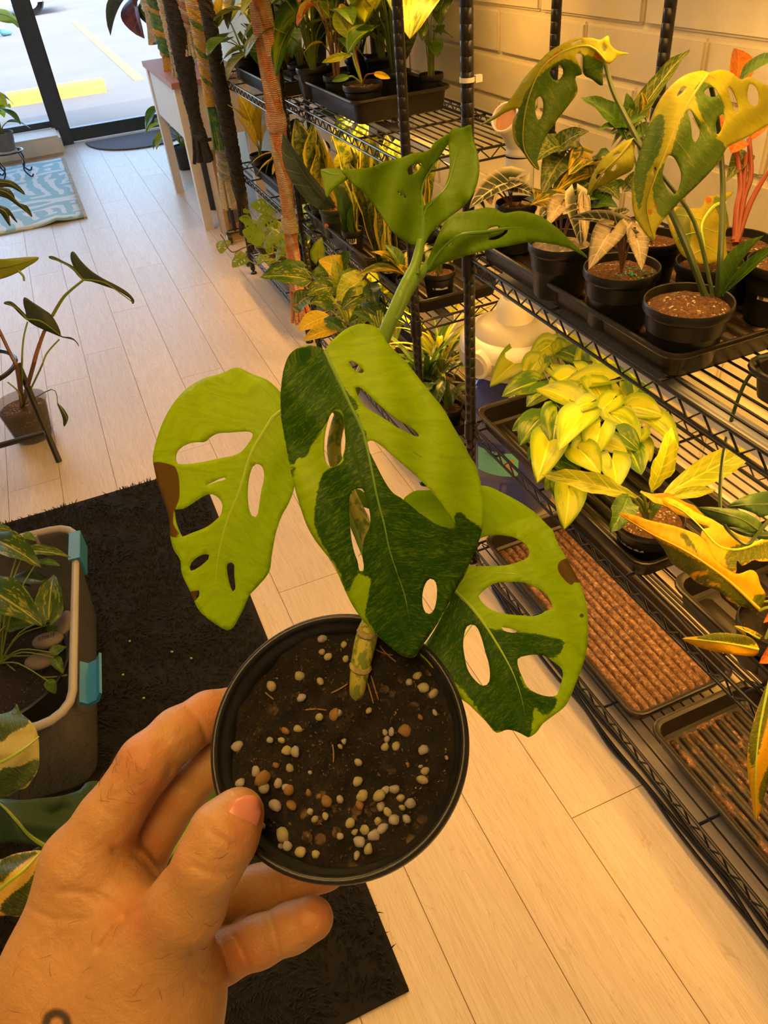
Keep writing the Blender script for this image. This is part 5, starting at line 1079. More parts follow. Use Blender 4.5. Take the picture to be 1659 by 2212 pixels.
# ------------------------------------------------------------------ near rack, middle shelf
ZM = N2+.0125
bc = Vector((.885, 1.17, 0)); p = potted('potted_heartleaf_vine', 'bushy heart-leaf philodendron, yellow and green, in the middle shelf tray', bc, .055, ZM, .075, sm=m_soil)
Q5 = lambda x, y, z: PZ(960+x/2.373, 700+y/2.373, z)
BR_ = [((500,75),(310,215),0),((430,150),(235,310),0),((550,100),(435,185),0),((560,90),(660,235),1),((765,140),(665,230),0),((830,285),(550,335),0),((470,295),(295,368),1),((640,385),(465,325),0),((580,450),(550,650),1),((710,450),(590,640),0),((540,590),(478,800),0),((800,530),(760,685),0),((860,460),(1010,600),0),((1030,470),(1205,630),0),((830,610),(940,655),0),((690,640),(800,765),0),((860,690),(885,840),0),((640,840),(618,1045),0),((450,500),(345,545),1),((490,480),(385,620),1),((540,180),(520,235),1),((620,60),(720,110),0),((900,190),(1035,370),1),((760,300),(830,420),0),((650,260),(530,325),0),((960,420),(1130,470),0),((750,400),(640,445),0),((600,700),(700,760),1),((470,640),(430,700),1),((570,780),(515,850),0),((590,810),(580,920),1),((980,340),(1070,310),1),((480,185),(410,300),0),((900,320),(950,440),0),((560,240),(640,330),0),((700,180),(560,130),1),((680,230),(760,330),0),((820,200),(850,130),0),((600,520),(700,570),0),((900,560),(1000,650),1),((740,600),(640,690),0),((980,600),(1060,700),0),((950,640),(1010,770),1),((520,340),(420,420),1),((680,330),(600,420),0),((870,380),(780,470),0),((560,60),(470,90),1),((660,480),(560,540),0),((1000,540),(900,640),0)]
rb_ = random.Random(3)
for i, (b, t, k) in enumerate(BR_):
    cx0, cy0 = 720, 400; dd = math.hypot((b[0]-cx0)/420, (b[1]-cy0)/420); zc = N2+.175-.085*dd**1.5+rb_.uniform(-.015, .015)
    B = Q5(*b, zc); T = Q5(*t, zc-rb_.uniform(.010, .035)); L = (T-B).length
    leaf(p, 'heart', m_brasil2 if k else m_brasil, B, T, Vector((rb_.uniform(-.4, .1), rb_.uniform(-.6, 0), 1)), 1.0*min(1.25, max(.8, .085/L)), arch=.07, fold=.22, var=i % 3)
    petiole(p, [(bc.x+rb_.uniform(-.03, .03), bc.y+rb_.uniform(-.03, .03), ZM+.07), (B+bc)/2+Vector((0, 0, zc/2-.03)) if False else Vector(((B.x+bc.x)/2, (B.y+bc.y)/2, zc-.03)), B], .0013, m_petg, n=5)
c, r = potpx(1400, 1135, 150, .54); p = potted('potted_ginger', 'yellow-green lance-leaved plant in the labelled black pot, front of the middle tray', c, r, ZM, .085, sticker=math.radians(-165)); rt = PZ(1400, 1130, ZM+.078)
G5 = lambda x, y, d: W(960+x/2.373, 700+y/2.373, d)
for b, t, mt, kd, w, d0, d1 in (((1065,855),(1165,530),m_lime,'lance',1.0,1.33,1.25),((985,885),(500,770),m_lime,'lance',.75,1.36,1.40),((945,880),(860,1062),m_green,'oval',.9,1.35,1.30),((1130,870),(1580,635),m_lime,'lance',.85,1.36,1.40),((1150,885),(1392,850),m_lime,'lance',.9,1.36,1.34),((1010,860),(1400,1060),m_yellow,'lance',.6,1.33,1.24),((930,860),(705,758),m_yellow,'lance',.6,1.38,1.42),((1050,960),(1130,900),m_green,'lance',1,1.37,1.36)):
    B = G5(*b, d0); leaf(p, kd, mt, B, G5(*t, d1), (-.2, -.6, .8), w, arch=.08, fold=.35, wave=.25); petiole(p, [rt, rt*.4+B*.6+Vector((0, 0, .01)), B], .0034, m_lime_stem if False else m_petg)
# big yellow variegated plant
Y5 = lambda p_: aff(p_, 1440, 1050, 5.53)
c = PZ(1672, 1345, ZM+.085); p = potted('potted_philodendron', 'philodendron with huge yellow and green variegated leaves at the right edge, middle shelf', c, .055, ZM, .090, sm=m_soil)
m_bigy = heroleaf('golden_variegated_blade', (.78, .46, .012), (.085, .13, .010), (.3, .1, .02), .3)
mid = Y5([(1110,1475),(800,1180),(500,950),(200,760),(-200,560),(-570,330)])
traced_leaf('leaf', p, m_bigy, plain('golden_rib', (.75, .5, .03), .4), Y5([(1115,1482),(1060,1500),(980,1470),(850,1412),(740,1370),(680,1300),(600,1240),(450,1190),(350,1140),(250,1050),(120,970),(30,880),(-30,760),(-150,620),(-330,500),(-580,326),(-400,345),(-200,410),(0,455),(100,480),(250,530),(400,600),(500,720),(560,860),(700,980),(850,1050),(1000,1000),(1080,1050),(1120,1180),(1182,1290),(1165,1400),(1125,1470)]), [], mid, planedepth(1.20, -.00012, .0002, 1640, 1320, mid, .05), 8, [Y5([(1110,1475),(800,1190),(500,970),(200,800),(-100,640),(-400,450),(-150,640),(0,860),(250,1060),(450,1190),(680,1300),(850,1410),(1060,1500)]), Y5([(1060,1300),(1180,1290),(1165,1400),(1120,1460),(1040,1380)]), Y5([(150,560),(260,600),(380,800),(330,780),(220,680)])], (), [Y5([(300,1040),(480,1010),(500,1050),(350,1080)]), Y5([(500,1120),(640,1170),(640,1195),(500,1170)])], (), (.0028, .0006), .0008, .0008)
mid = Y5([(1150,640),(1000,720),(800,760),(600,700),(400,480),(200,300),(0,190)])
traced_leaf('leaf', p, m_bigy, m_rib, Y5([(-30,135),(100,165),(250,250),(400,340),(540,395),(700,490),(900,590),(1060,655),(1150,640),(1300,620),(1300,860),(1130,900),(1040,880),(960,930),(890,950),(850,890),(832,905),(830,1040),(760,1020),(640,960),(540,860),(480,780),(465,660),(420,640),(408,580),(440,510),(520,495),(350,430),(200,320),(50,245),(-40,215)]), [], mid, planedepth(1.235, -.0001, -.0002, 1590, 1180, mid, -.02), 8, [Y5([(700,850),(760,740),(900,690),(1100,700),(1300,640),(1300,860),(1040,880),(890,950),(840,900),(820,1030),(740,990)])], (), (), (), (.0024, .0006), .0008, .0008)
mid = Y5([(1100,1950),(800,1890),(500,1850),(200,1822)])
traced_leaf('leaf', p, m_bigy, m_rib, Y5([(185,1820),(400,1792),(600,1752),(850,1768),(1000,1808),(1080,1890),(1102,1960),(1070,2022),(980,2032),(800,2010),(550,1970),(350,1910)]), [], mid, planedepth(1.17, -.00012, .0001, 1600, 1400, mid, .03), 7, [Y5([(350,1800),(600,1750),(850,1765),(1000,1805),(1080,1890),(900,1890),(700,1850),(520,1850)])], (), (), (), (.002, .0005), .0006, .0007)
mid = Y5([(1230,1890),(1050,1790),(820,1675)])
traced_leaf('leaf', p, m_bigy, m_rib, Y5([(805,1670),(950,1690),(1100,1760),(1211,1840),(1240,1900),(1150,1890),(1030,1850),(900,1760)]), [], mid, planedepth(1.20, 0, 0, 1640, 1380, mid, .03), 6, [Y5([(900,1690),(1100,1755),(1230,1850),(1100,1800),(950,1720)])], (), (), (), (.002, .0005), .0006, .0007)
mid = [(1662, 1470), (1640, 1580), (1632, 1680), (1634, 1768)]
traced_leaf('leaf', p, m_bigy, m_rib, [(1668,1462),(1640,1520),(1620,1590),(1614,1650),(1622,1715),(1633,1774),(1648,1730),(1668,1660),(1700,1580),(1700,1480)], [], mid, planedepth(1.08, 0, -.00012, 1640, 1600, mid, .03), 7, [[(1660,1470),(1640,1520),(1618,1600),(1625,1660),(1645,1600),(1660,1540)], [(1640,1700),(1690,1600),(1700,1640),(1650,1740)]], (), (), (), (.002, .0005), .0006, .0007)
for x, y in ((1640, 1320), (1652, 1300), (1646, 1398), (1672, 1462), (1660, 1395)): petiole(p, [c+Vector((0, 0, .0)), (c+W(x, y, 1.19))/2+Vector((0, 0, .02)), W(x, y, 1.19)], .003, m_petg)
leaf(p, 'oval', m_orange, W(1676, 1400, 1.18), W(1642, 1432, 1.14), UPC, .8); leaf(p, 'oval', m_orange, W(1680, 1310, 1.2), W(1650, 1345, 1.18), UPC, .6)
# dark green trailing plant from the upper small tray
c = Vector((.93, .42, 0)); p = potted('potted_hoya', 'square-shouldered black pot at the right edge whose dark-leaved vine hangs below the shelf', c, .055, N3+.0125, .09)
vp = [PZ(1659, 770, N3+.09), W(1640, 790, 1.10), W(1608, 830, 1.12), W(1576, 920, 1.14), W(1559, 1010, 1.15), W(1556, 1095, 1.16), W(1566, 1135, 1.16), W(1590, 1162, 1.16), W(1614, 1176, 1.155), W(1635, 1155, 1.15), W(1680, 1100, 1.13)]
MB().tube(crom([Vector((.93, .42, N3+.09)), Vector((.90, .55, N3+.12))]+vp, 5), .0028, 7).build('vine', m_petd, p)
for pl, md, d in (([(370,255),(500,250),(700,265),(900,300),(1050,370),(1140,450),(1145,510),(1110,540),(1060,560),(1000,550),(850,490),(700,450),(560,400),(450,340)], [(1100,530),(900,400),(650,320),(380,257)], 1.15), ([(730,245),(850,160),(1000,100),(1211,60),(1320,90),(1320,350),(1211,345),(1120,380),(1050,330),(900,275)], [(1300,220),(1000,220),(740,245)], 1.175), ([(730,490),(850,500),(1000,545),(1211,545),(1280,600),(1211,640),(1000,610),(850,570)], [(1250,600),(1000,575),(740,492)], 1.17)):
    m_ = Y5(md); traced_leaf('leaf', p, heroleaf('dark_waxy_blade', (.05, .10, .02), (.022, .055, .016), (.2, .1, .02), .12) if d == 1.15 else bpy.data.materials['dark_waxy_blade'], m_petd, Y5(pl), [], m_, planedepth(d, 0, 0, 1600, 1150, m_, .03), 8, [Y5(pl)] if d > 1.16 else (), (), (), (), (.0018, .0005), .0005, .0008)
# ------------------------------------------------------------------ middle rack
ZF = F3+.0125
def pp(name, label, px, py, w, zr, zb, h, **kw):
    c, r = potpx(px, py, w, zr); c.x = min(max(c.x, .84), 1.16); return potted(name, label, c, r, zb, h, **kw)
Q2 = lambda x, y, d: W(440+x/2.962, y/2.962, d)
p = pp('potted_aglaonema', 'small pot with two golden upright leaves, front of the middle rack upper tray', 783, 181, 88, 1.08, ZF, .085)
rt = Vector((p.location.x, p.location.y, ZF+.08))
for b, t, mt, kd, w, d in (((940, 235), (835, 70), m_lime, 'oval', 1.0, 2.2), ((955, 190), (870, 20), m_yellow, 'oval', .75, 2.22), ((950, 250), (1090, 180), m_green, 'oval', .9, 2.2), ((950, 350), (755, 400), m_lime, 'lance', .8, 2.18), ((930, 490), (820, 520), m_green, 'oval', .7, 2.15), ((1090, 470), (1195, 500), m_yellow, 'oval', .7, 2.15)):
    B = Q2(*b, d); leaf(p, kd, mt, B, Q2(*t, d), (-.5, -.8, .3), w, fold=.4); petiole(p, [rt, (rt+B)/2+Vector((-.005, 0, .01)), B], .0028, m_petr if kd == 'oval' and mt is m_yellow else m_petg)
p = pp('potted_philodendron', 'tall green-stemmed plant in the upper middle tray, by the wall', 825, 132, 76, 1.08, ZF, .10); foliage(p, 17, (.14, .44), (.02, .10), (.11, .18), 'heart', [m_green, m_lime, m_brasil2, m_brasil], 11, 1.0, (.2, 1.0), m_petg, .0030)
p = pp('potted_pilea', 'round-leaved plant in the right end of the upper middle tray', 931, 152, 54, 1.08, ZF, .075); foliage(p, 10, (.05, .22), (.02, .06), (.035, .065), 'round', [m_green], 3, 1.0, (.1, .9), m_petg, .0018)
B = W(905, -60, 2.10); leaf(p, 'round', m_yvar, B, W(885, 78, 2.05), (-.5, -.85, .2), 1.15, fold=.2); petiole(p, [Vector((p.location.x, p.location.y, ZF+.07)), W(925, 60, 2.25), B], .003, m_petg)
leaf(p, 'round', m_green, W(955, -20, 2.2), W(950, 55, 2.2), (-.6, -.8, 0), 1.0)
p = pp('potted_calathea', 'bushy multi-stemmed plant at the left end of the upper middle tray', 676, 148, 75, 1.08, ZF, .09); foliage(p, 24, (.08, .40), (.03, .13), (.10, .18), 'oval', [m_green, m_syn, m_brasil2, m_lime], 5, 1.0, (.2, 1.0), m_petg, .0028)
p = pp('potted_calathea', 'orange-tinged leafy plant behind the young golden one', 727, 162, 60, 1.08, ZF, .085); foliage(p, 14, (.08, .26), (.02, .08), (.06, .11), 'oval', [m_syn, m_lime, m_green, m_yellow, m_syn, m_orange], 8, 1.0, (.1, .9), m_petb, .0020)
for i, (x, y, lb) in enumerate(((1.04, 2.45, 'dark leafy plant mid-way along the wall side of the upper middle tray'), (1.06, 2.80, 'shaded leafy plant in the far wall corner of the upper middle tray'), (.93, 2.86, 'mottled foliage plant just behind the post of the middle rack'))):
    p = potted('potted_philodendron', lb, (x, min(y, 2.80), 0), .05, ZF, .085, sm=m_soil); foliage(p, 19, (.10, .42), (.03, .13), (.11, .17), ('heart', 'oval', 'arrow')[i], [m_green, m_syn, m_brasil2, m_lime], 21+i, 1.0, (.2, 1.0), m_petd, .0026)
# middle shelf: snake plants
ZS = F2+.0125
def snake(e, n, hgt, seed, w=1.0, mats=None, spread=.02, lean=.25):
    rr = random.Random(seed); c = Vector((e.location.x, e.location.y, e['zt']-.005))
    for i in range(n):
        a = 2*PI*i/n+rr.uniform(-.5, .5); d = Vector((math.cos(a), math.sin(a), 0)); b = c+d*rr.uniform(.3, 1)*spread; h = rr.uniform(*hgt); t = b+d*h*rr.uniform(.03, lean)+Vector((0, 0, h))
        leaf(e, 'sword', rr.choice(mats or [m_snake]), b, t, d*-1+Vector((-.5, -.5, 0)), w*rr.uniform(.9, 1.25), arch=.03, fold=.7, wave=.15, var=i % 3)
p = pp('potted_snake_plant', 'snake plant with broad banded leaves behind the pink hanger', 672, 434, 50, .67, ZS, .08); snake(p, 6, (.20, .30), 2, 1.6)
p = pp('potted_snake_plant', 'single paddle-leaf snake plant in the green pot with an orange dot', 707, 454, 62, .67, ZS, .10, pm_=m_potgreen); c0 = Vector((p.location.x, p.location.y, ZS+.09))
leaf(p, 'sword', m_dgrey, c0, W(608, 290, 2.55), (-.8, -.4, .3), 1.5, fold=.8); leaf(p, 'sword', m_yellow, c0+Vector((.03, .02, 0)), W(690, 300, 2.75), (-.7, -.6, 0), 2.2, fold=.3)
g = MB(); cc = p.location+Vector((-.04, -.024, .05)); d_ = Vector((-.85, -.52, .1)).normalized(); g.tube([p.location+Vector((-.0365, -.0222, .048)), p.location+Vector((-.0385, -.0236, .0485))], .0085, 18); g.build('dot_sticker', plain('orange_sticker', (.75, .22, .03), .5), p)
p = pp('potted_snake_plant', 'small dark snake plant in the pot with a white sticker, middle rack', 746, 486, 50, .67, ZS, .075, sticker=math.radians(-125)); snake(p, 6, (.09, .18), 9, 1.5, [m_snake, m_deep])
p = pp('potted_snake_plant', 'dense clump of slender snake plant leaves left of the hero leaf', 800, 552, 52, .67, ZS, .075, sticker=math.radians(-125)); snake(p, 13, (.12, .30), 4, 1.2, None, .028)
p = pp('potted_agave', 'small agave with yellow-edged pointed leaves and a thin stake', 850, 592, 50, .655, ZS, .06, sticker=math.radians(-125)); foliage(p, 9, (.005, .02), (.0, .01), (.08, .15), 'lance', [m_yvar, m_green, m_yvar], 6, 1.3, (-.9, -.1), None, fold=.7)
MB().tube([p.location+Vector((.0, -.02, .05)), p.location+Vector((.005, -.015, .24))], .0025, 6).build('stake', plain('bamboo_stake', (.60, .42, .22), .6), p)
p = pp('potted_peperomia', 'black labelled pot at the right end of the middle shelf, beside the jug', 948, 584, 72, .66, ZS, .085, sticker=math.radians(-112)); foliage(p, 7, (.02, .08), (.01, .05), (.04, .07), 'oval', [m_green, m_deep], 12, 1.0, (.0, .6), m_petg, .0015)
for i, (x, y, lb) in enumerate(((1.02, 2.75, 'golden pothos at the back of the middle shelf, under the upper tray'), (1.03, 2.50, 'tall banded snake plant against the wall, middle rack'), (1.03, 2.28, 'banded snake plant against the wall nearer the jug'), (.97, 2.66, 'yellow-edged snake plant in the middle of the tray'), (.95, 2.38, 'short snake plant between the clump and the wall'))):
    p = potted('potted_pothos' if i == 0 else 'potted_snake_plant', lb, (x, y, 0), .045, ZS, .085)
    if i == 0: foliage(p, 12, (.08, .26), (.02, .09), (.07, .11), 'heart', [m_pothos, m_lime], 31, 1.0, (.2, 1.0), m_petg, .002)
    else: snake(p, 7, (.18, .31), 30+i, 1.5)
# lowest shelf of the middle rack: big bright leaves spilling into the aisle
ZL = F1+.0125
Q7 = lambda x, y, d: W(460+x/3.072, 200+y/3.072, d)
p = potted('potted_caladium', 'plant with broad yellow-green leaves reaching over the aisle, lowest shelf', (.86, 2.62, 0), .06, ZL, .10, pm_=m_potbrown); rt = Vector((.86, 2.62, ZL+.09))
for b, t, mt, kd, w, d in (((620, 1235), (310, 1220), m_pothos, 'broad', .62, 2.55), ((600, 1160), (330, 1200), m_green, 'broad', .5, 2.6), ((780, 1290), (620, 1340), m_pothos, 'heart', 1.0, 2.5), ((560, 1400), (690, 1330), m_syn, 'heart', 1.0, 2.5), ((780, 1400), (650, 1390), m_pothos, 'broad', 1.2, 2.45), ((700, 1100), (720, 960), m_brasil, 'heart', .9, 2.7), ((760, 1180), (640, 1230), m_green, 'arrow', .8, 2.6), ((850, 1150), (920, 1050), m_green, 'heart', 1.0, 2.55)):
    B = Q7(*b, d); leaf(p, kd, mt, B, Q7(*t, d-.03), UPC, w*1.2, fold=.2, wave=.1); petiole(p, [rt, (rt+B)/2+Vector((0, 0, .04)), B], .0032, m_petg)
p = potted('potted_alocasia', 'broad golden-leaved alocasia on the lowest shelf below the snake plants', (.90, 2.40, 0), .055, ZL, .10, pm_=m_potbrown); rt = Vector((.90, 2.40, ZL+.09))
for b, t, mt, kd, w, d in (((880, 1190), (700, 1110), m_yellow, 'broad', 1.25, 2.55), ((860, 1290), (800, 1100), m_lime, 'broad', .8, 2.5), ((980, 1250), (820, 1380), m_lime, 'heart', 1.1, 2.42), ((1000, 1340), (850, 1440), m_pothos, 'heart', 1.0, 2.4), ((1110, 1400), (990, 1440), m_pothos, 'heart', 1.0, 2.35), ((930, 1210), (830, 1330), m_green, 'heart', .9, 2.45), ((1050, 1300), (1090, 1420), m_deep, 'heart', 1.0, 2.35)):
    B = Q7(*b, d); leaf(p, kd, mt, B, Q7(*t, d-.02), UPC, w*1.1, fold=.15, wave=.08); petiole(p, [rt, (rt+B)/2+Vector((0, 0, .05)), B], .0034, m_petg)
p = potted('potted_philodendron', 'low plant with glossy golden pointed leaves at the aisle edge, lowest shelf', (.85, 2.16, 0), .05, ZL, .085); rt = Vector((.85, 2.16, ZL+.08))
for b, t, mt, kd, w, d in (((770, 1480), (565, 1575), m_yellow, 'oval', .95, 2.25), ((830, 1560), (600, 1645), m_yellow, 'oval', .7, 2.2), ((740, 1500), (880, 1590), m_green, 'oval', .8, 2.2), ((900, 1540), (1000, 1480), m_pothos, 'oval', .9, 2.25), ((860, 1570), (960, 1600), m_deep, 'lance', .9, 2.15), ((800, 1440), (720, 1380), m_green, 'oval', .9, 2.3), ((930, 1450), (1070, 1530), m_green, 'lance', .8, 2.2), ((990, 1400), (1090, 1480), m_deep, 'oval', .8, 2.25)):
    B = Q7(*b, d); leaf(p, kd, mt, B, Q7(*t, d-.02), UPC, w*1.1, fold=.3); petiole(p, [rt, (rt+B)/2+Vector((0, 0, .03)), B], .0026, m_petg)
foliage(p, 12, (.05, .13), (.02, .09), (.07, .12), 'lance', [m_green, m_deep], 44, 1.2, (.1, .8), m_petd, .0018)
for i, (x, y, lb, kd, mts, n) in enumerate(((1.0, 2.62, 'leafy filler plant deep on the lowest shelf, middle rack', 'heart', [m_pothos, m_lime, m_brasil], 18), (.99, 2.10, 'grassy green plant behind the hero stem, lowest shelf', 'blade', [m_green, m_lime], 26), (.93, 1.93, 'dark rosette plant beside the blue jug, lowest shelf', 'lance', [m_deep, m_green], 13), (.90, 2.02, 'fine-leaved spider plant at the right end of the lowest shelf', 'blade', [m_green, m_deep], 24))):
    p = potted('potted_spider_plant' if kd == 'blade' else 'potted_foliage', lb, (x, y, 0), .05, ZL, .085)
    if kd == 'blade': foliage(p, n, (.01, .05), (.0, .02), (.18, .32), 'blade', mts, 50+i, 1.0, (-1.1, -.2), None, arch=.16, fold=.4)
    else: foliage(p, n, (.04, .16), (.01, .07), (.09, .15), kd, mts, 50+i, 1.2, (-.3, .7), m_petg, .002)
# ------------------------------------------------------------------ farthest rack
def farpot(lb, x, y, zb, kd, mts, n, seed, hgt=(.08, .26), ll=(.09, .15), sp=(.02, .10), w=1.0, dip=(.1, .9), name='potted_foliage', **kw):
    p = potted(name, lb, (x, y, 0), .05, zb, .09, sm=m_soil); foliage(p, n, hgt, sp, ll, kd, mts, seed, w, dip, m_petg, .0024, **kw); return p
ZG = G3+.0125
farpot('striped-leaf plant on the upper shelf of the farthest rack, aisle side', .90, 3.35, ZG, 'oval', [m_syn, m_yvar], 14, 61, (.03, .18), w=.8)
farpot('plant with large yellow leaves high on the farthest rack', .93, 3.62, ZG, 'broad', [m_yellow, m_brasil], 11, 62, (.15, .36), (.12, .18))
farpot('green leafy plant on the wall side of the farthest rack, upper shelf', 1.05, 3.45, ZG, 'heart', [m_green, m_brasil2], 12, 63, (.12, .36), (.11, .17))
farpot('bushy green plant at the near end of the farthest rack, upper shelf', .96, 3.16, ZG, 'oval', [m_green, m_pothos], 13, 64, (.10, .38), (.10, .16))
p = farpot('trailing vine whose leaf arches over the yellow hanger', .86, 3.62, ZG, 'heart', [m_green], 4, 65, (.05, .12))
MB().tube(crom([Vector((.86, 3.62, ZG+.085)), W(490, 40, 3.3), W(455, 72, 3.35), W(430, 112, 3.4), W(418, 128, 3.4)], 5), .004, 6).build('vine', m_petg, p); leaf(p, 'oval', m_brasil2, W(458, 70, 3.32), W(500, 25, 3.25), UPC, .8); leaf(p, 'oval', m_yellow, W(470, 55, 3.3), W(478, -10, 3.25), (-.6, -.8, 0), .9); leaf(p, 'oval', m_dgrey, W(505, -10, 3.25), W(492, 62, 3.2), (-.5, -.8, 0), .55)
ZG2 = G2+.0125
farpot('spidery yellow plant on the middle shelf of the farthest rack', .88, 3.28, ZG2, 'strap', [m_yellow, m_lime], 18, 66, (.04, .10), (.10, .16), (.0, .03), 1.0, (.2, 1.2), name='potted_spider_plant')
p = farpot('upright golden-leaved plant by the far end of the middle shelf', .86, 3.62, ZG2, 'lance', [m_yellow], 5, 67, (.02, .06), (.14, .22), (.0, .02), 1.1, (-1.4, -.9), name='potted_snake_plant')
farpot('low green plant in the middle of the farthest rack', 1.02, 3.40, ZG2, 'oval', [m_green, m_deep], 10, 68, (.05, .2), (.08, .12))
ZG1 = G1+.0125
def adleaf():
    k = 'adanson'
    if k not in _lm:
        out = [(0, 0), (.16, -.06), (.30, .05), (.36, .25), (.32, .5), (.20, .78), (0, 1.0), (-.20, .78), (-.32, .5), (-.36, .25), (-.30, .05), (-.16, -.06)]
        hs = []
        for sx in (-1, 1):
            for y in (.16, .36, .56): hs.append([(sx*.07, y), (sx*.16, y+.03), (sx*(.25-.08*y), y+.11), (sx*(.22-.08*y), y+.14), (sx*.10, y+.07)])
        pl = lambda V: [Vector((x, y, .35*y*(1-y)-.1*abs(x))) for x, y in V]
        me = poly_mesh('leaf', out, hs, .06, pl, midrib=[(0, 0), (0, .5), (0, 1)]); me.materials.append(heroleaf('swiss_cheese_blade', (.26, .36, .015), (.07, .17, .012), (.2, .1, .02), .35)); _lm[k] = me
    return _lm[k]
def adl(root, b, t, up, w=1.0):
    o = bpy.data.objects.new('leaf', adleaf()); C.objects.link(o); o.parent = root; m, L = frame(b, t, up); o.matrix_basis = WM(root).inverted() @ m @ Matrix.Diagonal((L*w, L, L, 1)); return o
p = potted('potted_adansonii', 'trailing swiss-cheese vine spilling into the aisle from the lowest shelf', (.87, 3.40, 0), .06, ZG1, .09, sm=m_soil); rt = Vector((.87, 3.40, ZG1+.085)); ra = random.Random(77)
q0 = lambda x, y, d: W(440+x/5.53, 400+y/5.53, d)
LV = [((250,660),(210,820)),((490,860),(345,985)),((470,800),(380,880)),((730,830),(650,940)),((760,620),(930,640)),((720,700),(900,650)),((700,640),(460,545)),((640,540),(480,420)),((820,380),(650,520)),((820,280),(560,240)),((900,250),(780,360)),((880,540),(730,590)),((920,560),(990,640)),((900,740),(990,780)),((800,800),(760,700)),((560,430),(420,400)),((700,600),(520,680)),((600,520),(500,590)),((860,860),(960,800)),((680,440),(770,400)),((840,880),(760,950)),((640,650),(740,740)),((540,300),(480,330)),((930,450),(840,520))]
for i, (b, t) in enumerate(LV):
    d = 3.30+ra.uniform(-.05, .12); B = q0(*b, d); T = q0(*t, d-.03); adl(p, B, T, UPC+Vector((ra.uniform(-.2, .2), ra.uniform(-.2, .2), 0)), 1.25)
    if i > 2: petiole(p, [rt, (rt+B)/2+Vector((0, 0, .02)), B], .0018, m_petg)
MB().tube(crom([rt, q0(640, 720, 3.3), q0(500, 740, 3.28), q0(350, 800, 3.26), q0(270, 720, 3.25), q0(250, 660, 3.25), q0(200, 590, 3.25)], 5), .0024, 6).build('vine', m_petb, p)
MB().tube(crom([rt, q0(760, 900, 3.25), q0(640, 950, 3.22), q0(520, 880, 3.22), q0(480, 850, 3.22)], 5), .0024, 6).build('vine', m_petg, p)
farpot('green filler plant behind the swiss-cheese vine', 1.0, 3.55, ZG1, 'heart', [m_green, m_deep], 12, 71, (.06, .2), (.09, .13))
# ------------------------------------------------------------------ rugs and mats
def shag():
    rr = np.random.RandomState(1); x0, x1, y0, y1 = -1.15, .132, .505, 2.295
    t = NT('black_shag'); n = t.noise(t.coord(), 60, 4); m = t.end(t.bsdf(t.mix(n, (.0015, .0015, .002), (.006, .0056, .006)), .95))
    b = MB(); b.loops([[(x0, y0, 0), (x1, y0, 0), (x1+.01, y1, 0), (x0, y1, 0)], [(x0, y0, .010), (x1, y0, .010), (x1+.01, y1, .010), (x0, y1, .010)]], True, True)
    o = b.build('rug', m, None, False); tag(o, 'black shaggy rug on the floor under the storage bin', 'rug')
    n = 26000; P = np.c_[rr.uniform(x0+.3, x1-.008, n), rr.uniform(y0+.01, y1-.01, n), np.full(n, .008)]
    ang = 3*np.sin(P[:, 0]*9+P[:, 1]*5)+2*np.sin(P[:, 1]*13-P[:, 0]*4)+rr.normal(0, .5, n); L = rr.uniform(.012, .026, n)
    d = np.c_[np.cos(ang)*L, np.sin(ang)*L, rr.uniform(.006, .016, n)]; s = np.c_[-np.sin(ang), np.cos(ang), np.zeros(n)]*.0016
    V = np.stack([P-s, P+s, P+d*.55+s*.8+np.array([0, 0, .004]), P+d*.55-s*.8+np.array([0, 0, .004]), P+d], 1).reshape(-1, 3); k = np.arange(n)*5
    fc = [f for i in k.tolist() for f in ((i, i+1, i+2, i+3), (i+3, i+2, i+4))]
    me = bpy.data.meshes.new('pile'); me.from_pydata(V.tolist(), [], fc); me.update(); pl = link('pile', me, m, o); pl['kind'] = 'stuff'
    for i, (px_, py_) in enumerate(((265, 1458), (310, 1508), (413, 1422), (280, 1385), (372, 1408))):
        q = PZ(px_, py_, .022); c_ = bpy.data.objects.new('grit', pebm[i*3+1][1]); C.objects.link(c_); c_.parent = o; c_.location = q; c_.scale = (.0035, .003, .003)
shag()
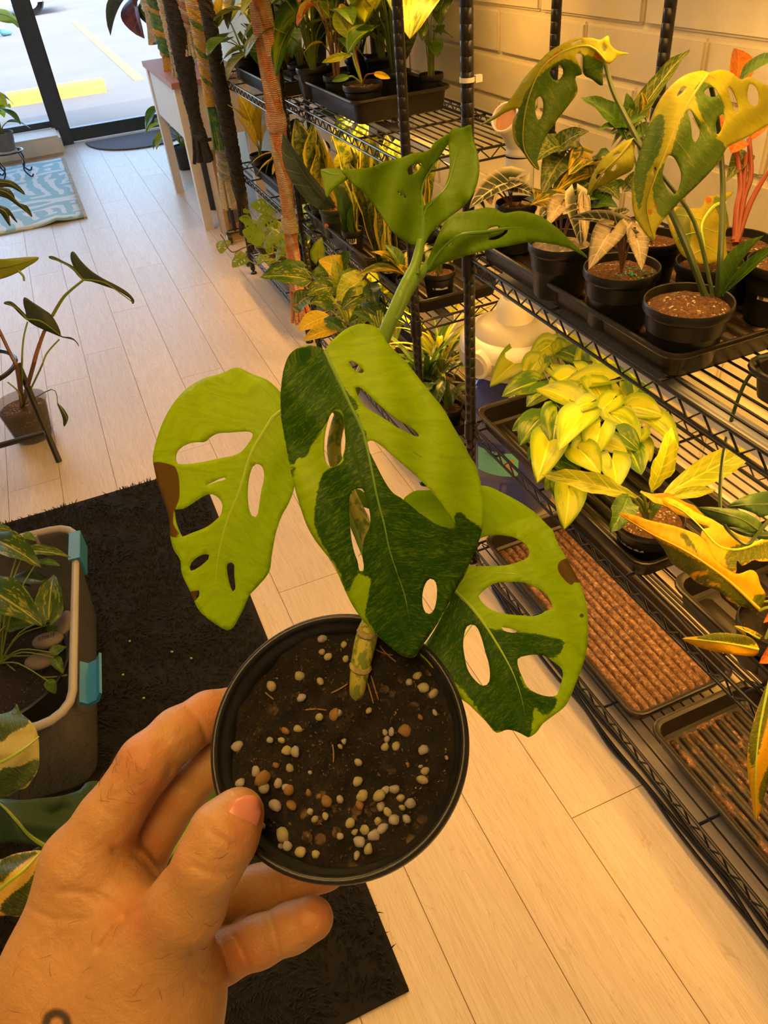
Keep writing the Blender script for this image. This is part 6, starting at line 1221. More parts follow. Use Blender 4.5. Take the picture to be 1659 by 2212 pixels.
def palmrug():
    x0, x1, y0, y1 = -1.3, .075, 5.56, 7.42
    t = NT('palm_print_rug'); v = t.coord(); wv = t.n('TexWave', p_wave_type='RINGS'); 
    mp = t.n('Mapping'); t.set(mp, 0, v); mp.inputs['Location'].default_value = (.55, -6.1, 0); t.set(wv, 'Vector', mp.outputs[0]); wv.inputs['Scale'].default_value = 2.3; wv.inputs['Distortion'].default_value = 5.5; wv.inputs['Detail'].default_value = 1.5; wv.inputs['Detail Scale'].default_value = 1.3
    n = t.noise(v, 3.2, 2); wv2 = t.n('TexWave'); t.set(wv2, 'Vector', v); wv2.inputs['Scale'].default_value = 3.1; wv2.inputs['Distortion'].default_value = 6
    k = t.mix(t.step(n, .46, .54), wv.outputs['Color'], wv2.outputs['Color']); c = t.mix(t.step(k, .58, .66), (.30, .52, .58), (.72, .76, .76)); c = t.mix(t.math('MULTIPLY', t.noise(v, 160, 3), .25), c, (.25, .42, .46))
    b = MB(); g = []; nx, ny = 24, 24
    vs = []; fs = []
    for i in range(nx+1):
        for j in range(ny+1):
            x = x0+(x1-x0)*i/nx; y = y0+(y1-y0)*j/ny; z = .010+.022*math.exp(-((x+.10)/.06)**2-((y-y0)/.18)**2)+.008*math.exp(-((x-x1)/.1)**2-((y-y0)/.1)**2); vs.append((x, y, z))
    fs = [(i*(ny+1)+j, (i+1)*(ny+1)+j, (i+1)*(ny+1)+j+1, i*(ny+1)+j+1) for i in range(nx) for j in range(ny)]
    o = link('rug', b.add(vs, fs).mesh('rug'), t.end(t.bsdf(c, .9)), None); md = o.modifiers.new('t', 'SOLIDIFY'); md.thickness = .009; tag(o, 'pale blue rug with white palm fronds near the shop window', 'rug')
    MB().box((x1-.004, y0, .0), (x1+.018, y1, .012)).build('binding', plain('tan_binding', (.45, .36, .25), .9), o, False)
palmrug()
g = MB(); pts = []
for k in range(25): a = PI+PI*k/24; pts.append((.78+.47*math.cos(a), 7.84+.58*math.sin(a)))
g.loops([[(x, y, .001) for x, y in pts], [(x, y, .012) for x, y in pts]], True, True); t_ = NT('ribbed_mat'); wv = t_.n('TexWave', p_bands_direction='Y'); t_.set(wv, 'Vector', t_.coord()); wv.inputs['Scale'].default_value = 20; wv.inputs['Distortion'].default_value = 2
tag(g.build('doormat', t_.end(t_.bsdf(t_.mix(wv.outputs['Fac'], (.07, .065, .07), (.12, .11, .12)), .9)), None, False), 'dark half-round doormat inside the glass door', 'doormat')
# ------------------------------------------------------------------ clear storage bin with blue latches
def clearplastic(name, tint, fac, cols=((.24, .24, .235), (.32, .31, .30))):
    t = NT(name); tr = t.n('BsdfTransparent', Color=(*tint, 1)); nz = t.noise(t.coord(), 6, 3); b = t.bsdf(t.mix(nz, *cols), .28, Specular_IOR_Level=.5)
    ms = t.n('MixShader'); t.set(ms, 0, t.math('ADD', fac, t.math('MULTIPLY', nz, .12))); t.set(ms, 1, tr.outputs[0]); t.set(ms, 2, b.outputs[0]); return t.end(ms)
m_clear = clearplastic('frosted_clear_plastic', (.80, .81, .83), .20); m_clear2 = clearplastic('clear_rim_plastic', (.92, .92, .9), .55, ((.50, .48, .45), (.60, .58, .55)))
m_blue = plain('blue_latch_plastic', (.03, .22, .50), .35, vary=.05)
RZ = math.atan2(.069, .655)*-1
BL_, BWd, BH = .66, .46, .272
bo = Vector((-.258-BWd/2*math.cos(RZ), 1.478+BWd/2*math.sin(-RZ)*0, .012)); 
be = empty('storage_bin', bo, RZ, 'clear plastic storage bin with blue latches, full of pothos', 'storage bin')
L = [rrect(BWd-.10, BL_-.10, .05, .004), rrect(BWd-.075, BL_-.075, .055, .012), rrect(BWd-.03, BL_-.03, .06, BH-.02), rrect(BWd-.03, BL_-.03, .06, BH)]
sh = link('body', MB().loops(L, True, False).mesh('body'), m_clear, be, at_world=False); md = sh.modifiers.new('t', 'SOLIDIFY'); md.thickness = .002
rim = MB().loops([rrect(BWd-.034, BL_-.034, .058, BH-.004), rrect(BWd-.006, BL_-.006, .072, BH-.010), rrect(BWd, BL_, .075, BH-.004), rrect(BWd-.002, BL_-.002, .074, BH+.006), rrect(BWd-.016, BL_-.016, .066, BH+.008), rrect(BWd-.032, BL_-.032, .058, BH+.004), rrect(BWd-.034, BL_-.034, .058, BH-.004)])
link('rim', rim.mesh('rim'), m_clear2, be, at_world=False)
for y in (BL_/2-.115, -BL_/2+.12):
    g = MB()
    if y > 0: g.box((BWd/2-.022, y-.055, BH+.009), (BWd/2+.004, y+.055, BH+.014)); g.box((BWd/2+.001, y-.055, BH-.045), (BWd/2+.006, y+.055, BH+.013)); lt = link('latch', g.mesh('latch', False), m_blue, be, at_world=False)
    else:
        pr = [(BWd/2-.002, BH-.022), (BWd/2+.012, BH-.035), (BWd/2+.030, BH-.030), (BWd/2+.042, BH-.012), (BWd/2+.046, BH-.016), (BWd/2+.034, BH-.038), (BWd/2+.012, BH-.043), (BWd/2-.004, BH-.030)]
        g.loops([[(x, y-.060, z) for x, z in pr], [(x, y+.055, z) for x, z in pr]], True, True); lt = link('latch', g.mesh('latch', False), m_blue, be, at_world=False)
for y in (BL_/2-.02, -BL_/2+.02): link('rib', MB().box((BWd/2-.115, y-.004 if y > 0 else y-.018, BH-.06), (BWd/2-.108, y+.004 if y < 0 else y+.0, BH+.002)).mesh('rib', False), m_clear2, be, at_world=False)
# pothos growing in the bin
bp = potted('potted_pothos', 'marbled pothos filling the clear storage bin', (-.49, 1.48, 0), .17, .022, .13, sm=m_soil); rp = random.Random(6)
A6 = lambda x, y, z: PZ(x/6.146, 1120+y/6.146, z)
for b, t, mt, kd, w, z0, z1 in (((-120, 250), (540, 630), m_pothos, 'broad', .62, .36, .33), ((330, 420), (935, 505), m_pothos, 'broad', .45, .34, .31), ((-200, 900), (560, 1410), m_pothos, 'broad', .75, .33, .28), ((640, 1340), (712, 735), m_pothos, 'broad', .65, .24, .26), ((300, 1250), (680, 1010), m_green, 'broad', .9, .20, .20), ((150, 780), (690, 860), m_deep, 'oval', .6, .24, .23), ((80, 1420), (500, 1390), m_green, 'broad', .9, .22, .20), ((620, 1420), (850, 1590), m_green, 'oval', .8, .20, .17), ((680, 1780), (880, 1700), m_green, 'broad', 1.1, .19, .18), ((720, 1850), (840, 2060), m_green, 'broad', .8, .18, .16), ((-100, 120), (180, 170), m_pothos, 'broad', .8, .40, .38), ((330, 200), (470, 300), m_green, 'broad', .9, .36, .34), ((500, 560), (800, 625), m_green, 'oval', .6, .32, .30), ((640, 2160), (740, 2330), m_green, 'broad', 1.0, .17, .14), ((120, 900), (420, 900), m_deep, 'broad', .9, .22, .21), ((60, 1060), (330, 1120), m_green, 'broad', 1., .2, .2)):
    B = A6(*b, z0); leaf(bp, kd, mt, B, A6(*t, z1), (.1, -.2, 1), w*1.15, arch=.06, fold=.15, wave=.06); petiole(bp, [Vector((-.48, 1.5, .15)), (B+Vector((-.48, 1.5, .15)))/2+Vector((0, 0, .03)), B], .002, m_petg)
for pts in ([(0, 1830, .15), (340, 1825, .15), (660, 1810, .16)], [(0, 1850, .15), (240, 2050, .14), (400, 2090, .14), (640, 2110, .14), (890, 2080, .15)], [(250, 2060, .14), (420, 2212, .13)]): MB().tube(crom([A6(*q) for q in pts], 6), .0022, 6).build('vine', m_petg, bp)
# stones with hand lettering lying in the bin
m_stone = plain('grey_stone', (.22, .19, .17), .7, vary=.15, nscale=40, bump=.2, bscale=70)
def stone(label, px_, py_, z, sx, sy, sz_, seed, group='painted stones'):
    b = bmesh.new(); bmesh.ops.create_icosphere(b, subdivisions=3, radius=1.0); r2 = np.random.RandomState(seed); D = r2.normal(0, 1, (5, 3)); D /= np.linalg.norm(D, axis=1)[:, None]
    for v in b.verts: c = np.array(v.co); s = 1+sum(.09*(c@d)**2 for d in D)-.12*np.clip(c@D[0], .4, 1); v.co = Vector(c*s)
    me = bpy.data.meshes.new('stone'); b.to_mesh(me); b.free(); me.polygons.foreach_set('use_smooth', [True]*len(me.polygons)); o = link('stone', me, m_stone); o.location = PZ(px_, py_, z); o.scale = (sx, sy, sz_); o.rotation_euler = (0, 0, RZ); return tag(o, label, 'stone', group)
s1 = stone('flat stone lettered "shelf" inside the storage bin', 104, 1383, .185, .034, .026, .012, 1)
stone('plain grey stone below the lettered one in the bin', 86, 1428, .165, .034, .022, .012, 2); stone('plain stone leaning at the bin wall behind the lettered one', 140, 1345, .185, .018, .034, .012, 3)
cu = bpy.data.curves.new('lettering', 'FONT'); cu.body = 'shelf'; cu.size = .021; cu.align_x = 'CENTER'; cu.align_y = 'CENTER'; cu.extrude = .0004
tx = bpy.data.objects.new('lettering', cu); C.objects.link(tx); bpy.context.view_layer.update()
dg = bpy.context.evaluated_depsgraph_get(); me = bpy.data.meshes.new_from_object(tx.evaluated_get(dg)); bpy.data.objects.remove(tx)
lo_ = link('lettering', me, m_ink, s1, at_world=False); me.materials.clear(); me.materials.append(m_ink); lo_.matrix_parent_inverse = Matrix.Identity(4); lo_.scale = (1/.034, 1/.026, 1/.012); lo_.location = (0, -.05, 1.22)
# ------------------------------------------------------------------ big-leaved plants in the lower left foreground
p = potted('potted_monstera', 'large variegated monstera at the lower left edge, beside the hand', (-.62, .72, 0), .10, .022, .20, sm=m_soil)
m_alb = heroleaf('cream_variegated_blade', (.50, .46, .17), (.035, .085, .020), (.3, .15, .05), .2); m_alb2 = heroleaf('gold_variegated_blade', (.74, .50, .08), (.030, .075, .016), (.3, .15, .05), .2); m_dg = heroleaf('blue_green_blade', (.030, .075, .028), (.022, .055, .024), (.1, .1, .05), .12)
A8 = lambda p_: aff(p_, 0, 1050, 2.329)
rt = Vector((-.60, .75, .21))
for out, mid, dk, mt, d, ribm in (
  ([(-120,1180),(0,1150),(60,1130),(85,1098),(105,1140),(160,1190),(190,1250),(198,1350),(190,1430),(160,1480),(130,1520),(90,1530),(40,1560),(0,1575),(-120,1600)], [(-120,1400),(0,1390),(120,1320),(195,1260)], [[(0,1150),(85,1100),(150,1190),(60,1240),(0,1290)], [(0,1430),(100,1410),(195,1370),(160,1480),(40,1560),(0,1575)]], m_alb, .92, m_rib),
  ([(-120,1600),(0,1575),(100,1580),(200,1570),(300,1560),(400,1530),(430,1495),(480,1483),(510,1500),(470,1580),(420,1650),(330,1730),(230,1815),(150,1800),(60,1790),(0,1800),(-120,1820)], [(225,1810),(150,1760),(80,1680),(0,1600),(-100,1560)], [[(-120,1600),(480,1480),(230,1815),(-120,1820)]], m_dg, .86, m_petg),
  ([(-120,1900),(0,1880),(60,1855),(130,1840),(210,1835),(215,1870),(190,1950),(175,2050),(150,2130),(100,2165),(40,2160),(0,2160),(-120,2150)], [(-120,2120),(20,2010),(120,1930),(205,1840)], [[(0,1890),(60,1860),(200,1838),(110,1900),(50,1950),(0,2000)], [(50,2165),(0,2120),(60,2050),(140,1990),(195,1900),(190,1960),(150,2130)]], m_alb2, .80, m_rib)):
    m_ = A8(mid); traced_leaf('leaf', p, mt, ribm, A8(out), [], m_, planedepth(d, .00006, -.0002, 80, 1750, m_, .025), 8, [A8(q) for q in dk], (), (), [], (.0026, .0008), .0006, .0008)
    b = W(*(m_[0] if mt is not m_dg else m_[0]), d); petiole(p, [rt, (rt+b)/2+Vector((-.03, 0, .06)), b], .004, m_petd)
m_ = [(440, 1720), (400, 1800), (340, 1890)]
traced_leaf('leaf', p, heroleaf('green_blade_behind_hand', (.14, .26, .02), (.07, .16, .014), (.1, .1, .05), .25), m_rib, [(455,1690),(470,1730),(430,1790),(390,1860),(350,1900),(325,1900),(340,1840),(380,1770),(420,1710)], [], m_, planedepth(.75, 0, 0, 400, 1800, m_, .02), 7, [[(440,1760),(390,1860),(340,1900),(380,1820)]], (), (), [], (.002, .0008), .0006, .0008)
b = W(340, 1890, .75); petiole(p, [rt, (rt+b)/2+Vector((0, 0, .1)), b], .003, m_petd)
# ------------------------------------------------------------------ alocasia in a clear pot on the floor, metal stand
c, r = PZ(72, 940, .02), .085
e = empty('potted_alocasia', (c.x, c.y+.03, 0), 0, 'alocasia with narrow backlit arrow leaves in a clear plastic pot on the floor', 'potted plant')
cl = link('pot', MB().lathe([(.0, .003), (.066, .003), (.070, .008), (.090, .145), (.094, .147), (.095, .152), (.092, .154), (.087, .146), (.067, .010), (0, .008)], 32).mesh('pot'), m_clear, e, at_world=False)
link('soil', MB().lathe([(0, .010), (.066, .011), (.083, .122), (.06, .130), (.0, .134)], 28).mesh('soil'), m_bark, e, at_world=False); rt = Vector((e.location.x, e.location.y, .13))
A7 = lambda x, y, d: W(x/2.962, 500+y/2.962, d)
for pts, rr_ in (((None, (210, 870), (240, 760), (285, 635)), .010), ((None, (258, 880), (300, 780), (380, 690)), .0045), ((None, (140, 860), (150, 690), (176, 578)), .0045), ((None, (110, 880), (70, 790), (-40, 560)), .009), ((None, (120, 1030), (50, 965)), .004)):
    petiole(e, [rt]+[A7(*q, 2.58) for q in pts[1:]], rr_*.75, m_petb if rr_ > .006 else m_petg)
petiole(e, [A7(335, 540, 2.58), A7(400, 430, 2.56), A7(460, 370, 2.55), A7(535, 310, 2.55)], .005, m_petg); petiole(e, [A7(285, 640, 2.58), A7(310, 590, 2.585), A7(335, 540, 2.58)], .005, m_petg)
Z3 = lambda p_: aff(p_, 0, 330, 5.53)
for out, mid in (([(995,1522),(930,1430),(880,1360),(845,1270),(848,1190),(890,1188),(960,1280),(1080,1400),(1230,1500),(1400,1588),(1530,1670),(1605,1760),(1585,1812),(1560,1750),(1500,1705),(1400,1645),(1250,1592),(1100,1542)], [(990,1515),(1150,1530),(1300,1580),(1590,1790)]), ([(990,1518),(940,1480),(880,1410),(800,1350),(700,1300),(590,1262),(588,1234),(650,1240),(760,1296),(870,1352),(930,1410)], [(985,1510),(850,1370),(600,1250)]),
   ([(322,1990),(305,1900),(280,1800),(293,1724),(400,1790),(520,1870),(610,1935),(680,2040),(720,2130),(738,2190),(850,2205),(920,2260),(945,2320),(880,2240),(740,2205),(620,2155),(500,2105),(400,2055)], [(330,1990),(500,2020),(730,2190)]), ([(330,2005),(240,1930),(150,1840),(48,1806),(60,1780),(140,1778),(220,1845),(320,1950)], [(325,1990),(200,1860),(60,1790)])):
    m_ = Z3(mid); traced_leaf('leaf', e, heroleaf('narrow_arrow_blade', (.055, .075, .04), (.035, .05, .035), (.1, .1, .05), .15) if 'narrow_arrow_blade' not in bpy.data.materials else bpy.data.materials['narrow_arrow_blade'], m_petg, Z3(out), [], m_, planedepth(2.56, 0, .0002, 150, 620, m_, .06), 4.5, (), (), (), [], (.003, .0015), .001, .0014)
m_ = aff([(375, 1105), (425, 1190), (412, 1240)], 0, 500, 2.962)
traced_leaf('leaf', e, bpy.data.materials['narrow_arrow_blade'], m_petg, aff([(365,1098),(400,1125),(425,1160),(437,1190),(425,1230),(408,1248),(402,1200),(385,1150)], 0, 500, 2.962), [], m_, planedepth(2.5, 0, 0, 140, 890, m_, .05), 4.5, (), (), (), [], (.002, .001), .001, .0012)
petiole(e, [rt, A7(330, 1010, 2.55), A7(370, 1100, 2.5)], .002, m_petg)
s = empty('plant_stand', (-.50, 2.62, 0), 0, 'black metal plant stand at the left edge, one leg in front of the clear pot', 'plant stand')
legs = [(Vector((-.311, 2.60, .0)), PZ(38, 785, .33)), (Vector((-.66, 2.42, 0)), Vector((-.60, 2.70, .33))), (Vector((-.66, 2.98, 0)), Vector((-.58, 2.86, .33)))]
for a, b in legs: MB().tube([a, b], .011, 8).build('leg', m_wire, s)
MB().tube([A7(285, 1290, 2.52), A7(-220, 1430, 2.45)], .010, 8).build('brace', m_wire, s)
MB().tube([(-.49+.155*math.cos(a), 2.79+.155*math.sin(a), .33) for a in [2*PI*k/32 for k in range(33)]], .008, 7).build('ring', m_wire, s)
p = potted('potted_philodendron', 'dark round pot on the black metal stand, leaves hanging into view at the left edge', (-.505, 2.79, 0), .135, .342, .13, sm=m_soil)
rt = Vector((-.505, 2.79, .45))
for out, mid, d, mt in (([(-120,300),(60,318),(150,340),(230,400),(290,470),(295,505),(220,460),(120,412),(0,412),(-120,400)], [(-120,350),(120,370),(290,490)], 2.9, 'narrow_arrow_blade'), ([(-120,400),(60,420),(120,440),(170,510),(190,580),(260,610),(340,650),(388,775),(300,700),(180,612),(80,545),(-120,480)], [(-120,440),(100,490),(380,765)], 2.8, 'narrow_arrow_blade'), ([(-120,600),(60,648),(120,690),(180,780),(212,842),(150,790),(110,745),(125,882),(60,800),(0,722),(-120,680)], [(-120,640),(60,700),(120,860)], 2.7, 'narrow_arrow_blade'), ([(-140,1290),(50,1270),(180,1258),(350,1245),(465,1250),(430,1300),(350,1350),(230,1422),(100,1480),(0,1510),(-140,1540)], [(-140,1400),(150,1350),(455,1255)], 2.6, None)):
    m_ = Z3(mid); traced_leaf('leaf', p, bpy.data.materials[mt] if mt else heroleaf('yellow_green_edge_blade', (.34, .40, .03), (.13, .22, .02), (.2, .1, .05), .3), m_petg, Z3(out), [], m_, planedepth(d, 0, 0, 30, 450, m_, .06), 5, (), (), (), [], (.003, .0012), .001, .0014)
    b = W(*m_[0], d); petiole(p, [rt, (rt+b)/2+Vector((0, 0, .12)), b], .004, m_petd)
petiole(p, [W(41, 586, 2.58), W(50, 596, 2.57), W(52, 607, 2.57)], .004, m_petg)
# ------------------------------------------------------------------ plants by the window
s = empty('plant_stand', (-.30, 7.05, 0), 0, 'small curly black wire plant stand in front of the window sill', 'plant stand')
for k in range(4):
    a = PI/4+k*PI/2; cx_, cy_ = -.30+.10*math.cos(a), 7.05+.10*math.sin(a)
    MB().tube(crom([(cx_, cy_, .19), (-.30+.13*math.cos(a), 7.05+.13*math.sin(a), .12), (-.30+.10*math.cos(a), 7.05+.10*math.sin(a), .06), (-.30+.15*math.cos(a), 7.05+.15*math.sin(a), .012), (-.30+.18*math.cos(a), 7.05+.18*math.sin(a), .03)], 5), .006, 6).build('leg', m_wire, s)
MB().tube([(-.30+.11*math.cos(a), 7.05+.11*math.sin(a), .19) for a in [2*PI*k/24 for k in range(25)]], .006, 6).build('ring', m_wire, s)
p = potted('potted_croton', 'plant with green and orange leaves in a grey pot by the window', (-.30, 7.05, 0), .085, .198, .13, pm_=plain('grey_pot', (.16, .16, .16), .5), sm=m_soil)
foliage(p, 12, (.05, .32), (.02, .12), (.14, .22), 'oval', [m_green, m_lime, m_orange], 81, .9, (-.2, .9), m_petg, .004)
m_ = aff([(-60, 130), (100, 170), (235, 270)], 0, 0, 4.88); traced_leaf('leaf', p, bpy.data.materials['yellow_green_edge_blade'], m_petg, aff([(-60,85),(0,92),(80,110),(150,170),(230,228),(245,280),(190,292),(140,248),(60,240),(-60,200)], 0, 0, 4.88), [], m_, planedepth(6.6, 0, 0, 20, 40, m_, .15), 4.5, (), (), (), [], (.006, .003), .002, .002); petiole(p, [p.location+Vector((0, 0, .12)), W(-40, 150, 6.9), W(-12, 27, 6.6)], .006, m_petg)
# ------------------------------------------------------------------ white table and things around it
m_white = plain('white_paint', (.70, .68, .66), .5, vary=.03); m_pink = plain('dusty_pink_top', (.42, .20, .18), .55, vary=.06)
TX0, TX1, TY0, TY1, TZ = .725, 1.14, 4.80, 5.80, .80
tb = empty('table', ((TX0+TX1)/2, (TY0+TY1)/2, 0), 0, 'white wooden table with a dusty pink top near the door', 'table')
MB().box((TX0-.012, TY0-.012, TZ-.03), (TX1, TY1+.012, TZ)).build('tabletop', m_pink, tb, False)
MB().box((TX0+.01, TY0+.05, .50), (TX0+.03, TY1-.05, TZ-.03)).build('side_panel', m_white, tb, False); MB().box((TX0+.05, TY0+.012, .50), (TX1-.05, TY0+.03, TZ-.03)).build('end_panel', m_white, tb, False)
MB().box((TX0+.05, TY1-.03, .50), (TX1-.05, TY1-.012, TZ-.03)).build('end_panel', m_white, tb, False)
for x in (TX0, TX1-.055):
    for y in (TY0, TY1-.06): MB().box((x, y, 0), (x+.055, y+.06, TZ-.03)).build('leg', m_white, tb, False)
p = potted('potted_cordyline', 'plant with long burgundy leaves on the white table', (.92, 5.55, 0), .08, TZ+.001, .14, sm=m_soil)
m_burg = leafmat('burgundy_blade', (.10, .03, .03), (.22, .07, .06), .5, 2, veins=6, trans=.3); c0 = Vector((.92, 5.55, TZ+.14))
A9 = lambda x, y, d: W(x/4.88, y/4.88, d)
for b, t, mt, w in (((1400, -120), (1150, 352), m_dgrey, .5), ((1430, -100), (1500, 392), m_burg, .9), ((1520, -60), (1640, 300), m_dgrey, .6), ((1600, -80), (1600, 260), m_lime, .6), ((1560, -100), (1420, 60), m_burg, .8)): B = A9(*b, 5.2); leaf(p, 'oval', mt, B, A9(*t, 5.1), (-.7, -.7, .1), w, fold=.4); petiole(p, [c0, (c0+B)/2+Vector((0, 0, .1)), B], .006, m_petd)
b_ = potted('potted_pothos', 'bright green plant on the floor behind the white table', (.93, 6.35, 0), .09, .0, .16, sm=m_soil); foliage(b_, 13, (.06, .34), (.05, .17), (.14, .22), 'broad', [m_lime, m_green], 91, .9, (.0, .9), m_petg, .004)
MB_ = empty('rubbish_bin', (.93, 5.25, 0), 0, 'tall black bin standing under the white table', 'bin')
m_blk = plain('satin_black', (.02, .021, .023), .4); MB().lathe([(0, 0), (.105, 0), (.11, .01), (.125, .50), (.128, .51), (0, .51)], 28, (.93, 5.25, .0)).build('body', m_blk, MB_); MB().lathe([(.130, .50), (.133, .515), (.12, .55), (.05, .575), (0, .58)], 28, (.93, 5.25, 0)).build('lid', plain('grey_lid', (.25, .26, .28), .4), MB_)
bx_ = empty('cardboard_box', (.86, 4.58, 0), 0, 'tall printed cardboard box beside the white table', 'box'); m_card = plain('cardboard', (.46, .30, .13), .8, vary=.08); MB().box((.80, 4.52, 0), (.93, 4.72, .50)).build('body', m_card, bx_, False)
m_prt = plain('box_print', (.16, .14, .20), .7)
for z in (.10, .26, .40): MB().box((.825, 4.5185, z), (.905, 4.52, z+.07)).build('print_panel', m_prt, bx_, False)
rk = empty('rolling_rack', (.84, 4.28, 0), 0, 'black rolling garment rack on casters hung with cords', 'garment rack')
for y in (4.08, 4.48):
    MB().tube([(.84, y, .06), (.84, y, 1.72)], .013, 10).build('post', m_wire, rk)
    MB().tube([(.80, y, .065), (1.15, y, .065)], .013, 8).build('foot_bar', m_wire, rk)
    for x in (.80, 1.14):
        g = MB(); g.tube([(x-.012, y, .034), (x+.012, y, .034)], .032, 18); w_ = g.build('caster', m_blk, rk); MB().tube([(x-.0135, y, .034), (x+.0135, y, .034)], .019, 14).build('hub', m_white, w_)
MB().tube([(.84, 4.06, 1.72), (.84, 4.50, 1.72)], .013, 10).build('top_bar', m_wire, rk)
# ------------------------------------------------------------------ macrame hangers
def rope(name, a, b):
    t = NT(name); v = t.coord(); mp = t.n('Mapping'); t.set(mp, 0, v); n = t.noise(v, 30, 3); wv = t.n('TexWave', p_bands_direction='Z'); t.set(wv, 'Vector', v); wv.inputs['Scale'].default_value = 55; wv.inputs['Distortion'].default_value = 4
    return t.end(t.bsdf(t.mix(t.math('MULTIPLY', t.step(n, .4, .6), 1.0), a, b), .9, Normal=t.bump(wv.outputs['Fac'], .8, .004)))
def macrame(label, pts, mats, tassel=3, twist=9.0, tl=.16, knots=(), strands=4, group='macrame plant hangers'):
    """pts: (position, half width); a twisted cord that ends in a loose tassel"""
    P = [Vector(p) for p, w in pts]; e = empty('macrame_hanger', P[-1], 0, label, 'macrame hanger', group)
    Pc = [Vector(tuple(p)) for p in crom([tuple(p) for p in P], 8)]; Wd = list(np.interp(np.linspace(0, 1, len(Pc)), np.linspace(0, 1, len(pts)), [w for p, w in pts]))
    Ls = [0.0]
    for a, b in zip(Pc[:-1], Pc[1:]): Ls.append(Ls[-1]+(b-a).length)
    for k in range(strands):
        ph = 2*PI*k/strands; g = MB(); q = []; n = max(24, int(Ls[-1]*70))
        for i in range(n):
            s = Ls[-1]*i/(n-1); w = np.interp(s, Ls, Wd); c = Vector([float(np.interp(s, Ls, [p[j] for p in Pc])) for j in range(3)]); a = ph+s*twist*6
            q.append(c+Vector((math.cos(a)*w*.5, math.sin(a)*w*.5, 0)))
        g.tube(q, [float(np.interp(Ls[-1]*i/(n-1), Ls, Wd))*.52 for i in range(n)], 6); g.build('cord', mats[k % len(mats)], e)
    for s, k in knots: c = Vector([float(np.interp(s*Ls[-1], Ls, [p[j] for p in Pc])) for j in range(3)]); w = float(np.interp(s*Ls[-1], Ls, Wd)); MB().lathe([(0, -.03), (w*1.05, -.03), (w*1.2, -.015), (w*1.2, .015), (w*1.05, .03), (0, .03)], 14, c).build('knot', mats[k], e)
    rr = random.Random(len(label)); c = P[-1]; w = Wd[-1]; g = MB()
    for k in range(22): a = rr.uniform(0, 6.28); u = rr.uniform(.2, 1); g.tube([c+Vector((math.cos(a)*w*.7*u, math.sin(a)*w*.7*u, .02)), c+Vector((math.cos(a)*w*1.0*u, math.sin(a)*w*1.0*u, -tl*.5)), c+Vector((math.cos(a)*w*1.35*u, math.sin(a)*w*1.35*u, -tl*rr.uniform(.88, 1)))], w*.24, 5)
    t_ = g.build('tassel', mats[-1], e); t_['kind'] = 'stuff'
    return e
r_pink = rope('pink_rope', (.58, .30, .22), (.66, .46, .34)); r_oran = rope('coral_rope', (.66, .20, .06), (.60, .34, .20)); r_cream = rope('cream_rope', (.62, .50, .36), (.55, .42, .28)); r_yel = rope('mustard_rope', (.62, .36, .05), (.60, .42, .14)); r_blk = rope('black_rope', (.022, .020, .022), (.04, .036, .038)); r_blue = rope('grey_blue_rope', (.22, .28, .31), (.42, .44, .42)); r_green = rope('green_rope', (.06, .20, .10), (.16, .30, .09)); r_white = rope('white_rope', (.60, .57, .50), (.52, .48, .42)); r_plum = rope('dusty_pink_rope', (.34, .14, .15), (.44, .24, .22))
hx = .735
macrame('pink and coral macrame hanger in front of the middle rack post', [((hx, 2.80, 1.62), .034), (PX(560, 0, hx), .036), (PX(578, 120, hx), .034), (PX(592, 225, hx), .030), (PX(606, 330, hx), .030), (PX(620, 430, hx), .026), (PX(630, 520, hx), .026), (PX(641, 625, hx), .030)], [r_pink, r_oran, r_cream, r_oran], tl=.15, knots=((.52, 0), (.79, 2)), strands=6, twist=1.6)
macrame('mustard and cream macrame hanger with orange tassel', [((.755, 3.98, 1.6), .045), (PX(420, 0, .755), .045), (PX(434, 80, .755), .036), (PX(446, 160, .755), .030), (PX(455, 225, .755), .022)], [r_yel, r_cream, r_yel, r_green], tl=.20, knots=((.97, 2),), strands=5)
macrame('grey-blue macrame hanger below the mustard one', [((.79, 4.16, 1.5), .020), (PX(440, 150, .79), .024), (PX(458, 240, .79), .026), (PX(477, 320, .79), .034), (PX(484, 385, .79), .034)], [r_blue, r_white], tl=.16, strands=4)
macrame('thick black macrame hanger nearest the table', [((.755, 4.50, 1.6), .05), (PX(372, 0, .755), .05), (PX(390, 90, .755), .055), (PX(408, 190, .755), .048), (PX(420, 250, .755), .034), (PX(432, 300, .755), .045)], [r_blk], tl=.12, strands=5)
macrame('black macrame hanger on the far post of the farthest rack', [((.765, 3.90, 1.6), .03), (PX(447, 20, .765), .032), (PX(466, 130, .765), .034), (PX(486, 240, .765), .038), (PX(503, 330, .765), .036), (PX(524, 440, .765), .030)], [r_blk], tl=.15, strands=4)
macrame('dusty pink macrame hanger between the black and mustard ones', [((.80, 4.40, 1.6), .04), (PX(395, 0, .80), .04), (PX(408, 70, .80), .03)], [r_plum, r_white], tl=.10)
macrame('green macrame hanger by the table', [((.80, 4.95, 1.6), .05), (PX(335, 0, .80), .05), (PX(350, 70, .80), .05), (PX(362, 120, .80), .04)], [r_green, r_green, r_yel], tl=.12)
macrame('cream macrame hanger beside the green one', [((.80, 5.2, 1.6), .045), (PX(318, -10, .80), .05), (PX(328, 20, .80), .05)], [r_white], tl=.18)
macrame('sand macrame hanger next to the thick black one', [((.80, 4.7, 1.6), .04), (PX(355, -10, .80), .045), (PX(368, 60, .80), .04), (PX(376, 110, .80), .028)], [r_cream, r_white], tl=.14)
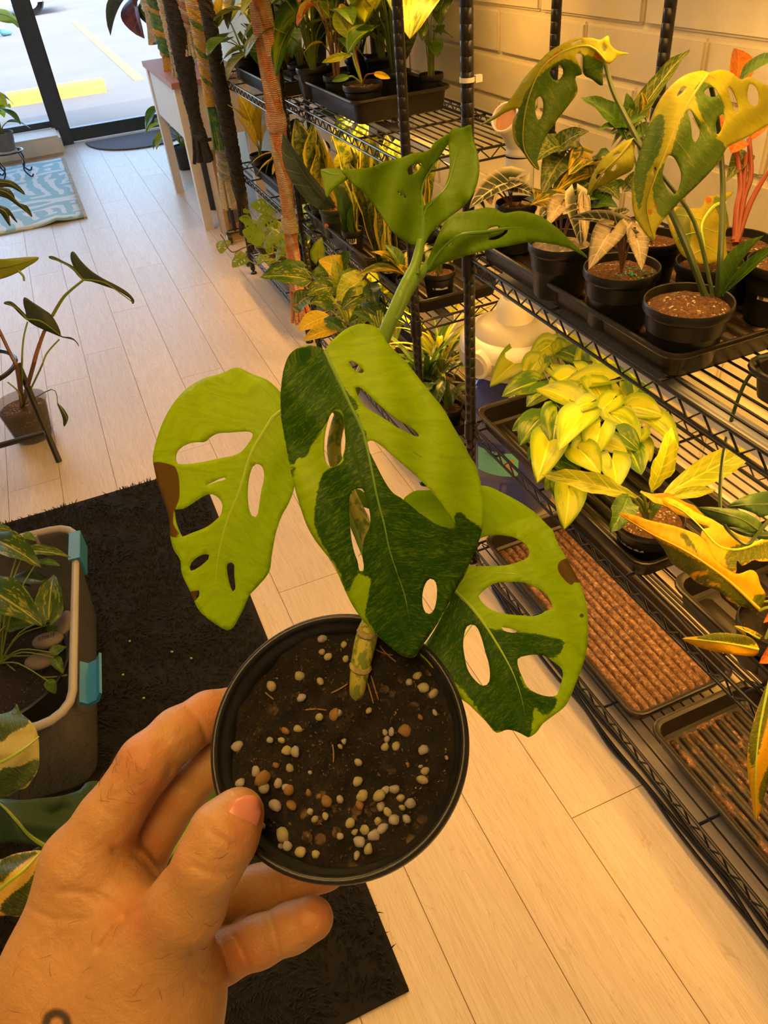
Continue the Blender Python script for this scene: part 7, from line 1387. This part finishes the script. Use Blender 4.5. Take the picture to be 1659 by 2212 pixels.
# cable tie and white cord on the near post
e = empty('cable_tie', (NX0, NY0+1.226, 1.1), 0, 'white cable tie strapped around the near rack post', 'cable tie'); zt = PX(990, 166, NX0).z
MB().lathe([(.0128, -.004), (.0145, -.004), (.0145, .004), (.0128, .004)], 20, (NX0, NY1, zt), True).build('strap', m_white, e); MB().box((NX0+.012, NY1-.012, zt-.006), (NX0+.026, NY1-.002, zt+.006)).build('lock', m_white, e, False)
q = [PX(1003, -40, NX0+.015), PX(1004, 60, NX0+.015), PX(1006, 150, NX0+.015), PX(1009, 190, NX0+.017), PX(1013, 208, NX0+.018), PX(1011, 180, NX0+.02), PX(1007, 120, NX0+.02), PX(1005, -40, NX0+.02)]
tag(MB().tube(crom([tuple(v) for v in q], 6), .0022, 6).build('power_cord', m_white), 'white cord running down the near rack post behind the cable tie', 'cord')
# pedestrian outside, mostly beyond the left edge
def walker():
    o0 = np.array([-.32, 18.85, -.02]); caps = [((.19, -.12, .07), (.13, .0, .46), .05, .062), ((.13, .0, .46), (.05, -.02, .90), .07, .09), ((-.30, .05, .08), (-.14, .0, .47), .05, .062), ((-.14, 0, .47), (-.02, 0, .90), .07, .09), ((.18, -.10, .05), (.30, -.13, .045), .045, .04), ((-.32, .05, .06), (-.2, .04, .045), .045, .04), ((0, 0, .92), (0, 0, 1.36), .14, .16), ((0, 0, 1.40), (0, 0, 1.52), .06, .055), ((0, 0, 1.62), (.02, 0, 1.68), .095, .09), ((.0, -.2, 1.38), (.12, -.25, 1.1), .05, .04), ((.12, -.25, 1.1), (.28, -.22, .92), .04, .035), ((.0, .2, 1.38), (-.1, .25, 1.1), .05, .04), ((-.1, .25, 1.1), (-.05, .22, .86), .04, .035), ((.09, 0, 1.63), (.12, 0, 1.61), .018, .014)]
    lo = np.array([-.45, -.4, -.02]); hi = np.array([.45, .4, 1.85]); h = .022; n = np.ceil((hi-lo)/h).astype(int); Gd = np.stack(np.meshgrid(*[lo[i]+h*np.arange(n[i]) for i in range(3)], indexing='ij'), -1); D = None
    for a, b, ra, rb in caps: d = capsule(Gd, a, b, ra, rb); D = d if D is None else smin(D, d, .05)
    V, Q = surface_nets(D, lo, h); me = bpy.data.meshes.new('person'); me.from_pydata((V+o0).tolist(), [], Q.tolist()); me.update(); me.polygons.foreach_set('use_smooth', [True]*len(me.polygons))
    t = NT('walker_cloth_and_skin'); v = t.coord(); sp = t.n('SeparateXYZ'); t.set(sp, 0, v); z = sp.outputs[2]
    c = t.mix(t.step(z, .10, .11), (.05, .16, .18), (.62, .30, .20)); c = t.mix(t.step(z, .52, .53), c, (.55, .20, .16)); c = t.mix(t.step(z, .93, .94), c, (.6, .6, .62)); c = t.mix(t.step(z, 1.44, 1.45), c, (.62, .36, .26)); c = t.mix(t.step(z, 1.70, 1.71), c, (.08, .05, .03))
    tag(link('person', me, t.end(t.bsdf(c, .8))), 'pedestrian in pinkish shorts and dark shoes outside, cut by the left edge', 'person')
walker()
